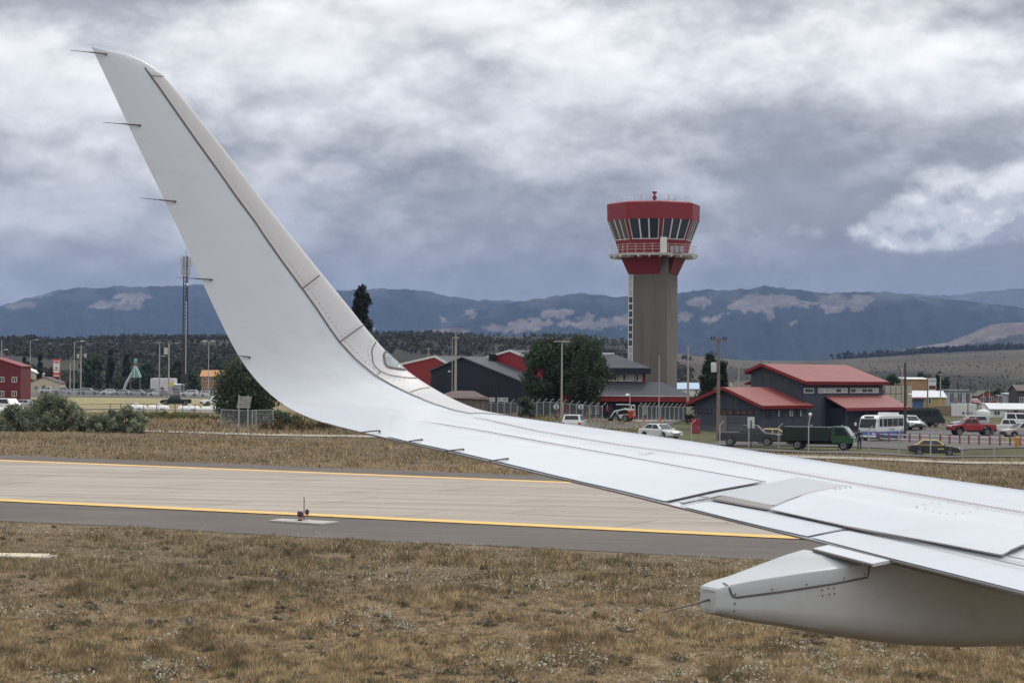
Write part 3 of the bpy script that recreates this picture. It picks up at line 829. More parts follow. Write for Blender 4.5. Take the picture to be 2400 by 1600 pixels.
# flap track fairing: a canoe body hung under the flap
FT = te_point(1976, 1290, o_straight(1976, 1290))
TAIL_Y = None
def on_axis(px, py, side):
    """place seen at (px, py) in the vertical plane along FW through FT, moved `side` metres outboard"""
    d = ray(px, py); B = FT + LF * side
    den_ = d.x * FW.y - d.y * FW.x
    s_ = (B.x * FW.y - B.y * FW.x) / den_
    return Vector((0, 0, EYE)) + d * s_
# the piece of flap that reaches aft over the fairing
def te_at(px):
    k = int(np.argmin([abs(t[0] - px) for t in te2])); return te[k]
fa_, fb_ = te_at(1940), te_at(2090)
nf_ = (fb_ - fa_).cross(FW * -1 - UP * 0.10).normalized()
def on_flap(px, py):
    d = ray(px, py); o_ = Vector((0, 0, EYE)); return o_ + d * ((fa_ - o_).dot(nf_) / d.dot(nf_))
tab = [fa_ + FW * 0.05 + UP * 0.006, on_flap(1906, 1284), on_flap(2045, 1320), fb_ + FW * 0.05 + UP * 0.006]
q = MB(); q.prism(tab, (0, 0, -0.018)); wpart('flap_tab', q.mesh('flap_tab', m_white), False)
q = MB(); q.tube([tab[1] - UP * 0.012, tab[2] - UP * 0.012], 0.009, 5); wpart('flap_tab_lip', q.mesh('flap_tab_lip', MATS.get('seam_sealant')), False)
HWD = 0.17                                   # half width of the fairing
top_px = [(1650, 1388), (1660, 1379), (1694, 1370), (1800, 1353), (1900, 1337), (2030, 1320), (2090, 1318), (2140, 1330), (2300, 1372), (2600, 1445), (2900, 1460)]
bot_px = [(1650, 1436), (1662, 1442), (1731, 1454), (1839, 1470), (1947, 1490), (2056, 1506), (2164, 1517), (2273, 1521), (2600, 1512), (2900, 1470)]
cre_px = [(1650, 0.0), (1752, 0.008), (1992, 0.104), (2040, 0.11), (2120, 0.10), (2900, 0.0)]   # height of the crest over the shoulders
tpx = np.array([t[0] for t in top_px], float); tpy = np.array([t[1] for t in top_px], float)
bpx = np.array([t[0] for t in bot_px], float); bpy_ = np.array([t[1] for t in bot_px], float)
cpx = np.array([t[0] for t in cre_px], float); cph = np.array([t[1] for t in cre_px], float)
NF = 60; mbf = MB()
SEC = [(-1.0, -0.35), (-0.99, 0.0), (-0.985, 0.5), (-0.975, 0.86), (-0.94, 0.955), (-0.87, 1.0), (-0.80, 1.0), (-0.4, 1.0), (0, 1.0), (0.3, 1.0), (0.65, 1.0), (0.87, 1.0), (0.94, 0.955), (0.975, 0.86), (0.985, 0.5), (0.99, 0.0), (1.0, -0.35),
       (0.97, -0.62), (0.86, -0.84), (0.66, -0.96), (0.35, -1.0), (0, -1.0), (-0.35, -1.0), (-0.66, -0.96), (-0.86, -0.84), (-0.97, -0.62)]
prof_n = len(SEC)
xs_f = np.concatenate([[1649, 1650.5, 1654, 1660, 1668], np.linspace(1680, 2880, NF)])
for xe in xs_f:
    x = float(xe)
    wd = HWD * float(np.interp(x, [1649, 1652, 1660, 1680, 1900, 2200, 2900], [0.34, 0.50, 0.58, 0.64, 0.95, 1.0, 0.8]))
    x_near = x + 26 * max(0.0, (1760 - x) / 110)          # the blunt tail
    a = on_axis(x_near, np.interp(x, tpx, tpy), -wd); b = on_axis(x_near, np.interp(x, bpx, bpy_), -wd)
    zt, zb_ = a.z, b.z
    c = a + LF * wd; hh = (zt - zb_) / 2; zm = (zt + zb_) / 2; hc = float(np.interp(x, cpx, cph))
    for ox, oz in SEC:
        q_ = c + LF * (ox * wd); z_ = zm + oz * hh
        if oz >= 0.94 and ox > -0.88:
            z_ += hc * ((ox + 0.87) / 1.52 if ox < 0.65 else max(0.0, (1.0 - ox) / 0.35))
        if (q_ - tab[1]).dot(FW) > -0.03:           # keep the crest under the flap
            z_ = min(z_, tab[1].z - 0.022 - ((q_ - tab[1]).dot(nf_) - q_.z * nf_.z + tab[1].z * nf_.z) / nf_.z)
        mbf.v.append((q_.x, q_.y, z_))
nx = len(xs_f)
mbf.f = [(i * prof_n + j, i * prof_n + (j + 1) % prof_n, (i + 1) * prof_n + (j + 1) % prof_n, (i + 1) * prof_n + j) for i in range(nx - 1) for j in range(prof_n)]
mbf.f += [tuple(range(prof_n)), tuple(range((nx - 1) * prof_n, nx * prof_n))]; mbf.fm = [0] * len(mbf.f)
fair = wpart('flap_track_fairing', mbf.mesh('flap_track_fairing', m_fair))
fair.data.set_sharp_from_angle(angle=R(32))
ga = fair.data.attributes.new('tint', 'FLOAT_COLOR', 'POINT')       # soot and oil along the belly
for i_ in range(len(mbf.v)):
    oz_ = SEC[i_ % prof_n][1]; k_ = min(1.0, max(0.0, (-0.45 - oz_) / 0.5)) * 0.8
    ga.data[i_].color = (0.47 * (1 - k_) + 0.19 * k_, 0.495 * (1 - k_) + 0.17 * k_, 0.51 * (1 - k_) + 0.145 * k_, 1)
wing_bvh = bvh
bvh = BVHTree.FromPolygons([Vector(v) for v in mbf.v], mbf.f)
def fseam(pts, wd): 
    o = seam('fairing_seam', pts, wd, m_seam, 0.003, fair, n=40)
    return o
fseam([(1695, 1366), (1709, 1375), (1714, 1394), (1722, 1400), (1839, 1385), (1950, 1368), (2033, 1352), (2038, 1322)], 0.012)
def dots(pts, r=0.006):
    q = MB()
    for x, y in pts:
        h = W(x, y)
        if not h: continue
        a = h[1].orthogonal().normalized(); b = h[1].cross(a); o_ = len(q.v)
        q.v += [tuple(h[0] + h[1] * 0.003 + (a * math.cos(j * math.pi / 4) + b * math.sin(j * math.pi / 4)) * r) for j in range(8)]
        q.f.append(tuple(range(o_, o_ + 8))); q.fm.append(0)
    return struct(wpart('fairing_screw', q.mesh('fairing_screw', m_seam), False, fair), 'stuff')
dots([(1723, 1392), (1809, 1381), (1890, 1369), (1978, 1354), (2026, 1345), (1722, 1414), (1720, 1431), (1926, 1382), (1941, 1378), (1954, 1377), (1927, 1395), (1943, 1392), (1955, 1390)])
tl_ = on_axis(1664, 1400, 0); tw = tl_ - FW * 0.30; tw.z -= 0.07
q = MB(); q.tube([tl_ + FW * 0.05, tw], [0.008, 0.003], 6)
wpart('static_discharger', q.mesh('static_discharger', m_wick))
bvh = wing_bvh
# ================================================================== BUILDINGS
m_glass = mat('window_glass', (0.05, 0.06, 0.075), 0.08, var=0.1, spec=0.7)
m_glass_pale = mat('curtained_glass', (0.40, 0.40, 0.36), 0.25, var=0.35, scale=1.4, spec=0.6)
m_glass_sky = mat('stairwell_glass', (0.42, 0.46, 0.44), 0.12, var=0.25, scale=0.8, spec=0.6)
m_frame = mat('white_frame', (0.72, 0.72, 0.70), 0.5, var=0.05)
m_red = mat('red_metal_wall', (0.27, 0.026, 0.030), 0.55, var=0.08, scale=0.6, spec=0.35)
m_redtower = mat('red_tower_panel', (0.255, 0.034, 0.046), 0.55, var=0.06, scale=0.8, spec=0.3)
m_redroof = mat('red_metal_roof', (0.225, 0.050, 0.044), 0.55, var=0.10, scale=0.5, spec=0.5, dirt=((0.25, 0.10, 0.08), 0.3, 0.5))
m_redfas = mat('red_fascia', (0.22, 0.018, 0.020), 0.5, var=0.08)
m_navy = mat('navy_cladding', (0.016, 0.020, 0.032), 0.75, var=0.15, scale=0.8)
m_navy2 = mat('slate_blue_wall', (0.048, 0.056, 0.076), 0.8, var=0.12, scale=0.9)
m_groof = mat('dark_grey_roof', (0.058, 0.064, 0.078), 0.6, var=0.12, scale=0.5, spec=0.4)
m_tconc = mat('tower_concrete', (0.175, 0.155, 0.140), 0.9, var=0.07, scale=0.35, dirt=((0.13, 0.115, 0.10), 0.2, 0.6), bump=0.15, bscale=3)
def rain_streaks(m, amt, col, sc):
    t_ = m.node_tree; b_ = t_.nodes['Principled BSDF']; src = b_.inputs['Base Color'].links[0].from_socket
    co_ = t_.nodes.new('ShaderNodeTexCoord'); mp_ = t_.nodes.new('ShaderNodeMapping'); mp_.inputs['Scale'].default_value = sc
    t_.links.new(co_.outputs['Object'], mp_.inputs['Vector'])
    n_ = t_.nodes.new('ShaderNodeTexNoise'); n_.inputs['Scale'].default_value = 1.0; n_.inputs['Detail'].default_value = 8; n_.inputs['Roughness'].default_value = 0.6
    t_.links.new(mp_.outputs[0], n_.inputs['Vector'])
    r_ = t_.nodes.new('ShaderNodeMapRange'); r_.inputs['From Min'].default_value = 0.45; r_.inputs['From Max'].default_value = 0.7; r_.inputs['To Max'].default_value = amt
    t_.links.new(n_.outputs['Fac'], r_.inputs['Value'])
    x_ = t_.nodes.new('ShaderNodeMixRGB'); x_.inputs[2].default_value = (*col, 1)
    t_.links.new(r_.outputs[0], x_.inputs[0]); t_.links.new(src, x_.inputs[1]); t_.links.new(x_.outputs[0], b_.inputs['Base Color'])
rain_streaks(m_tconc, 0.6, (0.10, 0.088, 0.078), (1.4, 1.4, 0.07)); rain_streaks(m_navy2, 0.5, (0.085, 0.092, 0.105), (1.6, 1.6, 0.12)); rain_streaks(m_redtower, 0.4, (0.19, 0.04, 0.05), (1.5, 1.5, 0.2))
rain_streaks(m_redroof, 0.5, (0.16, 0.035, 0.03), (1.2, 0.25, 0.25))
m_dark = mat('dark_opening', (0.012, 0.013, 0.016), 0.8)
m_steel = mat('galvanised_steel', (0.36, 0.37, 0.38), 0.5, metal=0.3, var=0.12, scale=4)
m_wood = mat('weathered_wood', (0.20, 0.165, 0.135), 0.9, var=0.2, scale=3)
m_cream = mat('cream_wall', (0.58, 0.52, 0.36), 0.85, var=0.08)
m_whitew = mat('white_wall', (0.70, 0.70, 0.69), 0.7, var=0.06, dirt=((0.5, 0.48, 0.45), 0.8, 0.4))
m_brown = mat('brown_roof', (0.13, 0.095, 0.09), 0.8, var=0.15)
m_orange = mat('orange_wall', (0.48, 0.25, 0.10), 0.8, var=0.1)
m_beige = mat('beige_panel', (0.46, 0.42, 0.35), 0.85, var=0.12, dirt=((0.3, 0.27, 0.22), 0.6, 0.5))
m_zinc = mat('zinc_roof', (0.62, 0.64, 0.66), 0.35, metal=0.2, var=0.08)
m_bluew = mat('blue_wall', (0.07, 0.14, 0.30), 0.7, var=0.1)
m_lblue = mat('light_blue_metal', (0.36, 0.47, 0.62), 0.5, var=0.12)
m_brick = mat('red_brick_wall', (0.13, 0.022, 0.025), 0.85, var=0.14, scale=2.0)

def window(parent, o, ux, uz, wd, ht, n, panes=1, gm=None, fm=None, bar=0.07, name='window', bars=True):
    """a window on a wall: frame bars as the part, each pane a sub-part. o = lower left corner, ux/uz unit vectors, n outward normal"""
    o, ux, uz, n = Vector(o), Vector(ux), Vector(uz), Vector(n)
    mb = MB()
    def bar_(u0, u1, v0, v1, d=0.06):
        poly = [o + ux * u0 + uz * v0 + n * 0.012, o + ux * u1 + uz * v0 + n * 0.012, o + ux * u1 + uz * v1 + n * 0.012, o + ux * u0 + uz * v1 + n * 0.012]
        mb.prism(poly, n * d)
    bar_(0, wd, 0, bar); bar_(0, wd, ht - bar, ht); bar_(0, bar, bar, ht - bar); bar_(wd - bar, wd, bar, ht - bar)
    xs = [wd * k / panes for k in range(1, panes)]
    for x in xs: bar_(x - bar / 2, x + bar / 2, bar, ht - bar)
    f = part(name, mb, fm or m_frame, parent)
    edges = [0] + xs + [wd]
    for a, b in zip(edges[:-1], edges[1:]):
        q = MB(); q.quad(*(o + ux * u + uz * v + n * 0.025 for u, v in ((a, 0), (b, 0), (b, ht), (a, ht))))
        g_ = gm
        if isinstance(gm, list): g_ = rnd.choice(gm)
        part('pane', q, g_ or m_glass, f)
    return f
BX, BA, BZ = Vector((1, 0, 0)), Vector((0, 1, 0)), Vector((0, 0, 1))
def gable_vol(parent, a0, a1, ap, he0, he1, hp, b0, b1, wm, rm, over=0.45, trim=None, th=0.16):
    """gabled volume: gable in the (a, z) plane from b0 to b1"""
    poly = [(b0, a0, 0), (b0, a0, he0), (b0, ap, hp), (b0, a1, he1), (b0, a1, 0)]
    mb = MB(); mb.prism(poly, (b1 - b0, 0, 0)); part('wall', mb, wm, parent)
    for (ae, he) in ((a0, he0), (a1, he1)):
        d = Vector((0, ae - ap, he - hp)); ln = d.length; d /= ln
        nn_ = Vector((0, -d.z, d.y)); nn_ = nn_ if nn_.z > 0 else -nn_
        p0 = Vector((b0 - over, ap, hp)) + nn_ * 0.01; p1 = p0 + d * (ln + over)
        q = MB(); q.prism([p0, p1, p1 + nn_ * th, p0 + nn_ * th], (b1 - b0 + 2 * over, 0, 0))
        r_ = part('roof', q, rm, parent)
        if trim:
            q = MB(); q.prism([p0 - Vector((0.07, 0, 0)) - nn_ * 0.12, p1 - Vector((0.07, 0, 0)) - nn_ * 0.12, p1 - Vector((0.07, 0, 0)) + nn_ * (th + 0.04), p0 - Vector((0.07, 0, 0)) + nn_ * (th + 0.04)], (0.07, 0, 0))
            part('barge_board', q, trim, r_)
            q = MB(); e0 = p1 + d * 0.003
            q.prism([e0 - nn_ * 0.2, e0 + d * 0.08 - nn_ * 0.2, e0 + d * 0.08 + nn_ * (th + 0.03), e0 + nn_ * (th + 0.03)], (b1 - b0 + 2 * over, 0, 0))
            part('eaves_board', q, trim, r_)
def corner_thing(name, label, px, y, alpha, sink=0.3):
    c = GP(px, y); t = thing(name, label, 'building', (c.x, c.y, c.z), R(90 - alpha)); return t, c

# ---------------------------------------------------------------- control tower
TYD = 285.0
tc0 = GP(1529, TYD); TB = tc0.z
tower = thing('control_tower', 'tall concrete airport control tower with red glazed cab behind the terminal', 'control tower', tc0)
def th_(py): return HT(1529, py, TYD) - TB
near_a = R(25.5)
def ring_pts(r, h, n, a0): # angle from the camera side (-y) towards +x
    return [Vector((r * math.sin(a0 + 2 * math.pi * k / n), -r * math.cos(a0 + 2 * math.pi * k / n), h)) for k in range(n)]
def frustum(r0, h0, r1, h1, n, a0):
    mb = MB(); a = ring_pts(r0, h0, n, a0); b = ring_pts(r1, h1, n, a0)
    mb.add(a + b, [tuple(reversed(range(n))), tuple(range(n, 2 * n))] + [(k, (k + 1) % n, n + (k + 1) % n, n + k) for k in range(n)])
    return mb
h_top, h_fas, h_wt, h_wb, h_bal, h_sk = th_(481), th_(519), th_(519), th_(565), th_(597), th_(644)
part('shaft', frustum(3.71, 0, 3.71, h_bal, 4, near_a), m_tconc, tower, bevel=0.12)
for py in (668, 745, 812):
    z_ = th_(py); q = MB()
    a = ring_pts(3.715, z_ - 0.02, 4, near_a); b = ring_pts(3.715, z_ + 0.02, 4, near_a)
    q.add(a + b, [(k, (k + 1) % 4, 4 + (k + 1) % 4, 4 + k) for k in range(4)])
    part('pour_joint', q, mat('pour_joint', (0.145, 0.13, 0.118), 0.9), tower)
# flared red skirts on the four faces, open at the corners
sq0 = ring_pts(3.78, h_sk, 4, near_a); sq1 = ring_pts(5.05, h_bal - 0.25, 4, near_a)
for k in range(4):
    a0, a1, b0, b1 = sq0[k], sq0[(k + 1) % 4], sq1[k], sq1[(k + 1) % 4]
    u0, u1 = 0.20, 0.97
    if k == 3: u0, u1 = 0.03, 0.80
    q = MB(); pts = [a0.lerp(a1, u0), a0.lerp(a1, u1), b0.lerp(b1, u1), b0.lerp(b1, u0)]
    cen = Vector((0, 0, h_sk))
    inn = [Vector((p.x * 0.72, p.y * 0.72, p.z)) for p in pts]
    q.add(pts + inn, [(0, 1, 2, 3), (7, 6, 5, 4), (0, 4, 5, 1), (1, 5, 6, 2), (2, 6, 7, 3), (3, 7, 4, 0)])
    part('flared_skirt', q, m_redtower, tower, bevel=0.06)
C8 = R(6)
part('balcony', frustum(5.85, h_bal - 0.3, 6.0, h_bal, 8, C8), m_frame, tower)
bal = tower.children[-1]
for k in range(24):
    a_ = C8 + 2 * math.pi * k / 24
    q = MB(); r0 = 4.4; r1 = 5.7
    q.box(((r0 + r1) / 2 * math.sin(a_), -(r0 + r1) / 2 * math.cos(a_), h_bal - 0.42), (0.12, r1 - r0, 0.22), a_)
    part('bracket', q, m_frame, bal)
rail = ring_pts(5.8, h_bal, 8, C8)
q = MB()
for hh in (0.45, 0.8, 1.15):
    pts = [p + Vector((0, 0, hh)) for p in rail]
    for k in range(8): q.tube([pts[k], pts[(k + 1) % 8]], 0.018, 5)
for k in range(8):
    for u in (0, 0.25, 0.5, 0.75):
        p = rail[k].lerp(rail[(k + 1) % 8], u); q.tube([p, p + Vector((0, 0, 1.15))], 0.024, 5)
part('railing', q, m_frame, bal)
part('cab_base', frustum(4.55, h_bal, 5.05, h_wb, 8, C8), m_redtower, tower)
part('cab_core', frustum(4.85, h_wb, 5.8, h_wt, 8, C8), m_dark, tower)
w0 = ring_pts(5.05, h_wb, 8, C8); w1 = ring_pts(6.06, h_wt, 8, C8)
m_cabglass = mat('cab_glass', (0.045, 0.055, 0.08), 0.06, var=0.2, scale=0.3, spec=0.8)
for k in range(8):
    a0, a1, b0, b1 = w0[k], w0[(k + 1) % 8], w1[k], w1[(k + 1) % 8]
    def pt(u, v): return a0.lerp(a1, u).lerp(b0.lerp(b1, u), v)
    nn_ = (a1 - a0).cross(b0 - a0).normalized(); nn_ = nn_ if nn_.dot(Vector((a0.x, a0.y, 0))) > 0 else -nn_
    for u0, u1 in ((0, 0.07), (0.93, 1.0)):
        q = MB(); q.prism([pt(u0, 0), pt(u1, 0), pt(u1, 1), pt(u0, 1)], nn_ * 0.03)
        part('corner_pillar', q, m_redtower, tower)
    ed = [0.07, 0.36, 0.64, 0.93]
    for u0, u1 in zip(ed[:-1], ed[1:]):
        q = MB(); q.prism([pt(u0, 0.0), pt(u1, 0.0), pt(u1, 1), pt(u0, 1)], nn_ * -0.03); part('pane', q, m_cabglass, tower)
    q = MB()
    for u in ed:
        wv = 0.022 if u in ed[1:3] else 0.010
        q.prism([pt(u - wv, 0.02), pt(u + wv, 0.02), pt(u + wv, 1), pt(u - wv, 1)], nn_ * 0.06)
    q.prism([pt(0.05, 0), pt(0.95, 0), pt(0.95, 0.035), pt(0.05, 0.035)], nn_ * 0.07)
    part('mullion', q, m_frame, tower)
part('roof_fascia', frustum(6.12, h_fas, 6.17, h_top, 8, C8), m_redtower, tower)
part('roof_cap', frustum(6.17, h_top + 0.003, 5.6, h_top + 0.2, 8, C8), m_redtower, tower)
q = MB(); rr = ring_pts(4.9, h_top + 0.15, 8, C8)
for hh in (0.35, 0.9):
    for k in range(8): q.tube([rr[k] + BZ * hh, rr[(k + 1) % 8] + BZ * hh], 0.011, 5)
for k in range(8):
    for u in (0, 0.33, 0.66): p = rr[k].lerp(rr[(k + 1) % 8], u); q.tube([p, p + BZ * 0.92], 0.013, 5)
part('roof_railing', q, m_steel, tower)
q = MB(); q.lathe([(0.16, 0), (0.16, 0.5), (0.28, 0.55), (0.28, 0.9), (0.12, 0.95), (0.12, 1.25), (0.33, 1.3), (0.33, 1.5), (0.1, 1.55)], (0.05, -1.0, h_top + 0.19), 10)
part('beacon', q, m_redtower, tower)
for x in (-2.6, -1.7, -1.0, 1.8, 2.6):
    q = MB(); q.tube([(x, -2, h_top + 0.15), (x, -2, h_top + rnd.uniform(0.9, 1.7))], 0.025, 5); part('antenna', q, m_steel, tower)
q = MB(); q.span((0.55, -5.35, h_bal + 0.01), (1.4, -4.4, h_bal + 2.0)); part('balcony_door', q, m_frame, tower)
for x in (2.1, 2.7, 3.3):
    q = MB(); q.box((x, -5.0, h_bal + 0.45), (0.5, 0.4, 0.85)); part('equipment_box', q, m_steel, tower, bevel=0.03)
# stairwell glazing up the left end of the face
fa, fb = ring_pts(3.72, 0, 4, near_a)[3], ring_pts(3.72, 0, 4, near_a)[0]
ux = (fb - fa).normalized(); nf = Vector((ux.y, -ux.x, 0)); nf = nf if nf.y < 0 else -nf
hs = np.linspace(th_(846), th_(645), 13)
for k in range(12):
    window(tower, fa + ux * 0.04 + BZ * hs[k], ux, BZ, 0.62 / max(0.3, abs(ux.x)), hs[k + 1] - hs[k] - 0.03, nf, 1, m_glass_sky if k in (0, 1, 9, 10, 11) else m_glass, bar=0.085, name='stair_window')

# ---------------------------------------------------------------- navy and red terminal halls
YD = 268.0; sP = S(YD)
t, c = corner_thing('terminal_hall', 'dark navy gabled terminal hall with red gable ends, grey roof', 1240, YD, 40)
def hh_(py, yd=YD, cz=None): return HT(1240, py, yd) - (c.z if cz is None else cz)
ka = sP * math.cos(R(40)); kb = sP * math.sin(R(40))
gable_vol(t, 0, 16.3, 10.85, hh_(902), hh_(871), hh_(839), 0, 4.7, m_navy, m_groof, 0.25, None)
gable_vol(t, 1.5, 17.6, 7.1, hh_(853), hh_(866), hh_(820), 4.72, 12, m_red, m_groof, 0.05, m_frame, 0.1)
gable_vol(t, 13.2, 27.5, 17.35, hh_(868), hh_(868), hh_(835), 1.9, 14, m_red, m_groof, 0.05, m_frame, 0.1)
q = MB(); q.box((4.0, 9.4, hh_(837)), (0.7, 0.7, 0.9)); part('roof_vent', q, m_dark, t)
for px0, px1 in ((1147, 1160), (1166, 1191)):
    a_ = (1240 - px1) / ka; wd = (px1 - px0) / ka
    window(t, (0, a_ + wd, hh_(942)), (0, -1, 0), BZ, wd, 0.5, (-1, 0, 0), 2, m_glass_pale, bar=0.07)
q = MB(); q.box((-0.12, (1240 - 1050) / ka, hh_(871)), (0.2, 0.3, 0.2)); part('wall_lamp', q, m_frame, t)
q = MB()
for k in range(28): q.box((-0.02, 0.3 + k * 0.57, hh_(930) / 2 + 1.2), (0.03, 0.04, hh_(905) - 1.0 + min(k, 10) * 0.0))
part('cladding_rib', q, m_navy, t)

# ---------------------------------------------------------------- terminal lounge with clerestory
c = GP(1505, 262); YT = 262.0; sT = S(YT)
t = thing('terminal_lounge', 'low dark terminal wing with red fascia and upper band of windows below the tower', 'building', c, R(-3))
def tx_(px): return (px - 1505) / sT
def tz_(py): return HT(1505, py, YT) - c.z
x0, x1 = tx_(1375), tx_(1628)
q = MB(); q.span((x0 + 0.6, 0.8, 0), (x1 - 0.6, 15, tz_(941))); part('wall', q, m_navy2, t)
for k, px in enumerate(range(1392, 1600, 16)):
    window(t, (tx_(px), 0.8, 0.5), BX, BZ, 0.68, tz_(943) - 0.6, (0, -1, 0), 1, [m_glass, m_dark, m_glass_pale], m_navy, 0.06)
ze, zl = tz_(929), tz_(895)
q = MB(); o_ = 3.6
q.add([(x0, 0, ze), (x1, 0, ze), (x1, 16, ze), (x0, 16, ze), (x0 + 3, o_, zl), (tx_(1552), o_, zl), (tx_(1552), 12, zl), (x0 + 3, 12, zl)], [(0, 1, 5, 4), (1, 2, 6, 5), (2, 3, 7, 6), (3, 0, 4, 7), (4, 5, 6, 7), (3, 2, 1, 0)])
part('roof', q, m_groof, t)
q = MB(); q.span((x0 - 0.05, -0.08, tz_(941)), (x1 + 0.05, 0, ze + 0.02)); q.span((x1, 0, tz_(941)), (x1 + 0.08, 16, ze + 0.02)); part('fascia', q, m_redfas, t)
q = MB(); q.span((x0 - 0.05, -0.16, ze + 0.021), (x1 + 0.05, 0.0, ze + 0.10)); part('gutter', q, m_frame, t)
zu0, zu1 = tz_(896), tz_(876)
q = MB(); q.span((x0 + 3, o_, zl - 0.4), (tx_(1513), 12, zu1)); part('upper_wall', q, m_redfas, t)
for a, b, n_ in ((1395, 1408, 1), (1409, 1446, 4), (1449, 1486, 4), (1489, 1505, 2)):
    window(t, (tx_(a), o_, zu0 + 0.12), BX, BZ, (b - a) / sT, zu1 - zu0 - 0.14, (0, -1, 0), n_, [m_glass_pale, m_glass_pale, m_glass], bar=0.09)
xe0, xe1 = x0 + 2.2, tx_(1525)
q = MB(); zf = tz_(862)
q.span((xe0, o_ - 0.9, zu1 + 0.003), (xe1, 12.8, zf)); part('upper_fascia', q, m_navy, t)
zr = tz_(828)
q = MB(); q.add([(xe0, o_ - 0.9, zf), (xe1, o_ - 0.9, zf), (xe1, 12.8, zf), (xe0, 12.8, zf), (tx_(1380), 7.5, zr), (tx_(1438), 7.5, zr)], [(0, 1, 5, 4), (1, 2, 5), (2, 3, 4, 5), (3, 0, 4), (3, 2, 1, 0)])
part('upper_roof', q, m_groof, t)
q = MB(); q.tube([(tx_(1380), 7.5, zr), (tx_(1438), 7.5, zr)], 0.10, 6); part('ridge_cap', q, m_frame, t)

# ---------------------------------------------------------------- brown timber shed
c = GP(1150, 240); sB = S(240)
t = thing('timber_shed', 'low brown timber shed with hipped roof beside the navy hall', 'shed', c)
Lx = 130 / sB; zb0 = HT(1150, 931, 240) - c.z; zb1 = HT(1120, 916, 240) - c.z
q = MB(); q.span((-Lx, 0.3, 0), (-0.4, 5, zb0)); part('wall', q, m_wood, t)
q = MB(); q.add([(-Lx - 0.3, 0, zb0), (0, 0, zb0 - 0.25), (0, 5.3, zb0 - 0.25), (-Lx - 0.3, 5.3, zb0), (-Lx + 2, 2.6, zb1), (-1.9, 2.6, zb1)], [(0, 1, 5, 4), (1, 2, 5), (2, 3, 4, 5), (3, 0, 4), (3, 2, 1, 0)])
part('roof', q, m_brown, t)
for k in range(9):
    q = MB(); q.span((-Lx + 0.15 + k * 0.68, 0.22, 0), (-Lx + 0.25 + k * 0.68, 0.3, zb0 - 0.2)); part('batten', q, m_brown, t)

def proj_u(px): d = ray(px, 930); return d.x / d.y
# ---------------------------------------------------------------- slate-blue building with red roofs
YN = 228.0; sN = S(YN); AL = 40
t, c = corner_thing('red_roofed_building', 'slate blue building with red metal roofs and stepped gables beside the car park', 1781, YN, AL)
ka = sN * math.cos(R(AL)); kb = sN * math.sin(R(AL))
def nz_(py): return HT(1781, py, YN) - c.z
U0 = c.x; CA, SA = math.cos(R(AL)), math.sin(R(AL))
def aa(px, b=0.0):               # metres along the gable to picture column px
    u = proj_u(px); return (U0 + SA * b - u * (YN + CA * b)) / (CA + SA * u)
def bb_(px):                     # metres along the long side to picture column px
    u = proj_u(px); return (u * YN - U0) / (SA - CA * u)
a_l = aa(1628)
gable_vol(t, 0, a_l, a_l / 2 + 0.1, nz_(948), nz_(945), nz_(911), 0, bb_(1884), m_navy2, m_redroof, 0.7, m_redfas)
b1 = bb_(1884)
peak = aa(1790, b1)
gable_vol(t, 0.0, aa(1760, b1), peak, nz_(893), nz_(868), nz_(854), b1, bb_(2069), m_navy2, m_redroof, 0.5, m_redfas)
q = MB()  # rear low roof showing left of the tall gable
q.add([(b1 + 1, aa(1778, b1), nz_(879)), (b1 + 1, aa(1732, b1), nz_(899)), (b1 + 9, aa(1732, b1), nz_(899)), (b1 + 9, aa(1778, b1), nz_(879))], [(0, 1, 2, 3)])
q.add([(b1 + 1, aa(1778, b1), nz_(883)), (b1 + 1, aa(1732, b1), nz_(903)), (b1 + 9, aa(1732, b1), nz_(903)), (b1 + 9, aa(1778, b1), nz_(883))], [(0, 1, 2, 3)])
q.add([(b1 + 1, aa(1778, b1), nz_(879)), (b1 + 1, aa(1732, b1), nz_(899)), (b1 + 1, aa(1732, b1), nz_(903)), (b1 + 1, aa(1778, b1), nz_(883))], [(0, 1, 2, 3)])
part('rear_roof', q, m_redfas, t)
q = MB(); q.span((b1 + 1.5, aa(1778, b1), 0), (b1 + 9, aa(1742, b1), nz_(899))); part('rear_wall', q, m_navy, t)
# windows of the tall block, on its long side a = 0
for p0, p1, n_ in ((1884, 1906, 1), (1917, 1985, 5), (1992, 2058, 5)):
    bb = bb_(p0); wd = bb_(p1) - bb
    window(t, (bb, 0, nz_(921)), BX, BZ, wd, 0.52, (0, -1, 0), n_, [m_glass_pale, m_glass_pale, m_glass], bar=0.07)
# lean-to porch
bA, bB = bb_(1932), bb_(2082)
zA, zB = nz_(931), nz_(960); dp = 2.75
q = MB(); q.prism([(bA, -0.02, zA), (bA, -dp, zB), (bA, -dp, zB + 0.14), (bA, -0.02, zA + 0.14)], (bB - bA, 0, 0)); lt = part('porch_roof', q, m_redroof, t)
q = MB(); q.span((bA, -dp - 0.08, zB - 0.18), (bB, -dp - 0.003, zB + 0.16)); part('eaves_board', q, m_redfas, lt)
q = MB(); q.span((bA + 0.3, -dp + 0.6, 0), (bB - 0.3, -0.02, zB + 0.1)); part('porch_wall', q, m_navy, t)
for k in range(4):
    q = MB(); xx_ = bA + 0.4 + (bB - bA - 0.8) * k / 3; q.span((xx_ - 0.06, -dp + 0.15, 0), (xx_ + 0.06, -dp + 0.27, zB)); part('porch_post', q, m_navy2, t)
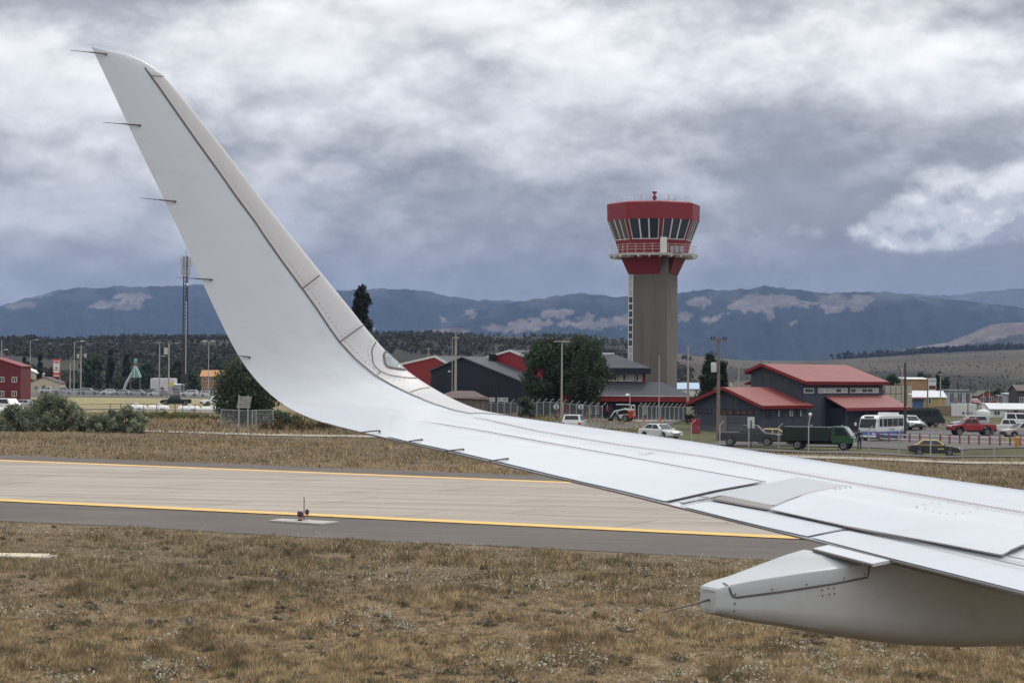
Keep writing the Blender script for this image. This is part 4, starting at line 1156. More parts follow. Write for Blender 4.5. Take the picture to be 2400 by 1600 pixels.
# gable wall openings of the low block (wall plane b = 0)
def gwin(p0, p1, y0, y1, n_, gm, fm=None, nm='window'):
    window(t, (0, aa(p0), nz_(y1)), (0, -1, 0), BZ, aa(p0) - aa(p1), (y1 - y0) / sN, (-1, 0, 0), n_, gm, fm or m_navy, 0.05, nm)
gwin(1637, 1669, 959, 971, 3, [m_glass_pale, m_glass]); gwin(1689, 1719, 960, 973, 2, mat('brown_blind', (0.10, 0.05, 0.045), 0.6)); gwin(1722, 1767, 960, 972, 3, mat('brown_blind', (0.1, 0.05, 0.045)))
q = MB(); q.span((-0.05, aa(1704), 0), (-0.003, aa(1688), nz_(974))); part('door', q, mat('door_grey', (0.17, 0.155, 0.15), 0.7), t)
for k in range(5):
    q = MB(); z0_ = nz_(1018) + k * (nz_(974) - nz_(1018)) / 5
    q.span((-0.05, aa(1771), z0_ + 0.015), (-0.003, aa(1706), z0_ + (nz_(974) - nz_(1018)) / 5 - 0.015)); part('shutter_panel', q, mat('shutter_panel', (0.085, 0.092, 0.115), 0.6, var=0.08), t)
for k, p0 in enumerate((1795, 1822, 1848, 1868)):   # long side of the low block
    bb = bb_(p0)
    if bb + 0.9 < b1: window(t, (bb, 0, nz_(978)), BX, BZ, 0.95, 0.8, (0, -1, 0), 2, [m_glass, m_glass_pale], m_navy, 0.05)
q = MB(); q.lathe([(0.07, 0), (0.07, 0.5), (0.11, 0.52), (0.11, 0.62)], (0.9, a_l / 2 + 0.1, nz_(911)), 8); part('flue', q, m_frame, t)

# ---------------------------------------------------------------- simple houses of the town
def house(name, label, cat, px0, px1, pyb, pye, pyp, y, depth, wm, rm, gable='front', nwin=2, storeys=1, door=True, gm=None, peak=0.5, rz=0.0, over=0.25, fm=None):
    """house whose front spans px0..px1, eaves at pye, ridge at pyp; gable 'front' or 'side'"""
    c = GP((px0 + px1) / 2, y); s = S(y); wd = (px1 - px0) / s / max(0.6, math.cos(rz))
    he = max(1.2, HT((px0 + px1) / 2, pye, y) - c.z); hp = max(he + 0.05, HT((px0 + px1) / 2, pyp, y) - c.z)
    t = thing(name, label, cat, (c.x, c.y, c.z), rz)
    x0, x1 = -wd / 2, wd / 2
    if gable == 'front':
        xp = x0 + wd * peak
        q = MB(); q.prism([(x0, 0, -0.4), (x1, 0, -0.4), (x1, 0, he), (xp, 0, hp), (x0, 0, he)], (0, depth, 0)); part('wall', q, wm, t)
        for xe in (x0, x1):
            d = Vector((xe - xp, 0, he - hp)); d.normalize(); n_ = Vector((-d.z, 0, d.x)); n_ = n_ if n_.z > 0 else -n_
            e = Vector((xe, 0, he)) + d * over; p = Vector((xp, 0, hp)) + n_ * 0.01; e = e + n_ * 0.01
            q = MB(); q.prism([Vector((v.x, -over, v.z)) for v in (p, e, e + n_ * 0.12, p + n_ * 0.12)], (0, depth + 2 * over, 0)); part('roof', q, rm, t)
    elif gable == 'side':
        q = MB(); q.prism([(x0, 0, -0.4), (x0, 0, he), (x0, depth / 2, hp), (x0, depth, he), (x0, depth, -0.4)], (wd, 0, 0)); part('wall', q, wm, t)
        for ye in (0, depth):
            d = Vector((0, ye - depth / 2, he - hp)); d.normalize(); n_ = Vector((0, -d.z, d.y)); n_ = n_ if n_.z > 0 else -n_
            e = Vector((0, ye, he)) + d * over + n_ * 0.01; p = Vector((0, depth / 2, hp)) + n_ * 0.01
            q = MB(); q.prism([Vector((x0 - over, v.y, v.z)) for v in (p, e, e + n_ * 0.12, p + n_ * 0.12)], (wd + 2 * over, 0, 0)); part('roof', q, rm, t)
    else:
        q = MB(); q.span((x0, 0, -0.4), (x1, depth, he)); part('wall', q, wm, t)
        q = MB(); q.prism([(x0 - over, -over, he + 0.003), (x0 - over, depth + over, he + 0.003), (x0 - over, depth + over, hp + 0.1), (x0 - over, -over, he + 0.12)], (wd + 2 * over, 0, 0)); part('roof', q, rm, t)
    for st in range(storeys):
        z0 = 0.9 + st * 2.75
        if z0 + 1.0 > he: z0 = max(0.3, he - 1.25)
        for k in range(nwin):
            xx_ = x0 + wd * (k + 0.5) / nwin
            window(t, (xx_ - 0.5, 0, z0), BX, BZ, min(1.0, wd / nwin * 0.6), min(1.05, he - z0 - 0.15), (0, -1, 0), 2, gm or m_glass, fm, 0.08)
    if door:
        q = MB(); xd = x0 + wd * (0.5 if nwin % 2 == 0 else 0.28); q.span((xd - 0.42, -0.05, 0), (xd + 0.42, -0.003, min(2.0, he - 0.1))); part('door', q, m_brown, t)
    return t
house('red_house', 'dark red two storey house with white framed windows', 'house', -70, 48, 938, 858, 838, 425, 9, m_brick, m_redfas, 'front', 4, 2, False, peak=0.45, fm=m_frame)
house('cream_house', 'low cream house with brown roof beside the totem sign', 'house', 66, 139, 916, 897, 884, 575, 8, m_cream, m_brown, 'front', 2, 1, True, peak=0.5)
house('pale_house', 'pale cream house with red gutter behind the low cream house', 'house', 40, 90, 905, 876, 862, 640, 8, m_cream, m_whitew, 'front', 2, 1, False, peak=0.3)
house('storage_container', 'white boxy site cabin behind the far parked cars', 'cabin', 352, 408, 922, 888, 887, 575, 5, m_whitew, m_whitew, 'flat', 0, 1, True, over=0.02)
house('grey_kiosk', 'low grey kiosk beneath the telecom mast', 'kiosk', 398, 434, 926, 902, 900, 560, 4, mat('grey_wall', (0.32, 0.33, 0.33), 0.8), m_zinc, 'flat', 1, 1, True, over=0.05)
house('orange_house', 'orange roofed house half hidden behind the dark willow tree', 'house', 470, 524, 925, 882, 868, 600, 8, mat('tan_wall', (0.33, 0.20, 0.10), 0.8), m_orange, 'side', 3, 2, False)
house('blue_roofed_hall', 'pale blue curved roof hall just right of the tower base', 'hall', 1580, 1640, 945, 912, 898, 420, 12, m_whitew, m_lblue, 'side', 0, 1, False)
# right side
house('tan_warehouse', 'tan warehouse with white roof behind the beige fence', 'warehouse', 2122, 2176, 955, 889, 885, 470, 8, m_orange if False else mat('tan_cladding', (0.40, 0.25, 0.13), 0.8, var=0.1), m_whitew, 'flat', 0, 1, False)
house('corner_shop', 'low shop with blue and yellow front and white metal roof', 'shop', 2136, 2216, 957, 931, 917, 395, 7, mat('ochre_wall', (0.46, 0.33, 0.14), 0.8), m_zinc, 'side', 1, 1, False)
t = bpy.data.objects['corner_shop']
wdS = 80 / S(395)
q = MB(); q.span((-wdS / 2 + 0.2, -0.06, 0), (-wdS / 2 + 2.1, -0.003, 1.75)); part('blue_shutter', q, m_bluew, t, label='blue painted shop front')
q = MB(); q.span((-wdS / 2 - 0.1, -0.75, 1.85), (-wdS / 2 + 2.6, -0.01, 1.95)); part('awning', q, mat('pink_awning', (0.45, 0.22, 0.2), 0.8), t)
house('grey_house', 'grey two storey house with dark windows beyond the utility poles', 'house', 2222, 2278, 955, 917, 914, 420, 8, mat('pale_grey_wall', (0.40, 0.42, 0.45), 0.8), m_groof, 'flat', 3, 2, True)
house('brick_cottage', 'small red brick cottage with green barge boards', 'house', 2294, 2334, 950, 928, 916, 470, 8, mat('brick_red', (0.27, 0.075, 0.06), 0.85, var=0.15), mat('green_trim_roof', (0.10, 0.12, 0.09), 0.8), 'front', 2, 1, True)
house('grey_shed', 'plain grey shed with pale roof next to the dark timber house', 'shed', 2361, 2388, 950, 924, 922, 460, 5, mat('pale_grey_wall', (0.40, 0.42, 0.45)), m_zinc, 'flat', 1, 1, True)
house('dark_timber_house', 'dark timber house with steep roof beyond the white cottage', 'house', 2385, 2440, 955, 916, 903, 450, 8, mat('dark_timber', (0.06, 0.05, 0.05), 0.8), m_brown, 'side', 3, 1, True)
house('white_cottage', 'white cottage with bright zinc roof behind the parked pickups', 'house', 2322, 2440, 982, 961, 947, 335, 7, m_whitew, m_zinc, 'side', 4, 1, True)
house('blue_roofed_shed', 'small shed with blue roof behind the white cottage', 'shed', 2308, 2345, 965, 952, 946, 380, 5, m_whitew, m_lblue, 'side', 1, 1, False)
house('brown_bungalow', 'low brown bungalow with flat roof between brick cottage and grey shed', 'house', 2334, 2362, 950, 930, 926, 500, 6, m_wood, m_groof, 'flat', 2, 1, True)
# white wall panel with a ring emblem and violet lettering bars
c = GP(2263, 338)
t = thing('white_container', 'white freight container with violet marking behind the silver car', 'container', c)
s = S(338); wd = 52 / s; ht = 1.95
q = MB(); q.span((-wd / 2, 0, 0.05), (wd / 2, 2.4, ht)); part('body', q, m_whitew, t)
for k in range(11):
    q = MB(); q.span((-wd / 2 + 0.1 + k * wd / 11, -0.03, 0.15), (-wd / 2 + 0.2 + k * wd / 11, -0.002, ht - 0.1)); part('rib', q, m_whitew, t)
m_vio = mat('violet_print', (0.16, 0.10, 0.24), 0.7)
q = MB(); q.lathe([(0.12, -0.045), (0.20, -0.045), (0.20, -0.035), (0.12, -0.035)], (-0.35, 0, 0.55), 14, 'y'); part('emblem', q, m_vio, t)
for k in range(6):
    q = MB(); q.span((0.05 + k * 0.19, -0.05, 0.45), (0.05 + k * 0.19 + 0.14, -0.035, 0.66)); part('lettering', q, m_vio, t)
# water tank with neck
c = GP(2304, 322)
t = thing('water_tank', 'squat white plastic water tank with narrow neck', 'water tank', c)
q = MB(); q.lathe([(0.92, 0), (0.98, 0.15), (0.98, 1.05), (0.85, 1.22), (0.35, 1.42)], n=20); part('body', q, m_whitew, t, True, auto=40)
q = MB(); q.lathe([(0.2, 1.415), (0.2, 1.95), (0.24, 1.96), (0.24, 2.05)], n=14); part('neck', q, m_whitew, t, True, auto=40)
# billboard
c = GP(2185, 440)
t = thing('billboard', 'white billboard with dark red car print on two posts', 'billboard', c)
z1 = HT(2185, 886, 440) - c.z; z0 = HT(2185, 915, 440) - c.z; hw = 9 / S(440)
q = MB(); q.span((-hw, 0, z0), (hw, 0.12, z1)); part('panel', q, m_whitew, t)
q = MB(); q.span((-hw + 0.1, -0.012, z0 + 0.25), (hw - 0.1, -0.003, z0 + 1.0)); part('print', q, mat('dark_red_print', (0.12, 0.03, 0.04), 0.6), t)
q = MB(); q.span((-hw + 0.1, -0.012, z1 - 0.75), (hw - 0.1, -0.003, z1 - 0.35)); part('print', q, mat('grey_print', (0.38, 0.40, 0.45), 0.6), t)
for x in (-hw + 0.2, hw - 0.2):
    q = MB(); q.span((x - 0.07, 0.13, 0), (x + 0.07, 0.27, z1)); part('post', q, m_steel, t)
# beige panel fence
c = GP(2106, 372)
t = thing('panel_fence', 'tall beige panel fence with brown posts behind the minibus', 'fence', c)
s = S(372); zt = HT(2106, 904, 372) - c.z; n_ = 5; x0 = -32 / s
for k in range(n_):
    for j in range(3):
        q = MB(); w_ = 64 / s / n_; q.span((x0 + k * w_ + 0.06, 0, 0.15 + j * zt / 3), (x0 + (k + 1) * w_ - 0.06, 0.05, (j + 1) * zt / 3 + 0.05)); part('panel', q, m_beige, t)
    q = MB(); q.span((x0 + k * w_ - 0.05, -0.03, 0), (x0 + k * w_ + 0.05, 0.09, zt + 0.25)); part('post', q, m_wood, t)
# low rendered wall behind the minibus
c = GP(2216, 345)
t = thing('garden_wall', 'low ochre garden wall between minibus and white container', 'wall', c)
q = MB(); s = S(345); q.span((-26 / s, 0, -0.2), (26 / s, 0.25, 1.5)); part('masonry', q, mat('ochre_masonry', (0.23, 0.175, 0.115), 0.9, var=0.25, scale=1.0), t)
q = MB(); q.span((-26 / s - 0.05, -0.05, 1.503), (26 / s + 0.05, 0.3, 1.6)); part('coping', q, m_beige, t)
# red cabinet by the slate building
c = GP(1630.5, 222)
t = thing('red_cabinet', 'plain red equipment cabinet at the end of the slate blue building', 'cabinet', c)
q = MB(); q.span((-0.46, 0, 0), (0.46, 0.7, 1.5)); part('body', q, m_red, t, bevel=0.03)
q = MB(); q.span((-0.38, -0.02, 0.1), (0.38, -0.002, 1.4)); dd = part('door', q, m_red, t)
q = MB(); q.span((0.2, -0.05, 0.55), (0.24, -0.021, 0.72)); part('handle', q, m_steel, dd)
# ================================================================== STREET FURNITURE, FENCES, POLES, TANKS
m_link = mat('chain_link_mesh', (0.30, 0.31, 0.32), 0.6, var=0.1, alpha=0.26)
m_post = mat('galvanised_post', (0.42, 0.43, 0.43), 0.6, var=0.12)
m_dpost = mat('dark_fence_post', (0.05, 0.04, 0.045), 0.7)
m_conpole = mat('concrete_pole', (0.40, 0.37, 0.32), 0.9, var=0.15, scale=2)
m_lampw = mat('lamp_glass', (0.78, 0.80, 0.80), 0.4)
m_redpost = mat('red_timber', (0.30, 0.060, 0.040), 0.8, var=0.2, scale=4)
m_cone = mat('orange_plastic', (0.62, 0.14, 0.04), 0.6)
def fence(name, label, pts, height, post_m, post_r=0.04, arm=0.0, arm_dir=1, rails=(), mesh=True, mesh_m=None, top=0.0):
    """posts at the given ground points; mesh between them; optional slanted arms"""
    c = pts[0]; t = thing(name, label, 'fence', c)
    L_ = [p - c for p in pts]
    for p in L_:
        q = MB(); pl = [p - BZ * 0.2, p + BZ * height]
        if arm: pl.append(p + BZ * (height + arm * 0.75) + Vector((arm * 0.8 * arm_dir, -0.1, 0)))
        q.tube(pl, post_r, 6); part('post', q, post_m, t)
    for h in rails:
        q = MB(); q.tube([p + BZ * h for p in L_], post_r * 0.6, 5); part('rail', q, post_m, t)
    if mesh:
        q = MB(); n = len(L_)
        q.add([p + BZ * 0.05 for p in L_] + [p + BZ * (height - 0.05) for p in L_], [(k, k + 1, n + k + 1, n + k) for k in range(n - 1)])
        part('wire_mesh', q, mesh_m or m_link, t)
    return t
def line_px(p0, y0, p1, y1, n): return [GP(p0 + (p1 - p0) * k / (n - 1), y0 + (y1 - y0) * k / (n - 1)) for k in range(n)]
fence('security_fence', 'long chain link security fence with slanted post tops before the trees', line_px(1120, 252, 1412, 246, 20), 1.75, m_post, 0.045, 0.5, 1, (1.72,))
fence('security_fence', 'chain link security fence with slanted post tops in front of the terminal lounge', line_px(1496, 254, 1622, 262, 13), 1.75, m_post, 0.045, 0.5, 1, (1.72,), True)
bp = [1550, 1620, 1687, 1755, 1825, 1894, 1965, 2036, 2107, 2181, 2255, 2330, 2405]
fence('perimeter_fence', 'thin wire perimeter fence with slanted post tops beside the car park road', [GP(p, 189 - (p - 1620) * 0.0035) for p in bp], 1.85, m_post, 0.05, 0.42, 1, (), True, mat('thin_wire_mesh', (0.33, 0.33, 0.33), 0.6, alpha=0.10))
fence('car_park_fence', 'grey chain link fence in front of the far parked cars', line_px(50, 505, 515, 500, 26), 1.75, m_post, 0.05, 0.35, 1, (1.72,))
fence('tank_fence', 'dark open post and rail fence round the white gas tanks', [GP(p, 276) for p in (-20, 22, 258, 283, 306, 337, 367, 410, 428, 457, 507, 522)], 1.55, m_dpost, 0.05, 0, 1, (1.5, 0.8), False)
fence('sign_enclosure', 'short chain link enclosure round the slatted board', [GP(518, 212), GP(560, 208), GP(591, 208), GP(600, 210), GP(640, 212)], 1.7, m_post, 0.045, 0, 1, (1.65,), True)
fence('timber_rail_fence', 'low red timber post fence with pale rails along the car park', [GP(p, 222 - k * 0.7) for k, p in enumerate((2060, 2084, 2108, 2132, 2156, 2180, 2204, 2225.5, 2249.5, 2271, 2294.5, 2320, 2343.5, 2367, 2391, 2415))], 0.95, m_redpost, 0.10, 0, 1, (), False)
t = bpy.data.objects['timber_rail_fence']
pp = [GP(p, 222 - k * 0.7) - Vector(t.location) for k, p in enumerate((2060, 2084, 2108, 2132, 2156, 2180, 2204, 2225.5, 2249.5, 2271, 2294.5, 2320, 2343.5, 2367, 2391, 2415))]
for h in (0.35, 0.80):
    q = MB(); q.tube([p + BZ * h for p in pp], 0.045, 5); part('rail', q, m_frame, t)

def pole(name, label, cat, px, ytop, y, r0=0.13, r1=0.09, m=None, cross=(), boxes=(), lamps=(), group=None, base_box=False):
    """tapered pole; cross = (py, half width px), boxes = transformer drums (px, py, h m), lamps = (head px, head py)"""
    c = GP(px, y); t = thing(name, label, cat, c, 0, group); s = S(y)
    H = HT(px, ytop, y) - c.z
    q = MB(); q.tube([(0, 0, -0.3), (0, 0, H)], [r0, r1], 9); part('post', q, m or m_wood, t, True, auto=50)
    for py, hw in cross:
        z = HT(px, py, y) - c.z
        q = MB(); q.box((0, -r0 - 0.05, z), (2 * hw / s, 0.10, 0.13)); ca = part('crossarm', q, m or m_wood, t)
        for k in (-0.95, -0.6, 0.6, 0.95):
            q = MB(); q.lathe([(0.05, 0.065), (0.08, 0.14), (0.05, 0.2), (0.07, 0.26), (0.03, 0.32)], (k * hw / s, -r0 - 0.05, z), 8); part('insulator', q, m_dark, ca)
    for bx, by, h in boxes:
        z = HT(px, by, y) - c.z; x = (bx - px) / s
        q = MB(); q.lathe([(0.05, -h / 2 - 0.02), (h * 0.32, -h / 2), (h * 0.32, h / 2), (h * 0.26, h / 2 + 0.06)], (x, -0.05, z), 12); d_ = part('transformer', q, mat('transformer_grey', (0.50, 0.52, 0.52), 0.5), t, True, auto=40)
        q = MB(); q.box((x / 2, -0.02, z + h * 0.2), (abs(x), 0.08, 0.08)); part('bracket', q, m_steel, d_)
    for lx, ly in lamps:
        z = HT(px, ly, y) - c.z; x = (lx - px) / s; sg = 1 if x > 0 else -1
        q = MB(); q.tube([(0, 0, z - 0.35), (x * 0.4, 0, z - 0.05), (x - sg * 0.3, 0, z)], 0.035, 6); a_ = part('arm', q, m_steel, t)
        q = MB(); q.box((x, 0, z), (0.75, 0.30, 0.12)); part('lamp_head', q, m_lampw, a_, bevel=0.04)
    return t
pole('street_lamp', 'tall grey street lamp nearest the red house and cream house', 'street lamp', 70, 797, 515, 0.09, 0.06, m_post, lamps=[(85, 796)])
pole('street_lamp', 'grey street lamp standing close in front of the transformer pole', 'street lamp', 173, 801, 400, 0.08, 0.05, m_post, lamps=[(192, 799)])
pole('street_lamp', 'street lamp rising behind the dark red house', 'street lamp', 2.5, 797, 470, 0.09, 0.06, m_post, lamps=[(13.5, 819)])
pole('street_lamp', 'double armed street lamp beside the orange roofed house', 'street lamp', 488, 801, 430, 0.09, 0.06, m_post, lamps=[(478, 799), (499, 799)])
pole('utility_pole', 'timber pole carrying two transformers beyond the far fence', 'utility pole', 189, 808, 535, 0.2, 0.14, m_conpole, cross=[(814, 9), (831, 12)], boxes=[(182, 835, 0.95), (199, 833, 0.9)])
pole('utility_pole', 'short bare pole between totem sign and transformer pole', 'utility pole', 164, 849, 540, 0.17, 0.13, m_conpole)
pole('utility_pole', 'pole with crossarm before the white site cabin', 'utility pole', 373, 801, 530, 0.17, 0.12, m_conpole, cross=[(803, 12)], lamps=[(381, 834)])
pole('utility_pole', 'pole with one grey transformer and a lamp arm before the white site cabin', 'utility pole', 395, 804, 525, 0.22, 0.16, m_conpole, boxes=[(388, 823, 1.5)], lamps=[(412, 804)])
pole('utility_pole', 'thick pale concrete pole in front of the navy hall', 'utility pole', 1067, 788, 255, 0.17, 0.12, m_conpole, cross=[(791, 9)], boxes=[])
q = MB(); q.box((0, -0.2, HT(1067, 770, 255) - GP(1067, 255).z), (46 / S(255), 0.08, 0.08)); q.tube([(0, 0, HT(1067, 790, 255) - GP(1067, 255).z), (0, 0, HT(1067, 768, 255) - GP(1067, 255).z)], 0.06, 6)
part('top_crossarm', q, m_conpole, bpy.data.objects['utility_pole.004'])
pole('flag_pole', 'thin grey mast beside the thick concrete pole', 'mast', 1059, 793, 258, 0.05, 0.03, m_post)
pole('utility_pole', 'slim timber pole with short crossarm before the large dark trees', 'utility pole', 1316, 799, 247, 0.13, 0.08, m_conpole, cross=[(800, 19)], boxes=[])
pole('utility_pole', 'bare tapered pale pole at the right end of the terminal lounge', 'utility pole', 1612, 810, 258, 0.20, 0.07, m_conpole)
pole('lamp_mast', 'thin dark mast standing in front of the terminal lounge', 'mast', 1544, 832, 214, 0.07, 0.045, m_steel)
pole('utility_pole', 'timber pole with transformer and crossarm beside the slate blue building', 'utility pole', 1683, 790, 203, 0.20, 0.12, m_wood, cross=[(797, 18)], boxes=[(1672, 861, 0.85)])
pole('utility_pole', 'dark timber pole between white minibus and dark minibus', 'utility pole', 2121, 850, 234, 0.15, 0.11, mat('dark_wood', (0.07, 0.06, 0.06), 0.9))
pole('utility_pole', 'slim pale pole left of the tan warehouse', 'utility pole', 2114, 862, 420, 0.14, 0.1, m_conpole)
pole('utility_pole', 'timber pole right before the white billboard edge', 'utility pole', 2174, 873, 392, 0.15, 0.1, m_wood)
pole('utility_pole', 'slim pole before the poplars behind the corner shop', 'utility pole', 2204, 874, 390, 0.12, 0.09, m_conpole, cross=[(877, 8)])
pole('utility_pole', 'dark short pole in front of the white container', 'utility pole', 2268.5, 920, 325, 0.10, 0.08, m_wood)
pole('utility_pole', 'slim pole before the grey house', 'utility pole', 2240, 912, 400, 0.09, 0.07, m_conpole)
pole('utility_pole', 'slim pole at the left corner of the brick cottage', 'utility pole', 2305, 914, 440, 0.1, 0.08, m_conpole)
pole('utility_pole', 'slim pole at the right corner of the brick cottage', 'utility pole', 2318.5, 912, 440, 0.1, 0.08, m_conpole)
pole('utility_pole', 'far pale pole behind the slate blue building', 'utility pole', 1731, 852, 330, 0.12, 0.08, m_conpole)
pole('utility_pole', 'far thin pole above the red gable end', 'utility pole', 1003, 815, 420, 0.1, 0.07, m_conpole, cross=[(817, 7)])
# globe lamp and flood light
c = GP(1895, 185.5); t = thing('globe_lamp', 'white globe lamp on a fence post before the slate blue building', 'lamp', c)
q = MB(); q.tube([(0, 0, 0), (0, 0, 2.2), (0.12, 0, 2.95)], 0.05, 8); part('post', q, m_post, t)
q = MB(); q.lathe([(0.02, -0.16), (0.12, -0.1), (0.16, 0), (0.12, 0.1), (0.02, 0.16)], (0.13, 0, 3.1), 12); part('globe', q, m_lampw, t, True)
c = GP(1476, 250); t = thing('flood_light', 'white flood light on a slim post behind the loader', 'lamp', c)
hz_ = HT(1476, 920, 250) - c.z
q = MB(); q.tube([(0, 0, 0), (0, 0, hz_)], [0.07, 0.05], 8); part('post', q, m_post, t)
q = MB(); q.lathe([(0.12, 0.16), (0.26, -0.05), (0.26, -0.09)], (-0.3, -0.05, hz_ - 0.25), 12, 'z'); part('lamp_head', q, m_lampw, t)
# telecom mast
c = GP(433, 548); t = thing('telecom_mast', 'tall slender lattice telecom mast with panel antennas, rising beside the winglet', 'mast', c)
zt = HT(433, 600, 548) - c.z; wl = 0.75
m_mast = mat('mast_dark', (0.060, 0.038, 0.042), 0.7, var=0.2); m_mastw = mat('mast_pale', (0.5, 0.5, 0.52), 0.6)
cr = [Vector((wl * math.cos(a), wl * math.sin(a), 0)) for a in (R(90), R(210), R(330))]
for p in cr:
    q = MB(); q.tube([p - BZ * 0.3, p * 0.75 + BZ * zt], [0.17, 0.13], 6); part('leg', q, m_mast, t)
n_ = int(zt / 0.95)
q = MB()
for k in range(n_):
    z0, z1 = k * 0.95, (k + 1) * 0.95; f0, f1 = 1 - 0.25 * z0 / zt, 1 - 0.25 * z1 / zt
    for j in range(3): q.tube([cr[j] * f0 + BZ * z0, cr[(j + 1) % 3] * f1 + BZ * z1], 0.06, 4, False)
struct(part('lattice_brace', q, m_mast, t), 'stuff')
q = MB(); q.box((0.25, -0.55, zt * 0.42), (0.22, 0.08, zt * 0.52)); part('cable_ladder', q, m_mastw, t)
q = MB(); q.tube([(0, 0, zt - 0.5), (0, 0, zt + 1.6)], 0.06, 6); part('lightning_rod', q, m_mast, t)
for hh_, rad_, ph in ((1.6, 0.75, 2.6), (4.0, 0.65, 2.0)):
    for k in range(5):
        a = R(200 + k * 36); q = MB(); q.box((rad_ * math.cos(a) * 1.6, rad_ * math.sin(a), zt - hh_), (0.30, 0.2, ph), a); part('panel_antenna', q, m_mastw, t)
q = MB(); q.lathe([(0.05, 0.1), (0.35, 0.0), (0.38, -0.16), (0.3, -0.2)], (0.55, -0.6, HT(440, 667, 548) - c.z), 14, 'y'); part('dish', q, m_frame, t, True, auto=40)
q = MB(); q.span((-1.0, -1.0, 0), (1.0, 1.0, 0.35)); part('foundation', q, m_conpole, t)
# totem sign
c = GP(132, 520); s = S(520); t = thing('totem_sign', 'tall red and white advertising totem on two legs', 'sign', c)
zz_ = lambda py: HT(132, py, 520) - c.z
hw = 8.6 / s
for x in (-hw + 0.12, hw - 0.12):
    q = MB(); q.span((x - 0.1, 0.0, -0.2), (x + 0.1, 0.2, zz_(842))); part('leg', q, m_steel, t)
m_sred = mat('sign_red', (0.55, 0.06, 0.04), 0.5); m_stxt = mat('sign_text_dark', (0.10, 0.09, 0.10), 0.6)
q = MB(); q.span((-hw, -0.12, zz_(884)), (hw, -0.003, zz_(841))); part('panel', q, m_sred, t)
q = MB(); zc_ = zz_(873); q.v = []; 
q.prism([(-hw + 0.12, -0.13, zz_(845)), (-hw + 0.12, -0.13, zc_ + 0.35), (-hw * 0.6, -0.13, zc_ + 0.05), (0, -0.13, zc_ - 0.1), (hw * 0.6, -0.13, zc_ + 0.05), (hw - 0.12, -0.13, zc_ + 0.35), (hw - 0.12, -0.13, zz_(845))], (0, 0.008, 0)); part('white_field', q, m_frame, t)
for py, m_, w_, h_ in ((848, m_sred, 0.75, 0.32), (851.5, m_stxt, 0.5, 0.12), (862, m_stxt, 0.3, 0.35), (867, m_stxt, 0.7, 0.16), (880, m_frame, 0.7, 0.28)):
    q = MB(); q.box((0, -0.136, zz_(py)), (2 * hw * w_, 0.008, h_)); part('print', q, m_, t)
# round signs seen from behind, rectangular sign, diamond sign, slatted board
for px, nm in ((1303.5, 'white round sign back on a dark post, at the white van front end'), (1361, 'white round sign back on a dark post, beside the white van rear end')):
    c = GP(px, 238); t = thing('round_sign', nm, 'sign', c); z_ = HT(px, 953, 238) - c.z
    q = MB(); q.tube([(0, 0, 0), (0, 0, z_ + 0.2)], 0.05, 8); part('post', q, m_dpost, t)
    q = MB(); q.lathe([(0.31, 0.04), (0.31, 0.06)], (0, 0.0, z_), 20, 'y'); part('disc', q, mat('sign_back', (0.55, 0.60, 0.60), 0.5), t)
c = GP(1760, 187); t = thing('rectangular_sign', 'upright white rectangular sign back on a dark post before the slate blue building', 'sign', c); z_ = HT(1760, 990, 187) - c.z
q = MB(); q.tube([(0, -0.06, 0), (0, -0.06, z_ + 0.2)], 0.05, 8); part('post', q, m_dpost, t)
q = MB(); q.box((0, 0.02, z_), (0.6, 0.03, 0.96)); part('panel', q, mat('sign_back', (0.55, 0.6, 0.6)), t, bevel=0.05)
c = GP(402, 500); t = thing('diamond_sign', 'yellow diamond warning sign before the white site cabin', 'sign', c); z_ = HT(402, 900, 500) - c.z
q = MB(); q.tube([(0, 0, 0), (0, 0, z_)], 0.05, 8); part('post', q, m_post, t)
q = MB(); q.prism([(0, -0.06, z_ - 0.65), (0.65, -0.06, z_), (0, -0.06, z_ + 0.65), (-0.65, -0.06, z_)], (0, 0.02, 0)); part('plate', q, mat('sign_yellow', (0.60, 0.50, 0.06), 0.5), t)
c = GP(572, 204); t = thing('slatted_board', 'weathered grey slatted board on two posts near the dark willow', 'sign', c); s = S(204)
z0, z1 = HT(572, 956, 204) - c.z, HT(572, 928, 204) - c.z
for x in (-0.5, 0.35):
    q = MB(); q.tube([(x, 0, -0.2), (x, 0, z1 + 0.1)], 0.055, 7); part('post', q, m_post, t)
for k in range(6):
    q = MB(); z_ = z0 + (z1 - z0) * (k + 0.5) / 6; q.box((0.0 + 0.03 * (k - 3), 0.08, z_), (1.25, 0.04, (z1 - z0) / 6 - 0.02)); part('slat', q, mat('grey_slat', (0.36, 0.36, 0.34), 0.8, var=0.2, objvar=0.1), t)
# playground slide tower
c = GP(317, 555); t = thing('slide_tower', 'teal conical playground slide tower among the conifers', 'slide', c); zz_ = lambda py: HT(317, py, 555) - c.z
m_teal = mat('teal_plastic', (0.16, 0.36, 0.30), 0.6, var=0.15); 
zt = zz_(852); zb_ = zz_(882)
q = MB(); q.add([(-1.6, 0.8, zb_), (1.5, 0.8, zb_), (1.5, -0.8, zb_ - 0.3), (-1.6, -0.8, zb_ - 0.3), (0.15, 0, zt), (-0.25, 0, zt)], [(0, 1, 4, 5), (1, 2, 4), (2, 3, 5, 4), (3, 0, 5), (3, 2, 1, 0)]); part('tent_roof', q, m_teal, t)
q = MB(); q.lathe([(0.45, zt), (0.5, zt + 0.9), (0.25, zt + 1.3)], n=10); part('turret', q, m_teal, t)
q = MB(); q.lathe([(0.2, zt - 0.6), (0.3, zt - 0.5), (0.3, zt)], n=8); part('red_collar', q, m_sred, t)
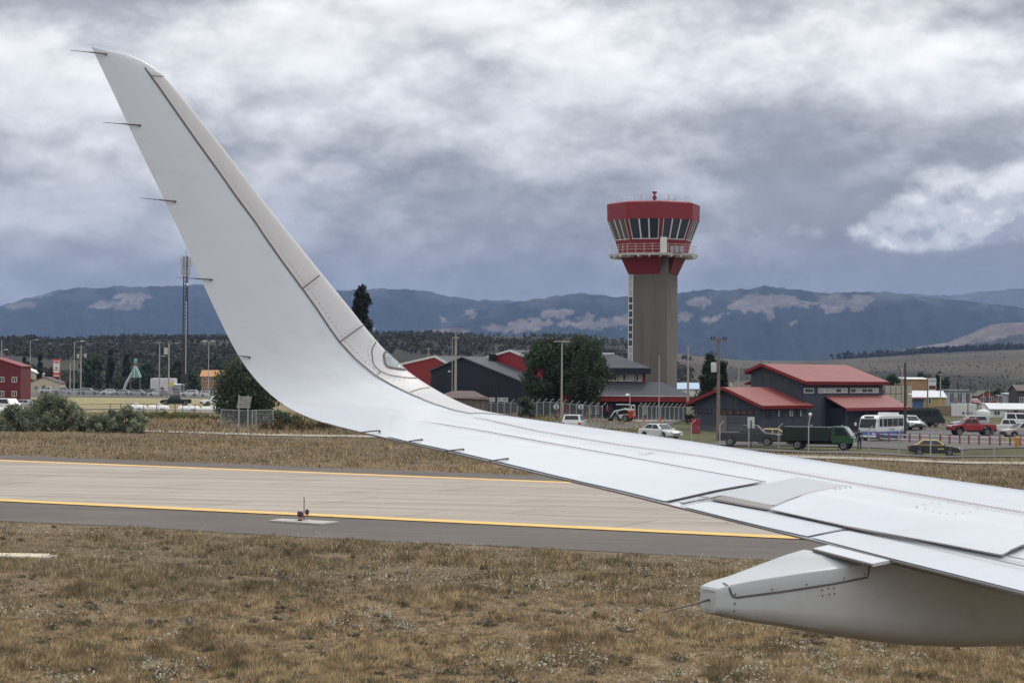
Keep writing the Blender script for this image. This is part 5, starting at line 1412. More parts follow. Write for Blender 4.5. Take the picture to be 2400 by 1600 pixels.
for x in (-0.2, 1.3):
    q = MB(); q.tube([(-0.05 + 0.2 * (x > 0), -0.85, zt - 0.6), (x, -1.0, zb_ - 0.2)], 0.12, 6); part('white_edge', q, m_frame, t)
q = MB(); q.tube([(-0.8, -0.5, zb_ + 0.9), (-2.2, -0.8, zb_ - 1.8), (-3.0, -0.8, 0.6)], 0.35, 8); part('slide_tube', q, mat('pale_tube', (0.42, 0.45, 0.44), 0.6), t)
for x, y_ in ((-1.2, 0.6), (1.2, 0.6), (1.2, -0.6), (-1.2, -0.6)):
    q = MB(); q.tube([(x, y_, -0.2), (x, y_, zb_)], 0.1, 6); part('post', q, m_wood, t)
# gas tanks
m_tank = mat('tank_white', (0.78, 0.77, 0.77), 0.45, var=0.04, dirt=((0.6, 0.57, 0.55), 1.2, 0.4)); m_mark = mat('tank_mark', (0.10, 0.12, 0.32), 0.6)
def gas_tank(px0, px1, y, label):
    c = GP((px0 + px1) / 2, y); t = thing('gas_tank', label, 'gas tank', c, 0, 'white gas tanks'); s = S(y); Lh = (px1 - px0) / s / 2; r = 0.5
    q = MB(); q.lathe([(0.05, -Lh), (r * 0.5, -Lh + 0.05), (r * 0.8, -Lh + 0.16), (r * 0.97, -Lh + 0.34), (r, -Lh + 0.5), (r, Lh - 0.5), (r * 0.97, Lh - 0.34), (r * 0.8, Lh - 0.16), (r * 0.5, Lh - 0.05), (0.05, Lh)], (0, 0, 0.72), 22, 'x'); part('shell', q, m_tank, t, True, auto=60)
    q = MB(); q.lathe([(0.27, 1.18), (0.27, 1.34), (0.2, 1.42), (0.04, 1.45)], (0.1, 0, 0), 14); part('valve_dome', q, m_tank, t, True, auto=50)
    for x in (-Lh * 0.55, Lh * 0.55):
        q = MB(); q.span((x - 0.09, -0.4, -0.1), (x + 0.09, 0.4, 0.32)); part('saddle', q, m_steel, t)
    for k in range(4):
        q = MB(); q.box((Lh * 0.25 + k * 0.14, -r - 0.008, 0.70), (0.10, 0.012, 0.20)); part('marking', q, m_mark, t)
gas_tank(290.5, 344.5, 287, 'white gas tank, first of the four from the large grey bush')
gas_tank(345.5, 397.5, 286, 'white gas tank touching the tank next to the large grey bush')
gas_tank(416, 469, 284, 'white gas tank touching the tank next to the slatted board')
gas_tank(470, 522, 282, 'white gas tank nearest the slatted board')
gas_tank(-22, 34, 287, 'white gas tank in front of the white van')
# small things: cones, bins, runway light unit, slab in the grass
for px, py, lb in ((1509, 991, 'orange traffic cone on the access road, nearest the loader'), (1548, 988, 'orange traffic cone beside the thin dark mast')):
    c = G(px, py); t = thing('traffic_cone', lb, 'traffic cone', c)
    q = MB(); q.lathe([(0.15, 0.04), (0.11, 0.2), (0.09, 0.3), (0.03, 0.6)], n=12); part('cone', q, m_cone, t, True, auto=40)
    q = MB(); q.span((-0.2, -0.2, 0), (0.2, 0.2, 0.04)); part('base', q, m_cone, t)
c = GP(2361, 224); t = thing('yellow_bollard', 'short yellow bollard before the silver pickup', 'bollard', c)
q = MB(); q.lathe([(0.17, 0), (0.17, 0.42), (0.12, 0.48)], n=14); part('post', q, mat('bollard_yellow', (0.62, 0.50, 0.04), 0.5), t); q = MB(); q.lathe([(0.24, -0.02), (0.24, 0.03)], n=14); part('base', q, m_conpole, t)
c = GP(2384, 208); t = thing('orange_bin', 'orange litter bin beside the red timber fence', 'bin', c)
q = MB(); q.lathe([(0.22, 0.08), (0.27, 0.85), (0.28, 0.95)], n=14); part('drum', q, mat('bin_orange', (0.55, 0.25, 0.03), 0.5), t); q = MB(); q.lathe([(0.29, 0.951), (0.2, 1.05), (0.05, 1.08)], n=14); part('lid', q, mat('bin_orange', (0.55, 0.25, 0.03)), t)
q = MB(); q.span((-0.1, -0.1, 0), (0.1, 0.1, 0.08)); part('foot', q, m_steel, t)
# runway light unit
c0 = G(712, 1225, 15, 120)
t = thing('runway_light_unit', 'small runway light group on a pale concrete pad by the yellow line', 'runway light', c0)
cs = [G(630, 1223.5, 15, 120), G(660, 1219.5, 15, 120), G(796, 1226.5, 15, 120), G(752, 1231.5, 15, 120)]
q = MB(); q.prism([Vector((p.x - c0.x, p.y - c0.y, p.z - c0.z + 0.02)) for p in cs], (0, 0, 0.05)); part('pad', q, mat('pad_concrete', (0.42, 0.40, 0.36), 0.9, var=0.1), t)
sr = S(c0.y)
for k, (px, h) in enumerate(((701, 0.30), (706, 0.29), (719.5, 0.36))):
    x = (px - 712) / sr
    q = MB(); q.tube([(x, 0, 0.07), (x, 0, h - 0.1)], 0.022, 7); f_ = part('stake', q, mat('stake_orange', (0.50, 0.20, 0.05), 0.6), t)
    q = MB(); q.lathe([(0.03, h - 0.11), (0.06, h - 0.08), (0.06, h + 0.02), (0.03, h + 0.06)], (x, 0, 0), 10); part('lamp', q, mat('lamp_dark', (0.05, 0.03, 0.06), 0.4), f_, True, auto=40)
    q = MB(); q.box((x, 0, 0.085), (0.2, 0.2, 0.03)); part('foot_plate', q, m_frame, t)
q = MB(); q.tube([(0, 0.05, 0.07), (0, 0.05, 0.78)], 0.014, 6); part('marker_rod', q, m_dpost, t)
c0 = G(40, 1308, 15, 90)
t = thing('concrete_slab_cover', 'pale concrete cover slab lying in the dry grass', 'slab', c0)
q = MB(); q.box((-0.15, 0, 0.06), (1.7, 0.8, 0.08), R(-6)); part('slab', q, mat('slab_cream', (0.62, 0.55, 0.42), 0.9, var=0.12, scale=3), t, bevel=0.03)
q = MB(); q.box((0, 0, 0.02), (1.8, 0.75, 0.1), R(-6)); part('footing', q, m_conpole, t)
# ================================================================== VEHICLES AND PEOPLE
m_tyre = mat('tyre_rubber', (0.022, 0.021, 0.022), 0.85); m_rim = mat('wheel_rim', (0.40, 0.41, 0.42), 0.35, metal=0.6)
m_vglass = mat('vehicle_glass', (0.022, 0.026, 0.032), 0.12, var=0.1, spec=0.35); m_trim = mat('black_trim', (0.025, 0.025, 0.028), 0.6)
m_hl = mat('headlamp', (0.70, 0.72, 0.74), 0.15); m_tl = mat('tail_lamp', (0.45, 0.02, 0.02), 0.3)
def paint(name, col, rough=0.28): return mat('car_paint_' + name, col, rough, var=0.03, spec=0.5 if max(col) > 0.1 else 0.3, coat=0.6 if max(col) > 0.1 else 0.2, dirt=((0.30, 0.27, 0.23), 1.2, 0.15) if max(col) > 0.2 else None)
PW, PS, PB, PR = paint('white', (0.74, 0.75, 0.76)), paint('silver', (0.42, 0.43, 0.44)), paint('black', (0.016, 0.017, 0.020)), paint('red', (0.33, 0.025, 0.03))
PG, PD, PY, PL = paint('green', (0.030, 0.085, 0.045)), paint('dark_green', (0.030, 0.040, 0.038)), paint('taxi_yellow', (0.72, 0.50, 0.14)), paint('pale_blue', (0.42, 0.48, 0.52))
PGR = paint('grey', (0.20, 0.21, 0.22))
# profile: (body outline without arches, cabin outline base/top, L, W, wheel radius, wheel xs)
KINDS = {
    'sedan': dict(L=4.5, W=1.74, r=0.31, wx=(1.33, -1.30), top=[(2.2, .30), (2.25, .55), (2.12, .72), (1.0, .90), (-1.35, .95), (-2.12, .93), (-2.22, .70), (-2.2, .32)], cab=[(1.08, .88), (0.30, 1.40), (-0.95, 1.42), (-1.72, .94)], pil=0.48),
    'hatch': dict(L=4.0, W=1.70, r=0.31, wx=(1.22, -1.22), top=[(1.95, .30), (2.0, .6), (1.85, .78), (0.95, .95), (-1.7, 1.0), (-1.95, .95), (-1.98, .5), (-1.95, .32)], cab=[(1.02, .94), (0.30, 1.46), (-1.45, 1.46), (-1.86, 1.0)], pil=0.45),
    'suv': dict(L=4.6, W=1.84, r=0.36, wx=(1.38, -1.38), top=[(2.25, .38), (2.3, .72), (2.15, .92), (1.05, 1.06), (-2.05, 1.12), (-2.25, 1.08), (-2.28, .6), (-2.25, .40)], cab=[(1.12, 1.05), (0.40, 1.68), (-1.85, 1.70), (-2.18, 1.12)], pil=0.42),
    'pickup': dict(L=5.3, W=1.85, r=0.39, wx=(1.62, -1.60), top=[(2.6, .45), (2.65, .80), (2.5, 1.02), (1.32, 1.14), (-0.75, 1.16), (-2.62, 1.16), (-2.65, .7), (-2.62, .48)], cab=[(1.38, 1.13), (0.72, 1.78), (-0.55, 1.80), (-0.86, 1.16)], pil=0.48),
    'van': dict(L=5.0, W=1.9, r=0.33, wx=(1.65, -1.45), top=[(2.42, .35), (2.5, .75), (2.3, 1.0), (1.75, 1.12), (-2.4, 1.15), (-2.46, .6), (-2.42, .37)], cab=[(1.80, 1.10), (1.0, 1.95), (-2.3, 2.0), (-2.44, 1.15)], pil=0.62),
}
WHEELS = {}
def wheel_mesh(r):
    if r in WHEELS: return WHEELS[r]
    a = MB(); a.lathe([(r * 0.62, -0.10), (r * 0.93, -0.11), (r, -0.07), (r, 0.07), (r * 0.93, 0.11), (r * 0.62, 0.10)], n=18, axis='y')
    b = MB(); b.lathe([(r * 0.2, -0.085), (r * 0.25, -0.105), (r * 0.55, -0.095), (r * 0.615, -0.115), (r * 0.63, -0.10), (r * 0.63, 0.10), (r * 0.615, 0.115), (r * 0.55, 0.095), (r * 0.25, 0.105), (r * 0.2, 0.085)], n=18, axis='y')
    WHEELS[r] = (a.mesh('tyre', m_tyre), b.mesh('rim', m_rim)); return WHEELS[r]
def add_wheel(t, x, y, r, z=None):
    w_, rm = wheel_mesh(r)
    o = link('wheel', w_, t, (x, y, r if z is None else z)); link('rim', rm, o)
def quad_panel(name, c4, m, parent, u0, u1, v0, v1, out):
    a, b, c_, d = [Vector(q) for q in c4]
    def pt(u, v): return a.lerp(b, u).lerp(d.lerp(c_, u), v)
    n = (b - a).cross(d - a).normalized(); n = n if n.dot(out) > 0 else -n
    q = MB(); q.prism([pt(u0, v0) + n * 0.004, pt(u1, v0) + n * 0.004, pt(u1, v1) + n * 0.004, pt(u0, v1) + n * 0.004], n * 0.010)
    return part(name, q, m, parent)
def car(name, label, cat, px, y, rz, kind, pm, roof=None, group=None, bed=False, lift=0.0, glass=None, rear=True):
    c = GP(px, y); k = KINDS[kind]; t = thing(name, label, cat, (c.x, c.y, c.z + 0.09), rz, group)
    hw = k['W'] / 2; r = k['r'] * (1.12 if lift else 1); gm = glass or m_vglass
    prof = list(k['top'])
    bot = []
    zb = prof[-1][1] - 0.06
    for wx in sorted(k['wx']):
        bot += [(wx + (r + 0.07) * math.cos(a), r * 0.95 + lift + (r + 0.07) * math.sin(a)) for a in np.linspace(math.pi + 0.1, -0.1, 9)]
    bot = [(x, max(z, zb + lift)) for x, z in bot]
    outl = [(x, z + lift) for x, z in prof] + bot
    q = MB(); q.prism([(x, -hw, z) for x, z in outl], (0, 2 * hw, 0)); part('body', q, pm, t, bevel=0.07, seg=2)
    # cabin
    cb = [(x, z + lift) for x, z in k['cab']]
    y0, y1 = hw - 0.05, hw - 0.22
    A = [Vector((cb[0][0], -y0, cb[0][1])), Vector((cb[3][0], -y0, cb[3][1])), Vector((cb[2][0], -y1, cb[2][1])), Vector((cb[1][0], -y1, cb[1][1]))]
    B = [Vector((v.x, -v.y, v.z)) for v in A]
    q = MB(); q.add(A + B, [(0, 1, 2, 3), (7, 6, 5, 4), (0, 3, 7, 4), (1, 5, 6, 2), (3, 2, 6, 7), (0, 4, 5, 1)]); part('cabin', q, pm if roof is None else roof, t, bevel=0.05)
    out_ = Vector((0, -1, 0)); p_ = k['pil']
    for sgn, Q in ((-1, A), (1, B)):
        o_ = Vector((0, sgn, 0.3))
        quad_panel('side_window', Q, gm, t, 0.09, p_ - 0.02, 0.14, 0.86, o_)
        if rear: quad_panel('side_window', Q, gm, t, p_ + 0.02, 0.91, 0.14, 0.86, o_)
    quad_panel('windscreen', [A[0], B[0], B[3], A[3]], gm, t, 0.07, 0.93, 0.06, 0.9, Vector((1, 0, 1)))
    quad_panel('rear_window', [A[1], B[1], B[2], A[2]], gm, t, 0.10, 0.90, 0.2, 0.86, Vector((-1, 0, 1)))
    for wx in k['wx']:
        for s_ in (-1, 1): add_wheel(t, wx, s_ * (hw - 0.10), r)
    fx, fz = prof[1][0], prof[2][1] + lift; bx_, bz_ = prof[-2][0], prof[-3][1] + lift
    for s_ in (-1, 1):
        q = MB(); q.box((fx - 0.06, s_ * (hw - 0.25), fz - 0.08), (0.16, 0.40, 0.15)); part('headlight', q, m_hl, t, bevel=0.03)
        q = MB(); q.box((bx_ + 0.05, s_ * (hw - 0.14), bz_ - 0.18), (0.12, 0.26, 0.22)); part('tail_light', q, m_tl, t, bevel=0.03)
        q = MB(); q.box((cb[0][0] - 0.22, s_ * (hw + 0.08), cb[0][1] + 0.10), (0.10, 0.18, 0.13)); part('mirror', q, pm, t, bevel=0.03)
    q = MB(); q.box((fx + 0.01, 0, fz - 0.24), (0.06, hw * 1.0, 0.13)); part('grille', q, m_trim, t)
    q = MB(); q.box((fx - 0.03, 0, zb + lift + 0.16), (0.12, 2 * hw - 0.1, 0.16)); part('bumper', q, m_trim if kind in ('pickup', 'suv') else pm, t, bevel=0.03)
    q = MB(); q.span((min(k['wx']) - 0.2, -hw + 0.12, zb - 0.05), (max(k['wx']) + 0.2, hw - 0.12, zb + 0.3)); part('underbody', q, m_trim, t)
    if kind == 'pickup':
        q = MB(); q.span((-2.58, -hw + 0.12, 1.157 + lift), (-0.9, hw - 0.12, 1.175 + lift)); part('load_bed', q, m_trim, t)
    return t
# right side car park
tx_ = car('taxi', 'black taxi with yellow roof driving on the road by the car park', 'taxi', 2188, 193, R(-6), 'sedan', PB, PY)
q = MB(); q.box((0.55, -0.885, 0.62), (0.55, 0.012, 0.10)); part('door_lettering', q, PY, tx_)
car('taxi', 'parked taxi with yellow roof half hidden between dark pickup and green lorry', 'taxi', 1818, 197, R(-8), 'sedan', PB, PY)
car('pickup_truck', 'dark pickup parked before the slate blue building', 'pickup', 1756, 190, R(-12), 'pickup', paint('dark_grey', (0.03, 0.035, 0.042)))
car('pickup_truck', 'lifted red pickup with big wheels in the car park', 'pickup', 2276, 247, R(180 + 6), 'pickup', PR, lift=0.12)
car('pickup_truck', 'white double cab pickup parked behind the red pickup', 'pickup', 2362, 250, R(-14), 'pickup', PW)
car('suv', 'silver estate car parked behind the red pickup', 'car', 2274, 268, R(180 + 4), 'suv', PS)
car('suv', 'beige silver car beside the yellow bollard', 'car', 2396, 236, R(180 + 14), 'suv', paint('beige', (0.43, 0.40, 0.36)))
car('white_van', 'white van parked behind the white double cab pickup', 'van', 2398, 275, R(-10), 'van', PW)
car('sedan', 'white saloon parked on the grass verge behind the wing', 'car', 1547, 204, R(-52), 'sedan', PW)
car('sedan', 'white car half hidden behind the dark timber pole', 'car', 2132, 262, R(-75), 'suv', PW)
car('suv', 'white car seen from behind, its lower half hidden by the wing', 'car', 1345, 204, R(82), 'suv', PW)
car('sedan', 'small red car far off by the grey house', 'car', 2283, 455, R(-80), 'hatch', PR)
# left side
car('pickup_truck', 'black double cab pickup on the road behind the gas tanks', 'pickup', 412, 372, R(180 + 8), 'pickup', PB)
car('suv', 'white car parked by the willow behind the gas tanks', 'car', 502, 372, R(205), 'suv', PW)
car('white_van', 'white van in front of the dark red house', 'van', 18, 318, R(-40), 'van', PW)
car('sedan', 'silver car half hidden behind the large grey bush', 'car', 62, 345, R(-10), 'sedan', PS)
GRP = 'cars parked behind the far chain link fence'
for px, kd, pm, rz, lb in ((116, 'pickup', PW, 180, 'white pickup under the totem sign in the far car park'), (148, 'pickup', PS, 0, 'silver pickup just right of the totem sign'), (173, 'hatch', PL, 180, 'pale blue hatchback behind the short bare pole'),
                       (209, 'suv', PS, 0, 'silver off-roader right of the transformer pole'), (252, 'hatch', PW, 200, 'small white car at the edge of the straw field'), (287, 'sedan', PL, 180, 'pale blue saloon in front of the slide tower'),
                       (322, 'sedan', PS, 180, 'silver saloon beside the pale blue saloon'), (349, 'suv', PB, 170, 'black off-roader before the white site cabin'), (366, 'hatch', PW, 180, 'white hatchback at the crossarm pole'),
                       (386, 'hatch', PGR, 0, 'grey hatchback before the grey kiosk'), (410, 'sedan', PGR, 180, 'dark grey saloon at the diamond sign'), (444, 'suv', PW, 180, 'white off-roader right of the telecom mast'), (488, 'hatch', PW, 0, 'white hatchback beside the willow tree')):
    car('parked_car', lb, 'car', px, 538 + rnd.uniform(-6, 6), R(rz + rnd.uniform(-12, 12)), kd, pm, group=GRP)

# ---- white and blue minibus
c = GP(2066, 225); t = thing('minibus', 'white minibus with blue skirt parked by the slate blue building', 'bus', (c.x, c.y, c.z + 0.05), R(-124))
hw, Lb = 1.0, 3.45; m_blue = mat('bus_blue', (0.05, 0.10, 0.40), 0.35, coat=0.4)
sid = [(Lb, 0.95), (Lb + 0.05, 1.35), (Lb - 0.35, 2.35), (Lb - 0.75, 2.58), (Lb - 1.4, 2.66), (-Lb + 0.15, 2.66), (-Lb, 2.5), (-Lb, 0.95)]
q = MB(); q.prism([(x, -hw, z) for x, z in sid], (0, 2 * hw, 0)); part('body', q, PW, t, bevel=0.10, seg=3)
low = [(Lb, 0.95), (-Lb, 0.95), (-Lb, 0.42)] + [(x, z) for wx in (-1.9, 2.1) for x, z in [(wx + 0.46 * math.cos(a), 0.42 + 0.46 * math.sin(a)) for a in np.linspace(math.pi, 0, 8)]] + [(Lb + 0.06, 0.42)]
q = MB(); q.prism([(x, -hw + 0.005, z) for x, z in low], (0, 2 * hw - 0.01, 0)); part('skirt', q, m_blue, t, bevel=0.04)
for s_ in (-1, 1):
    for x0, x1 in ((-3.2, -1.95), (-1.85, -0.6), (-0.5, 0.75), (0.85, 1.75), (1.95, 2.7)):
        q = MB(); q.span((x0, s_ * hw, 1.5), (x1, s_ * (hw + 0.012), 2.3)); part('side_window', q, m_vglass, t)
    for wx in (-1.9, 2.1): add_wheel(t, wx, s_ * (hw - 0.14), 0.38)
    q = MB(); q.box((Lb + 0.06, s_ * 0.72, 0.78), (0.06, 0.3, 0.18)); part('headlight', q, m_hl, t)
    q = MB(); q.tube([(Lb - 0.3, s_ * 0.95, 2.2), (Lb + 0.15, s_ * 1.25, 2.1), (Lb + 0.15, s_ * 1.25, 1.7)], 0.03, 6); mr_ = part('mirror_arm', q, m_trim, t)
    q = MB(); q.box((Lb + 0.15, s_ * 1.25, 1.75), (0.1, 0.2, 0.35)); part('mirror', q, PW, mr_)
q = MB(); q.prism([(Lb + 0.06, -0.88, 1.40), (Lb + 0.06, 0.88, 1.40), (Lb - 0.29, 0.84, 2.28), (Lb - 0.29, -0.84, 2.28)], (0.03, 0, 0.012)); part('windscreen', q, m_vglass, t)
q = MB(); q.prism([(Lb - 0.35, -0.5, 2.40), (Lb - 0.35, 0.5, 2.40), (Lb - 0.55, 0.5, 2.52), (Lb - 0.55, -0.5, 2.52)], (0.04, 0, 0.05)); part('route_display', q, m_trim, t)
q = MB(); q.box((-1.7, 0, 2.78), (2.0, 1.5, 0.24)); part('roof_air_unit', q, PW, t, bevel=0.05)
q = MB(); q.box((Lb + 0.08, 0, 0.52), (0.16, 2 * hw - 0.05, 0.22)); part('bumper', q, PW, t, bevel=0.04)
q = MB(); q.span((-2.6, -0.9, 0.28), (3.0, 0.9, 0.5)); part('underbody', q, m_trim, t)
for k in range(6):
    q = MB(); q.box((-0.9 + k * 0.22, hw + 0.008, 1.2), (0.15, 0.012, 0.14)); part('lettering', q, mat('grey_green_print', (0.22, 0.30, 0.24), 0.6), t)
# ---- dark minibus
c = GP(2156, 272); t = thing('minibus', 'dark green grey minibus parked at the garden wall', 'bus', (c.x, c.y, c.z + 0.05), R(14))
hw, Lb = 0.98, 2.75
q = MB(); q.prism([(x, -hw, z) for x, z in [(Lb + 0.2, 0.45), (Lb + 0.25, 0.95), (Lb - 0.1, 1.25), (Lb - 0.55, 2.2), (Lb - 0.8, 2.3), (-Lb, 2.3), (-Lb - 0.02, 0.45)]], (0, 2 * hw, 0)); part('body', q, PD, t, bevel=0.08)
for s_ in (-1, 1):
    for x0, x1 in ((-2.55, -1.4), (-1.3, -0.15), (-0.05, 1.1), (1.2, 2.0)):
        q = MB(); q.span((x0, s_ * hw, 1.3), (x1, s_ * (hw + 0.012), 2.0)); part('side_window', q, m_vglass, t)
    for wx in (-1.6, 1.75): add_wheel(t, wx, s_ * (hw - 0.08), 0.36)
    q = MB(); q.box((-Lb - 0.03, s_ * 0.85, 1.0), (0.06, 0.15, 0.4)); part('tail_light', q, m_tl, t)
q = MB(); q.prism([(Lb - 0.06, -0.85, 1.28), (Lb - 0.06, 0.85, 1.28), (Lb - 0.5, 0.8, 2.12), (Lb - 0.5, -0.8, 2.12)], (0.03, 0, 0.015)); part('windscreen', q, m_vglass, t)
q = MB(); q.span((-Lb - 0.035, -0.7, 1.35), (-Lb - 0.021, 0.7, 2.05)); part('rear_window', q, m_vglass, t)
q = MB(); q.span((-Lb + 0.1, -hw + 0.05, 2.303), (Lb - 1.0, hw - 0.05, 2.38)); part('roof_rack', q, m_trim, t)
# ---- green lorry
c = GP(1925, 188); t = thing('green_lorry', 'green lorry with dark green cargo body parked by the perimeter fence', 'lorry', (c.x, c.y, c.z + 0.05), R(-20))
q = MB(); q.prism([(x, -0.95, z) for x, z in [(2.95, 0.55), (3.0, 1.05), (2.75, 1.15), (2.2, 1.95), (2.0, 2.02), (1.1, 2.02), (1.1, 0.55)]], (0, 1.9, 0)); part('cab', q, PG, t, bevel=0.07)
q = MB(); q.prism([(2.74, -0.82, 1.20), (2.74, 0.82, 1.20), (2.24, 0.76, 1.90), (2.24, -0.76, 1.90)], (0.03, 0, 0.02)); part('windscreen', q, mat('bright_glass', (0.35, 0.38, 0.40), 0.1, spec=0.8), t)
for s_ in (-1, 1):
    q = MB(); q.prism([(1.35, s_ * 0.953, 1.25), (2.5, s_ * 0.953, 1.25), (2.12, s_ * 0.953, 1.85), (1.35, s_ * 0.953, 1.85)], (0, s_ * 0.01, 0)); part('side_window', q, m_vglass, t)
    for wx in (2.1, -1.9): add_wheel(t, wx, s_ * 0.82, 0.42)
    q = MB(); q.box((2.98, s_ * 0.7, 0.85), (0.06, 0.28, 0.2)); part('headlight', q, m_hl, t)
q = MB(); q.box((2.99, 0, 0.55), (0.14, 1.95, 0.2)); part('bumper', q, m_post, t)
q = MB(); q.span((-3.2, -1.05, 0.75), (0.9, 1.05, 1.95)); cg = part('cargo_body', q, paint('deep_green', (0.014, 0.032, 0.022)), t, bevel=0.04)
for k in range(6):
    q = MB(); x = -3.1 + k * 0.78; q.span((x, -1.09, 0.78), (x + 0.08, -1.051, 1.93)); part('stake', q, m_trim, cg)
q = MB(); q.span((-3.0, -0.4, 0.45), (2.8, 0.4, 0.75)); part('chassis', q, m_trim, t)
# ---- skid steer loader
c = GP(1458, 246); t = thing('skid_loader', 'small white and red skid steer loader on the access road', 'loader', (c.x, c.y, c.z + 0.08), R(180 - 22))
m_lw = mat('loader_white', (0.66, 0.66, 0.64), 0.5, dirt=((0.4, 0.36, 0.3), 2, 0.4)); m_lr = mat('loader_red', (0.42, 0.05, 0.025), 0.5)
q = MB(); q.prism([(x, -0.55, z) for x, z in [(0.9, 0.3), (0.9, 0.7), (0.2, 0.8), (-0.9, 0.85), (-0.9, 0.3)]], (0, 1.1, 0)); part('chassis', q, m_lw, t, bevel=0.05)
q = MB(); q.span((-1.45, -0.62, 0.45), (-0.85, 0.62, 1.3)); eng = part('engine_cover', q, m_lr, t, bevel=0.05)
q = MB(); q.span((-1.462, -0.30, 0.75), (-1.451, 0.38, 0.86)); part('lettering', q, m_frame, eng)
q = MB(); q.span((-1.462, -0.05, 1.0), (-1.451, 0.25, 1.09)); part('lettering', q, m_frame, eng)
for y_ in (-0.55, 0.55):
    q = MB(); q.tube([(-0.05, y_ * 0.85, 0.8), (0.6, y_ * 0.85, 0.82), (0.5, y_ * 0.85, 1.85), (-0.65, y_ * 0.85, 1.9), (-0.75, y_ * 0.85, 0.85)], 0.05, 6); part('cab_frame', q, m_trim, t)
    q = MB(); q.tube([(-1.25, y_ * 1.25, 1.25), (-0.6, y_ * 1.25, 1.45), (0.7, y_ * 1.25, 1.15), (1.25, y_ * 1.25, 0.35)], [0.10, 0.10, 0.09, 0.08], 6); part('lift_arm', q, m_lw, t)
    for wx in (0.5, -0.62): add_wheel(t, wx, y_ * 1.30, 0.40)
q = MB(); q.span((-0.72, -0.5, 1.87), (0.6, 0.5, 1.97)); part('cab_roof', q, m_lw, t, bevel=0.03)
q = MB(); q.span((-0.55, -0.4, 0.85), (0.35, 0.4, 1.4)); part('seat', q, m_trim, t, bevel=0.08)
q = MB(); q.tube([(-1.3, -0.55, 1.3), (-1.3, -0.55, 1.85), (-1.3, 0.55, 1.85), (-1.3, 0.55, 1.3)], 0.07, 6); part('rear_guard', q, m_lw, t)
q = MB(); q.prism([(1.15, -0.85, 0.05), (1.85, -0.85, 0.02), (1.85, -0.85, 0.06), (1.3, -0.85, 0.25), (1.25, -0.85, 0.65), (1.15, -0.85, 0.65)], (0, 1.7, 0)); part('bucket', q, m_trim, t)

# ---- people
def person(name, label, px, y, rz, jacket, trousers, hair, arms=0.0, tall=1.75):
    """standing figure grown from a joint skeleton into one continuous body"""
    s = tall / 1.75
    J = {'pel': (0, 0, 0.96, .125, .10), 'waist': (0, 0, 1.12, .12, .085), 'chest': (0.01, 0, 1.33, .145, .10), 'neckb': (0, 0, 1.46, .075, .07), 'neck': (0.01, 0, 1.53, .052, .052), 'head': (0.025, 0, 1.63, .078, .088), 'crown': (0.015, 0, 1.72, .05, .055)}
    E = [('pel', 'waist'), ('waist', 'chest'), ('chest', 'neckb'), ('neckb', 'neck'), ('neck', 'head'), ('head', 'crown')]
    for n_, sg in (('l', 1), ('r', -1)):
        J.update({'hip' + n_: (0, sg * .095, .90, .088, .09), 'knee' + n_: (.02 * sg, sg * .105, .49, .060, .062), 'ank' + n_: (-.02, sg * .115, .09, .042, .042), 'toe' + n_: (.14, sg * .13, .035, .036, .03),
                  'sh' + n_: (0, sg * .19, 1.41, .062, .062), 'elb' + n_: (-.03 + arms * .1, sg * .25, 1.12, .045, .045), 'wri' + n_: (.05 + arms * .25, sg * (.25 - arms * .12), .90 + arms * .15, .032, .03), 'hand' + n_: (.08 + arms * .3, sg * (.245 - arms * .15), .82 + arms * .17, .034, .024)})
        E += [('pel', 'hip' + n_), ('hip' + n_, 'knee' + n_), ('knee' + n_, 'ank' + n_), ('ank' + n_, 'toe' + n_), ('neckb', 'sh' + n_), ('sh' + n_, 'elb' + n_), ('elb' + n_, 'wri' + n_), ('wri' + n_, 'hand' + n_)]
        hx, hy, hz_ = J['hand' + n_][:3]
        for f in range(4):
            k_ = 'f%d%s' % (f, n_); J[k_] = (hx + .02 - f * .014, hy + .002 * f, hz_ - .085 + abs(f - 1.3) * .008, .0095, .0095); E.append(('hand' + n_, k_))
        J['th' + n_] = (hx + .045, hy - sg * .01, hz_ - .03, .010, .010); E.append(('hand' + n_, 'th' + n_))
    keys = list(J); me = bpy.data.meshes.new(name)
    me.from_pydata([Vector(J[k][:3]) * s for k in keys], [(keys.index(a), keys.index(b)) for a, b in E], [])
    tmp = bpy.data.objects.new(name, me); COL.objects.link(tmp)
    md = tmp.modifiers.new('skin', 'SKIN'); sd = tmp.modifiers.new('sub', 'SUBSURF'); sd.levels = sd.render_levels = 2
    for v, k in zip(me.skin_vertices[0].data, keys): v.radius = (J[k][3] * s, J[k][4] * s)
    me.skin_vertices[0].data[0].use_root = True
    dg = bpy.context.evaluated_depsgraph_get(); ev = bpy.data.meshes.new_from_object(tmp.evaluated_get(dg))
    COL.objects.unlink(tmp); bpy.data.objects.remove(tmp)
    mk = mat('skin', (0.45, 0.28, 0.20), 0.6)
    ev.materials.clear()
    for m_ in (jacket, trousers, mk, hair, m_trim): ev.materials.append(m_)
    idx = []
    for p in ev.polygons:
        x, y_, z = p.center / s
        if z > 1.665 or (z > 1.57 and x < -0.005): i = 3
        elif z > 1.50: i = 2
        elif abs(y_) > 0.19 and z < 0.90 + arms * .15: i = 2
        elif z > 0.95 or abs(y_) > 0.20: i = 0
        elif z > 0.11: i = 1
        else: i = 4
        idx.append(i)
    ev.polygons.foreach_set('material_index', idx)
    c = GP(px, y)
    t = thing(name, label, 'person', (c.x, c.y, c.z + 0.10), rz)
    o = link('body', ev, t, None, True)
    q = MB(); hd = Vector((0.025, 0, 1.63)) * s     # a small nose and ears give the head its direction
    q.box((hd.x + .085 * s, 0, hd.z - .005), (.03 * s, .022 * s, .035 * s)); part('nose', q, mk, t, bevel=0.008)
    return t
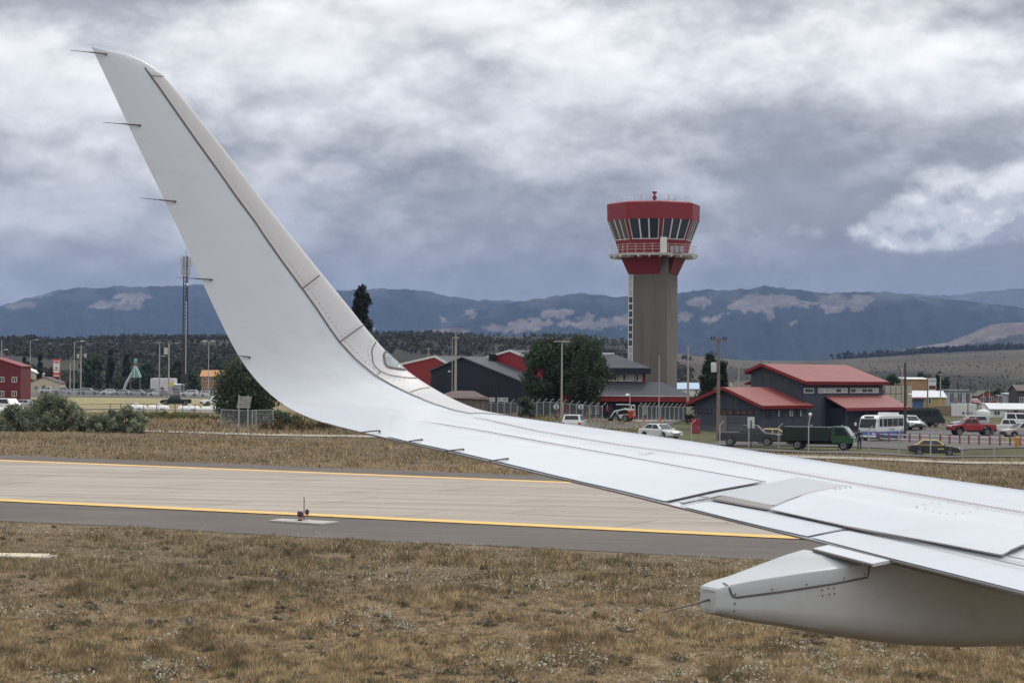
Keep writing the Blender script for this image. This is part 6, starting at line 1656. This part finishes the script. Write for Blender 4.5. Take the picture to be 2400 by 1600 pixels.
mj1 = mat('dark_work_jacket', (0.045, 0.03, 0.035), 0.8); mt1 = mat('dark_trousers', (0.022, 0.022, 0.03), 0.85); mh = mat('dark_hair', (0.02, 0.015, 0.012), 0.7)
p1 = person('person', 'person in dark clothes with red safety vest standing by the loader', 1423, 249, R(-90), mj1, mt1, mat('red_cap', (0.22, 0.05, 0.04), 0.7), 0.6)
q = MB()
for sg in (-1, 1):
    q.tube([(0.125, sg * 0.05, 1.02), (0.15, sg * 0.07, 1.3), (0.06, sg * 0.10, 1.45), (-0.09, sg * 0.08, 1.38), (-0.10, sg * 0.06, 1.02)], 0.028, 6)
q.tube([(0.13, -0.06, 1.12), (0.13, 0.06, 1.12)], 0.03, 6)
part('safety_vest', q, mat('vest_orange', (0.5, 0.10, 0.05), 0.6), p1)
person('person', 'person in dark coat walking behind the green lorry cab', 2014, 184, R(100), mat('black_coat', (0.02, 0.022, 0.03), 0.85), mt1, mh, 0.2, 1.78)
# ================================================================== PLANTS
m_leaf = mat('leaf_green', (0.05, 0.07, 0.03), 0.75, var=0.15, scale=1.5, spec=0.2, attr='tint', trans=0.22)
m_bark = mat('bark', (0.10, 0.08, 0.065), 0.95, var=0.2, scale=5)
def leaves(centres, rads, n, size, tone, spread=0.35, rng=npr, flat=0.0):
    """n leaf-shaped faces gathered round clump centres; each face its own tilt and tint"""
    centres = np.asarray(centres, float); rads = np.asarray(rads, float)
    pr = rads ** 2; pr = pr / pr.sum()
    k = rng.choice(len(centres), n, p=pr)
    d = rng.normal(size=(n, 3)); d /= np.linalg.norm(d, axis=1)[:, None]
    rr = rads[k] * (rng.random(n) ** 0.45) * (1 + rng.normal(size=n) * 0.12)
    p = centres[k] + d * rr[:, None]
    a = rng.normal(size=(n, 3)); a /= np.linalg.norm(a, axis=1)[:, None]
    b = np.cross(a, rng.normal(size=(n, 3))); b /= np.linalg.norm(b, axis=1)[:, None]
    s = size * (0.6 + 0.9 * rng.random(n))[:, None]
    v = np.stack([p - a * s, p - b * s * 0.5, p + a * s, p + b * s * 0.5], 1).reshape(-1, 3)
    f = np.arange(n * 4).reshape(n, 4)
    ct = 0.7 + 0.6 * rng.random(len(centres))
    col = np.asarray(tone)[None, :] * (ct[k] * (0.65 + 0.7 * rng.random(n)))[:, None]
    col[:, 0] *= 0.85 + 0.4 * rng.random(n)
    return v, f, col
def crown_pts(kind, h, w, n, rng):
    """clump centres and sizes inside a crown of height h and half width w"""
    c, r = [], []
    while len(c) < n:
        u = rng.random(3); z = u[2]
        if kind == 'conifer': env = (1 - z) ** 0.8 * (0.75 + 0.25 * math.sin(z * 40)); zz = 0.06 + 0.94 * z
        elif kind == 'poplar': env = math.sin(math.pi * min(1, z * 0.93 + 0.07)) ** 0.6 * (0.8 + 0.2 * math.sin(z * 23)); zz = 0.05 + 0.95 * z
        elif kind == 'bush': env = math.sqrt(max(0, 1 - z ** 2)); zz = z * 0.92
        else: env = math.sqrt(max(0.02, 1 - (2 * z - 1) ** 2)) ** 0.8 * (1.05 if z > 0.3 else 0.85); zz = 0.10 + 0.90 * z
        a = rng.random() * 2 * math.pi; q = math.sqrt(rng.random()) ** 0.75 * env * (0.82 + 0.3 * rng.random())
        c.append((q * w * math.cos(a), q * w * math.sin(a) * 0.9, zz * h)); r.append((0.17 + 0.15 * rng.random()) * (w + 0.10 * h) * (0.75 if kind in ('conifer', 'poplar') else 1))
    return c, r
def tree(name, label, px, y, ytop, wpx, kind, tone, n=3000, size=0.16, clumps=46, group=None, seed=1, sink=0.0, cat='tree'):
    c = GP(px, y); s = S(y); h = HT(px, ytop, y) - c.z; w = wpx / s / 2; rng = np.random.default_rng(seed)
    t = thing(name, label, cat, c, rng.random() * 6, group)
    cp, cr_ = crown_pts(kind, h * 0.97, w, clumps, rng)
    v, f, col = leaves(cp, cr_, n, size, tone, rng=rng)
    v[:, 2] = np.maximum(v[:, 2], 0.02)
    link('crown', np_mesh('crown', v, f, m_leaf, col, 'face'), t)
    q = MB(); tr = max(0.06, h * 0.022)
    q.tube([(0, 0, -0.3), (0.02 * h * 0.3, 0, h * 0.3), (0, 0.01 * h, h * 0.62), (0, 0, h * 0.86)], [tr * 1.35, tr, tr * 0.6, tr * 0.2], 7)
    for k in range(6):
        a = k * 1.1 + rng.random(); z0 = h * (0.2 + 0.09 * k); e = cp[int(rng.integers(len(cp)))]
        q.tube([(0, 0, z0), (e[0] * 0.5, e[1] * 0.5, (z0 + e[2]) / 2 + 0.1), e], [tr * 0.5, tr * 0.35, tr * 0.12], 5)
    part('trunk' if cat == 'tree' else 'stem', q, m_bark, t)
    return t
DG, DG2, CON, GREY, OLV = (0.060, 0.090, 0.052), (0.072, 0.100, 0.060), (0.036, 0.056, 0.040), (0.235, 0.27, 0.185), (0.15, 0.155, 0.07)
tree('broadleaf_tree', 'large dark leafy tree left of the slim pole before the terminal', 1282, 256, 796, 104, 'round', DG, 16000, 0.17, 90, seed=3)
tree('broadleaf_tree', 'large dark leafy tree between slim pole and terminal lounge', 1366, 255, 795, 114, 'round', DG, 17000, 0.17, 95, seed=4)
tree('broadleaf_tree', 'dark willow drooping behind the winglet bend', 575, 224, 850, 175, 'round', DG2, 16000, 0.16, 90, seed=5)
tree('poplar_tree', 'tall slender poplar rising behind the winglet', 845, 330, 664, 54, 'poplar', (0.022, 0.032, 0.022), 9000, 0.22, 90, seed=6)
tree('cypress_tree', 'dark pointed cypress between pale pole and transformer pole', 1664, 252, 829, 104, 'conifer', CON, 11000, 0.16, 90, seed=7)
tree('cypress_tree', 'shorter dark cypress right of the transformer pole', 1692, 254, 845, 60, 'conifer', CON, 6000, 0.16, 60, seed=8)
tree('shrub', 'low shrub at the foot of the navy hall wall', 1232, 246, 926, 46, 'bush', DG2, 1800, 0.13, 24, seed=9, cat='shrub')
k = 20
for px, y, yt, wp, kd, lb in ((24, 600, 838, 26, 'conifer', 'dark conifer behind the dark red house'), (60, 590, 822, 20, 'poplar', 'narrow dark conifer beside the street lamp near the cream house'), (93, 600, 829, 22, 'conifer', 'dark conifer behind the cream house'),
                              (128, 600, 845, 26, 'round', 'dark tree behind the totem sign'), (205, 575, 838, 36, 'round', 'broad dark tree just right of the transformer pole'), (228, 585, 832, 34, 'round', 'dark tree between transformer pole and tall conifer'), (258, 572, 818, 34, 'conifer', 'tall dark conifer left of the slide tower'),
                              (297, 575, 827, 36, 'conifer', 'tall dark conifer touching the slide tower'), (330, 570, 868, 30, 'bush', 'low dark shrub right under the slide tower'), (280, 565, 880, 40, 'bush', 'low dark shrub left under the slide tower'), (456, 562, 874, 34, 'round', 'dark tree between telecom mast and orange house'),
                              (40, 560, 884, 26, 'round', 'small dark tree between dark red house and cream house'), (345, 600, 850, 40, 'round', 'dark tree behind the white site cabin'), (420, 610, 842, 44, 'round', 'dark tree behind the telecom mast foot'), (505, 640, 832, 50, 'round', 'tree behind the orange roofed house'),
                              (2095, 470, 877, 34, 'round', 'dark tree behind the beige panel fence'), (2166, 500, 871, 34, 'round', 'dark tree behind the tan warehouse'), (2201, 470, 872, 22, 'poplar', 'narrow poplar behind the corner shop'), (2220, 465, 884, 20, 'round', 'small green tree behind the grey house'),
                              (2342, 520, 911, 30, 'round', 'dark tree between brick cottage and grey shed'), (2290, 540, 926, 24, 'bush', 'dark shrub behind the brick cottage')):
    k += 1
    tree('conifer_tree' if kd == 'conifer' else ('shrub' if kd == 'bush' else 'broadleaf_tree'), lb, px, y, yt, wp, kd, CON if kd == 'conifer' else DG, 2600, 0.34, 34, 'trees of the town', k, cat='shrub' if kd == 'bush' else 'tree')
# grey-green bushes on the airfield edge
def bush(label, lobes, y, tone, n, size, seed, name='bush', cat='bush'):
    """wide bush made of several lobes: (px, top py, width px)"""
    c = GP(sum(l[0] for l in lobes) / len(lobes), y); s = S(y); rng = np.random.default_rng(seed)
    t = thing(name, label, cat, c); cc, rr = [], []
    for px, yt, wp in lobes:
        g_ = GP(px, y); h = HT(px, yt, y) - g_.z; a, b = crown_pts('bush', h, wp / s / 2, 26, rng)
        cc += [(p[0] + g_.x - c.x, p[1] + g_.y - c.y + rng.normal() * 0.4, p[2] + g_.z - c.z) for p in a]; rr += b
    v, f, col = leaves(cc, rr, n, size, tone, rng=rng); v[:, 2] = np.maximum(v[:, 2], -0.1)
    link('foliage', np_mesh('foliage', v, f, m_leaf, col, 'face'), t)
    q = MB()
    for k in range(9):
        e = cc[int(rng.integers(len(cc)))]; x = e[0] * 0.8
        q.tube([(x, 0, -0.2), (x * 0.5 + e[0] * 0.5, e[1] * 0.5, e[2] * 0.5), e], [0.06, 0.045, 0.015], 5)
    part('stem', q, m_bark, t)
    return t
bush('large grey green bush in front of the white van', [(-30, 968, 80), (40, 950, 90), (80, 930, 90), (120, 922, 95), (160, 938, 80), (190, 962, 60)], 182, GREY, 26000, 0.11, 61)
bush('smaller grey green bush in front of the first gas tanks', [(225, 972, 55), (262, 966, 60), (300, 956, 70), (322, 968, 50)], 180, GREY, 14000, 0.11, 62)
bush('low olive hedge below the gas tank fence', [(340, 972, 70), (380, 971, 70), (420, 974, 70), (460, 976, 60), (500, 980, 50)], 252, OLV, 12000, 0.12, 63, 'hedge', 'hedge')
bush('dark scrubby shrub at the foot of the willow', [(600, 968, 60), (650, 966, 70), (690, 974, 50)], 216, DG2, 4000, 0.11, 64, 'shrub', 'shrub')
bush('brown dry scrub on the verge behind the winglet bend', [(640, 985, 60), (700, 986, 70), (760, 990, 60)], 200, (0.11, 0.085, 0.045), 3500, 0.09, 65, 'shrub', 'shrub')

# ---- forest and scrub on the far slopes (a mass of trees)
def far_trees(name, n, px0, px1, y0, y1, hmin, hmax, tone, seed):
    rng = np.random.default_rng(seed)
    px = rng.uniform(px0, px1, n); y = np.exp(rng.uniform(math.log(y0), math.log(y1), n)); x = (px - 1200) / F * y
    keep = fbm(x / 70, y / 160, seed, 3) > 0.40; x, y = x[keep], y[keep]; n = len(x)
    z = ground(x, y); h = rng.uniform(hmin, hmax, n) ; w_ = h * rng.uniform(0.4, 0.75, n)
    m_ = 9; th = rng.uniform(0, 6.28, (n, m_)); 
    P0 = np.stack([x, y, z], 1)[:, None, :]
    k = 14                                                    # ragged faces per tree
    cen = P0 + np.stack([rng.normal(size=(n, k)) * w_[:, None] * 0.33, rng.normal(size=(n, k)) * w_[:, None] * 0.33, (0.15 + 0.75 * rng.random((n, k)) ** 1.2) * h[:, None]], -1)
    a = rng.normal(size=(n, k, 3)); a /= np.linalg.norm(a, axis=-1, keepdims=True); b = np.cross(a, rng.normal(size=(n, k, 3))); b /= np.linalg.norm(b, axis=-1, keepdims=True)
    s = (w_[:, None, None] * 0.38)
    v = np.stack([cen - a * s, cen - b * s * 0.8, cen + a * s, cen + b * s * 0.8], 2).reshape(-1, 3)
    col = np.asarray(tone)[None] * (0.6 + 0.8 * rng.random((n, 1)))
    col = np.repeat(col, k, 0) * (0.8 + 0.4 * rng.random((n * k, 1)))
    return struct(link(name, np_mesh(name, v, np.arange(n * k * 4).reshape(-1, 4), m_leaf, col, 'face')), 'stuff')
far_trees('forest', 17000, -500, 1620, 620, 1950, 2.0, 4.4, (0.058, 0.060, 0.048), 71)
far_trees('slope_scrub', 4500, 1500, 2900, 700, 3200, 0.4, 1.5, (0.085, 0.078, 0.060), 74)
far_trees('wood_edge', 1500, 1950, 2900, 3050, 3500, 5, 11, (0.030, 0.034, 0.028), 73)

# ---- dry grass of the airfield: single blades, each with its own colour
CRn = np.array([[CR[i][j] for j in range(3)] for i in range(3)])
def screen_scatter(n, px0, px1, py0, py1, rng):
    px = rng.uniform(px0, px1, n); py = rng.uniform(py0, py1, n)
    d = np.stack([(px - 1200) / F, -(py - 800) / F, -np.ones(n)], 1) @ CRn.T
    t = EYE / (GX * d[:, 0] - d[:, 2]); ok = (t > 0) & (t < 260)
    return (d[:, 0] * t)[ok], (d[:, 1] * t)[ok]
PALG = np.array([(0.48, 0.35, 0.20), (0.385, 0.29, 0.17), (0.215, 0.168, 0.108), (0.28, 0.245, 0.125), (0.145, 0.142, 0.078), (0.40, 0.35, 0.26), (0.66, 0.59, 0.44)])
def grass(name, x, y, hmin, hmax, wid, rng, lush=0.0):
    n = len(x); z = ground(x, y)
    p1 = fbm(x / 3.2, y / 5.0, 81, 4); p2 = fbm(x / 1.1 + 40, y / 1.6, 82, 3); p3 = fbm(x / 9 + 11, y / 12, 83, 3)
    tall = 0.5 + 1.2 * sstep(0.35, 0.7, p2)
    h = (hmin + (hmax - hmin) * rng.random(n)) * tall
    th = rng.uniform(0, math.pi, n); wv = np.stack([np.cos(th), np.sin(th) * 0.5, np.zeros(n)], 1) * (wid * (0.6 + 0.8 * rng.random(n)) * (0.75 + y / 160))[:, None]
    ln = np.stack([rng.normal(size=n), rng.normal(size=n), np.zeros(n)], 1) * (h * 0.45)[:, None]
    b = np.stack([x, y, z - 0.01], 1)
    v = np.stack([b - wv, b + wv, b + ln + np.stack([np.zeros(n), np.zeros(n), h], 1)], 1).reshape(-1, 3)
    warm = sstep(0.42, 0.62, p3 + 0.25 * (p1 - 0.5)); dry = rng.random(n)
    idx = np.where(dry < 0.50 * warm + 0.12, 0, np.where(dry < 0.45 + 0.3 * warm, 1, np.where(dry < 0.72, 2, np.where(dry < 0.84, 3, np.where(dry < 0.91, 4, np.where(dry < 0.975, 5, 6))))))
    col = PALG[idx] * (0.68 + 0.46 * rng.random(n))[:, None]
    cl = vnoise(x / 0.085, y / 0.13, 86) * 0.6 + vnoise(x / 0.2 + 5, y / 0.3, 87) * 0.4        # small tussocks differ from their neighbours
    col = col * (0.48 + 1.05 * sstep(0.15, 0.85, cl))[:, None]
    gr = sstep(0.62, 0.78, fbm(x / 0.35 + 31, y / 0.5, 88, 3))[:, None]; col = col * (1 - gr) + np.array([(0.15, 0.15, 0.085)]) * (0.6 + 0.8 * rng.random((n, 1))) * gr
    dark_ = sstep(0.56, 0.70, fbm(x / 0.9 + 7, y / 1.3, 85, 3)); col = col * (1 - 0.35 * dark_[:, None])
    return struct(link(name, np_mesh(name, v, np.arange(n * 3).reshape(-1, 3), m_blade, col, 'face')), 'stuff')
m_blade = mat('grass_blade', (0.2, 0.15, 0.08), 0.85, var=0.05, spec=0.15, attr='tint', trans=0.25)
rng = np.random.default_rng(5)
x, y = screen_scatter(820000, -450, 2850, 1200, 1760, rng)
edge = 58.2 + (fbm(x / 1.5, y / 1.5, 91, 3) - 0.5) * 1.5
ok = (y + TX * x < edge) & (y > 18)
grass('dry_grass', x[ok], y[ok], 0.025, 0.11, 0.011, rng)
x, y = screen_scatter(260000, -450, 2850, 985, 1190, rng)
ok = (y + TX * x > 101.2 + (fbm(x / 2, y / 2, 92, 3) - 0.5) * 1.2) & (y < 182 - 0.055 * (x + 40))
grass('verge_grass', x[ok], y[ok], 0.05, 0.19, 0.017, rng)
# behind the perimeter road
xs_, ys_ = rng.uniform(-70, 75, 100000), rng.uniform(180, 300, 100000)
ok = (np.abs(xs_ / ys_) < 0.34) & ~((xs_ > 14) & (xs_ < 62) & (ys_ < 260)) 
grass('rough_grass', xs_[ok], ys_[ok], 0.08, 0.35, 0.030, rng)
# cushions of dark low scrub and drifts of small white flowers
def cushions(name, n, tone, rmin, rmax, k, rng, far=False):
    px_, py_ = screen_scatter(n * 3, -100, 2500, 1215, 1640, rng); 
    o = (py_ + TX * px_ < 57.5) & (py_ > 18); px_, py_ = px_[o][:n], py_[o][:n]
    z = ground(px_, py_); r = rng.uniform(rmin, rmax, len(px_)); V, C_ = [], []
    for a_, b_, c_, r_ in zip(px_, py_, z, r):
        cc = np.array([(a_ + rng.normal() * r_ * 0.5, b_ + rng.normal() * r_ * 0.5, c_ + r_ * 0.25) for _ in range(5)])
        v, f, col = leaves(cc, np.full(5, r_ * 0.55), k, 0.022 + 0.05 * r_, np.asarray(tone) * (0.7 + 0.7 * rng.random()), rng=rng)
        v[:, 2] = np.maximum(v[:, 2], c_ + 0.005); V.append(v); C_.append(col)
    V = np.concatenate(V); C_ = np.concatenate(C_)
    return struct(link(name, np_mesh(name, V, np.arange(len(V)).reshape(-1, 4), m_leaf, C_, 'face')), 'stuff')
cushions('low_scrub', 260, (0.18, 0.165, 0.105), 0.05, 0.15, 100, rng)
cushions('grey_scrub', 160, (0.2, 0.18, 0.135), 0.06, 0.17, 110, rng)
x, y = screen_scatter(300000, -100, 2500, 1205, 1650, rng)
dn = fbm(x / 2.6 + 3, y / 4.0, 95, 4) + 0.5 * (fbm(x / 0.6, y / 0.8, 96, 2) - 0.5) + 0.05 * sstep(-6, 6, x)
ok = (y + TX * x < 58.0) & (dn > 0.655) & (fbm(x / 0.22, y / 0.35, 97, 2) > 0.60) & (rng.random(len(x)) < 0.40)
x, y = x[ok], y[ok]; n = len(x); z = ground(x, y) + rng.uniform(0.05, 0.20, n); s = rng.uniform(0.008, 0.022, n) * (0.8 + y / 90)
a = rng.normal(size=(n, 3)); a /= np.linalg.norm(a, axis=1)[:, None]; b = np.cross(a, rng.normal(size=(n, 3))); b /= np.linalg.norm(b, axis=1)[:, None]
p = np.stack([x, y, z], 1); s = s[:, None]
v = np.stack([p - a * s, p - b * s, p + a * s, p + b * s], 1).reshape(-1, 3)
col = np.array([(0.58, 0.54, 0.42)]) * (0.6 + 0.45 * rng.random((n, 1)))
struct(link('white_flowers', np_mesh('white_flowers', v, np.arange(n * 4).reshape(-1, 4), m_blade, col, 'face')), 'stuff')
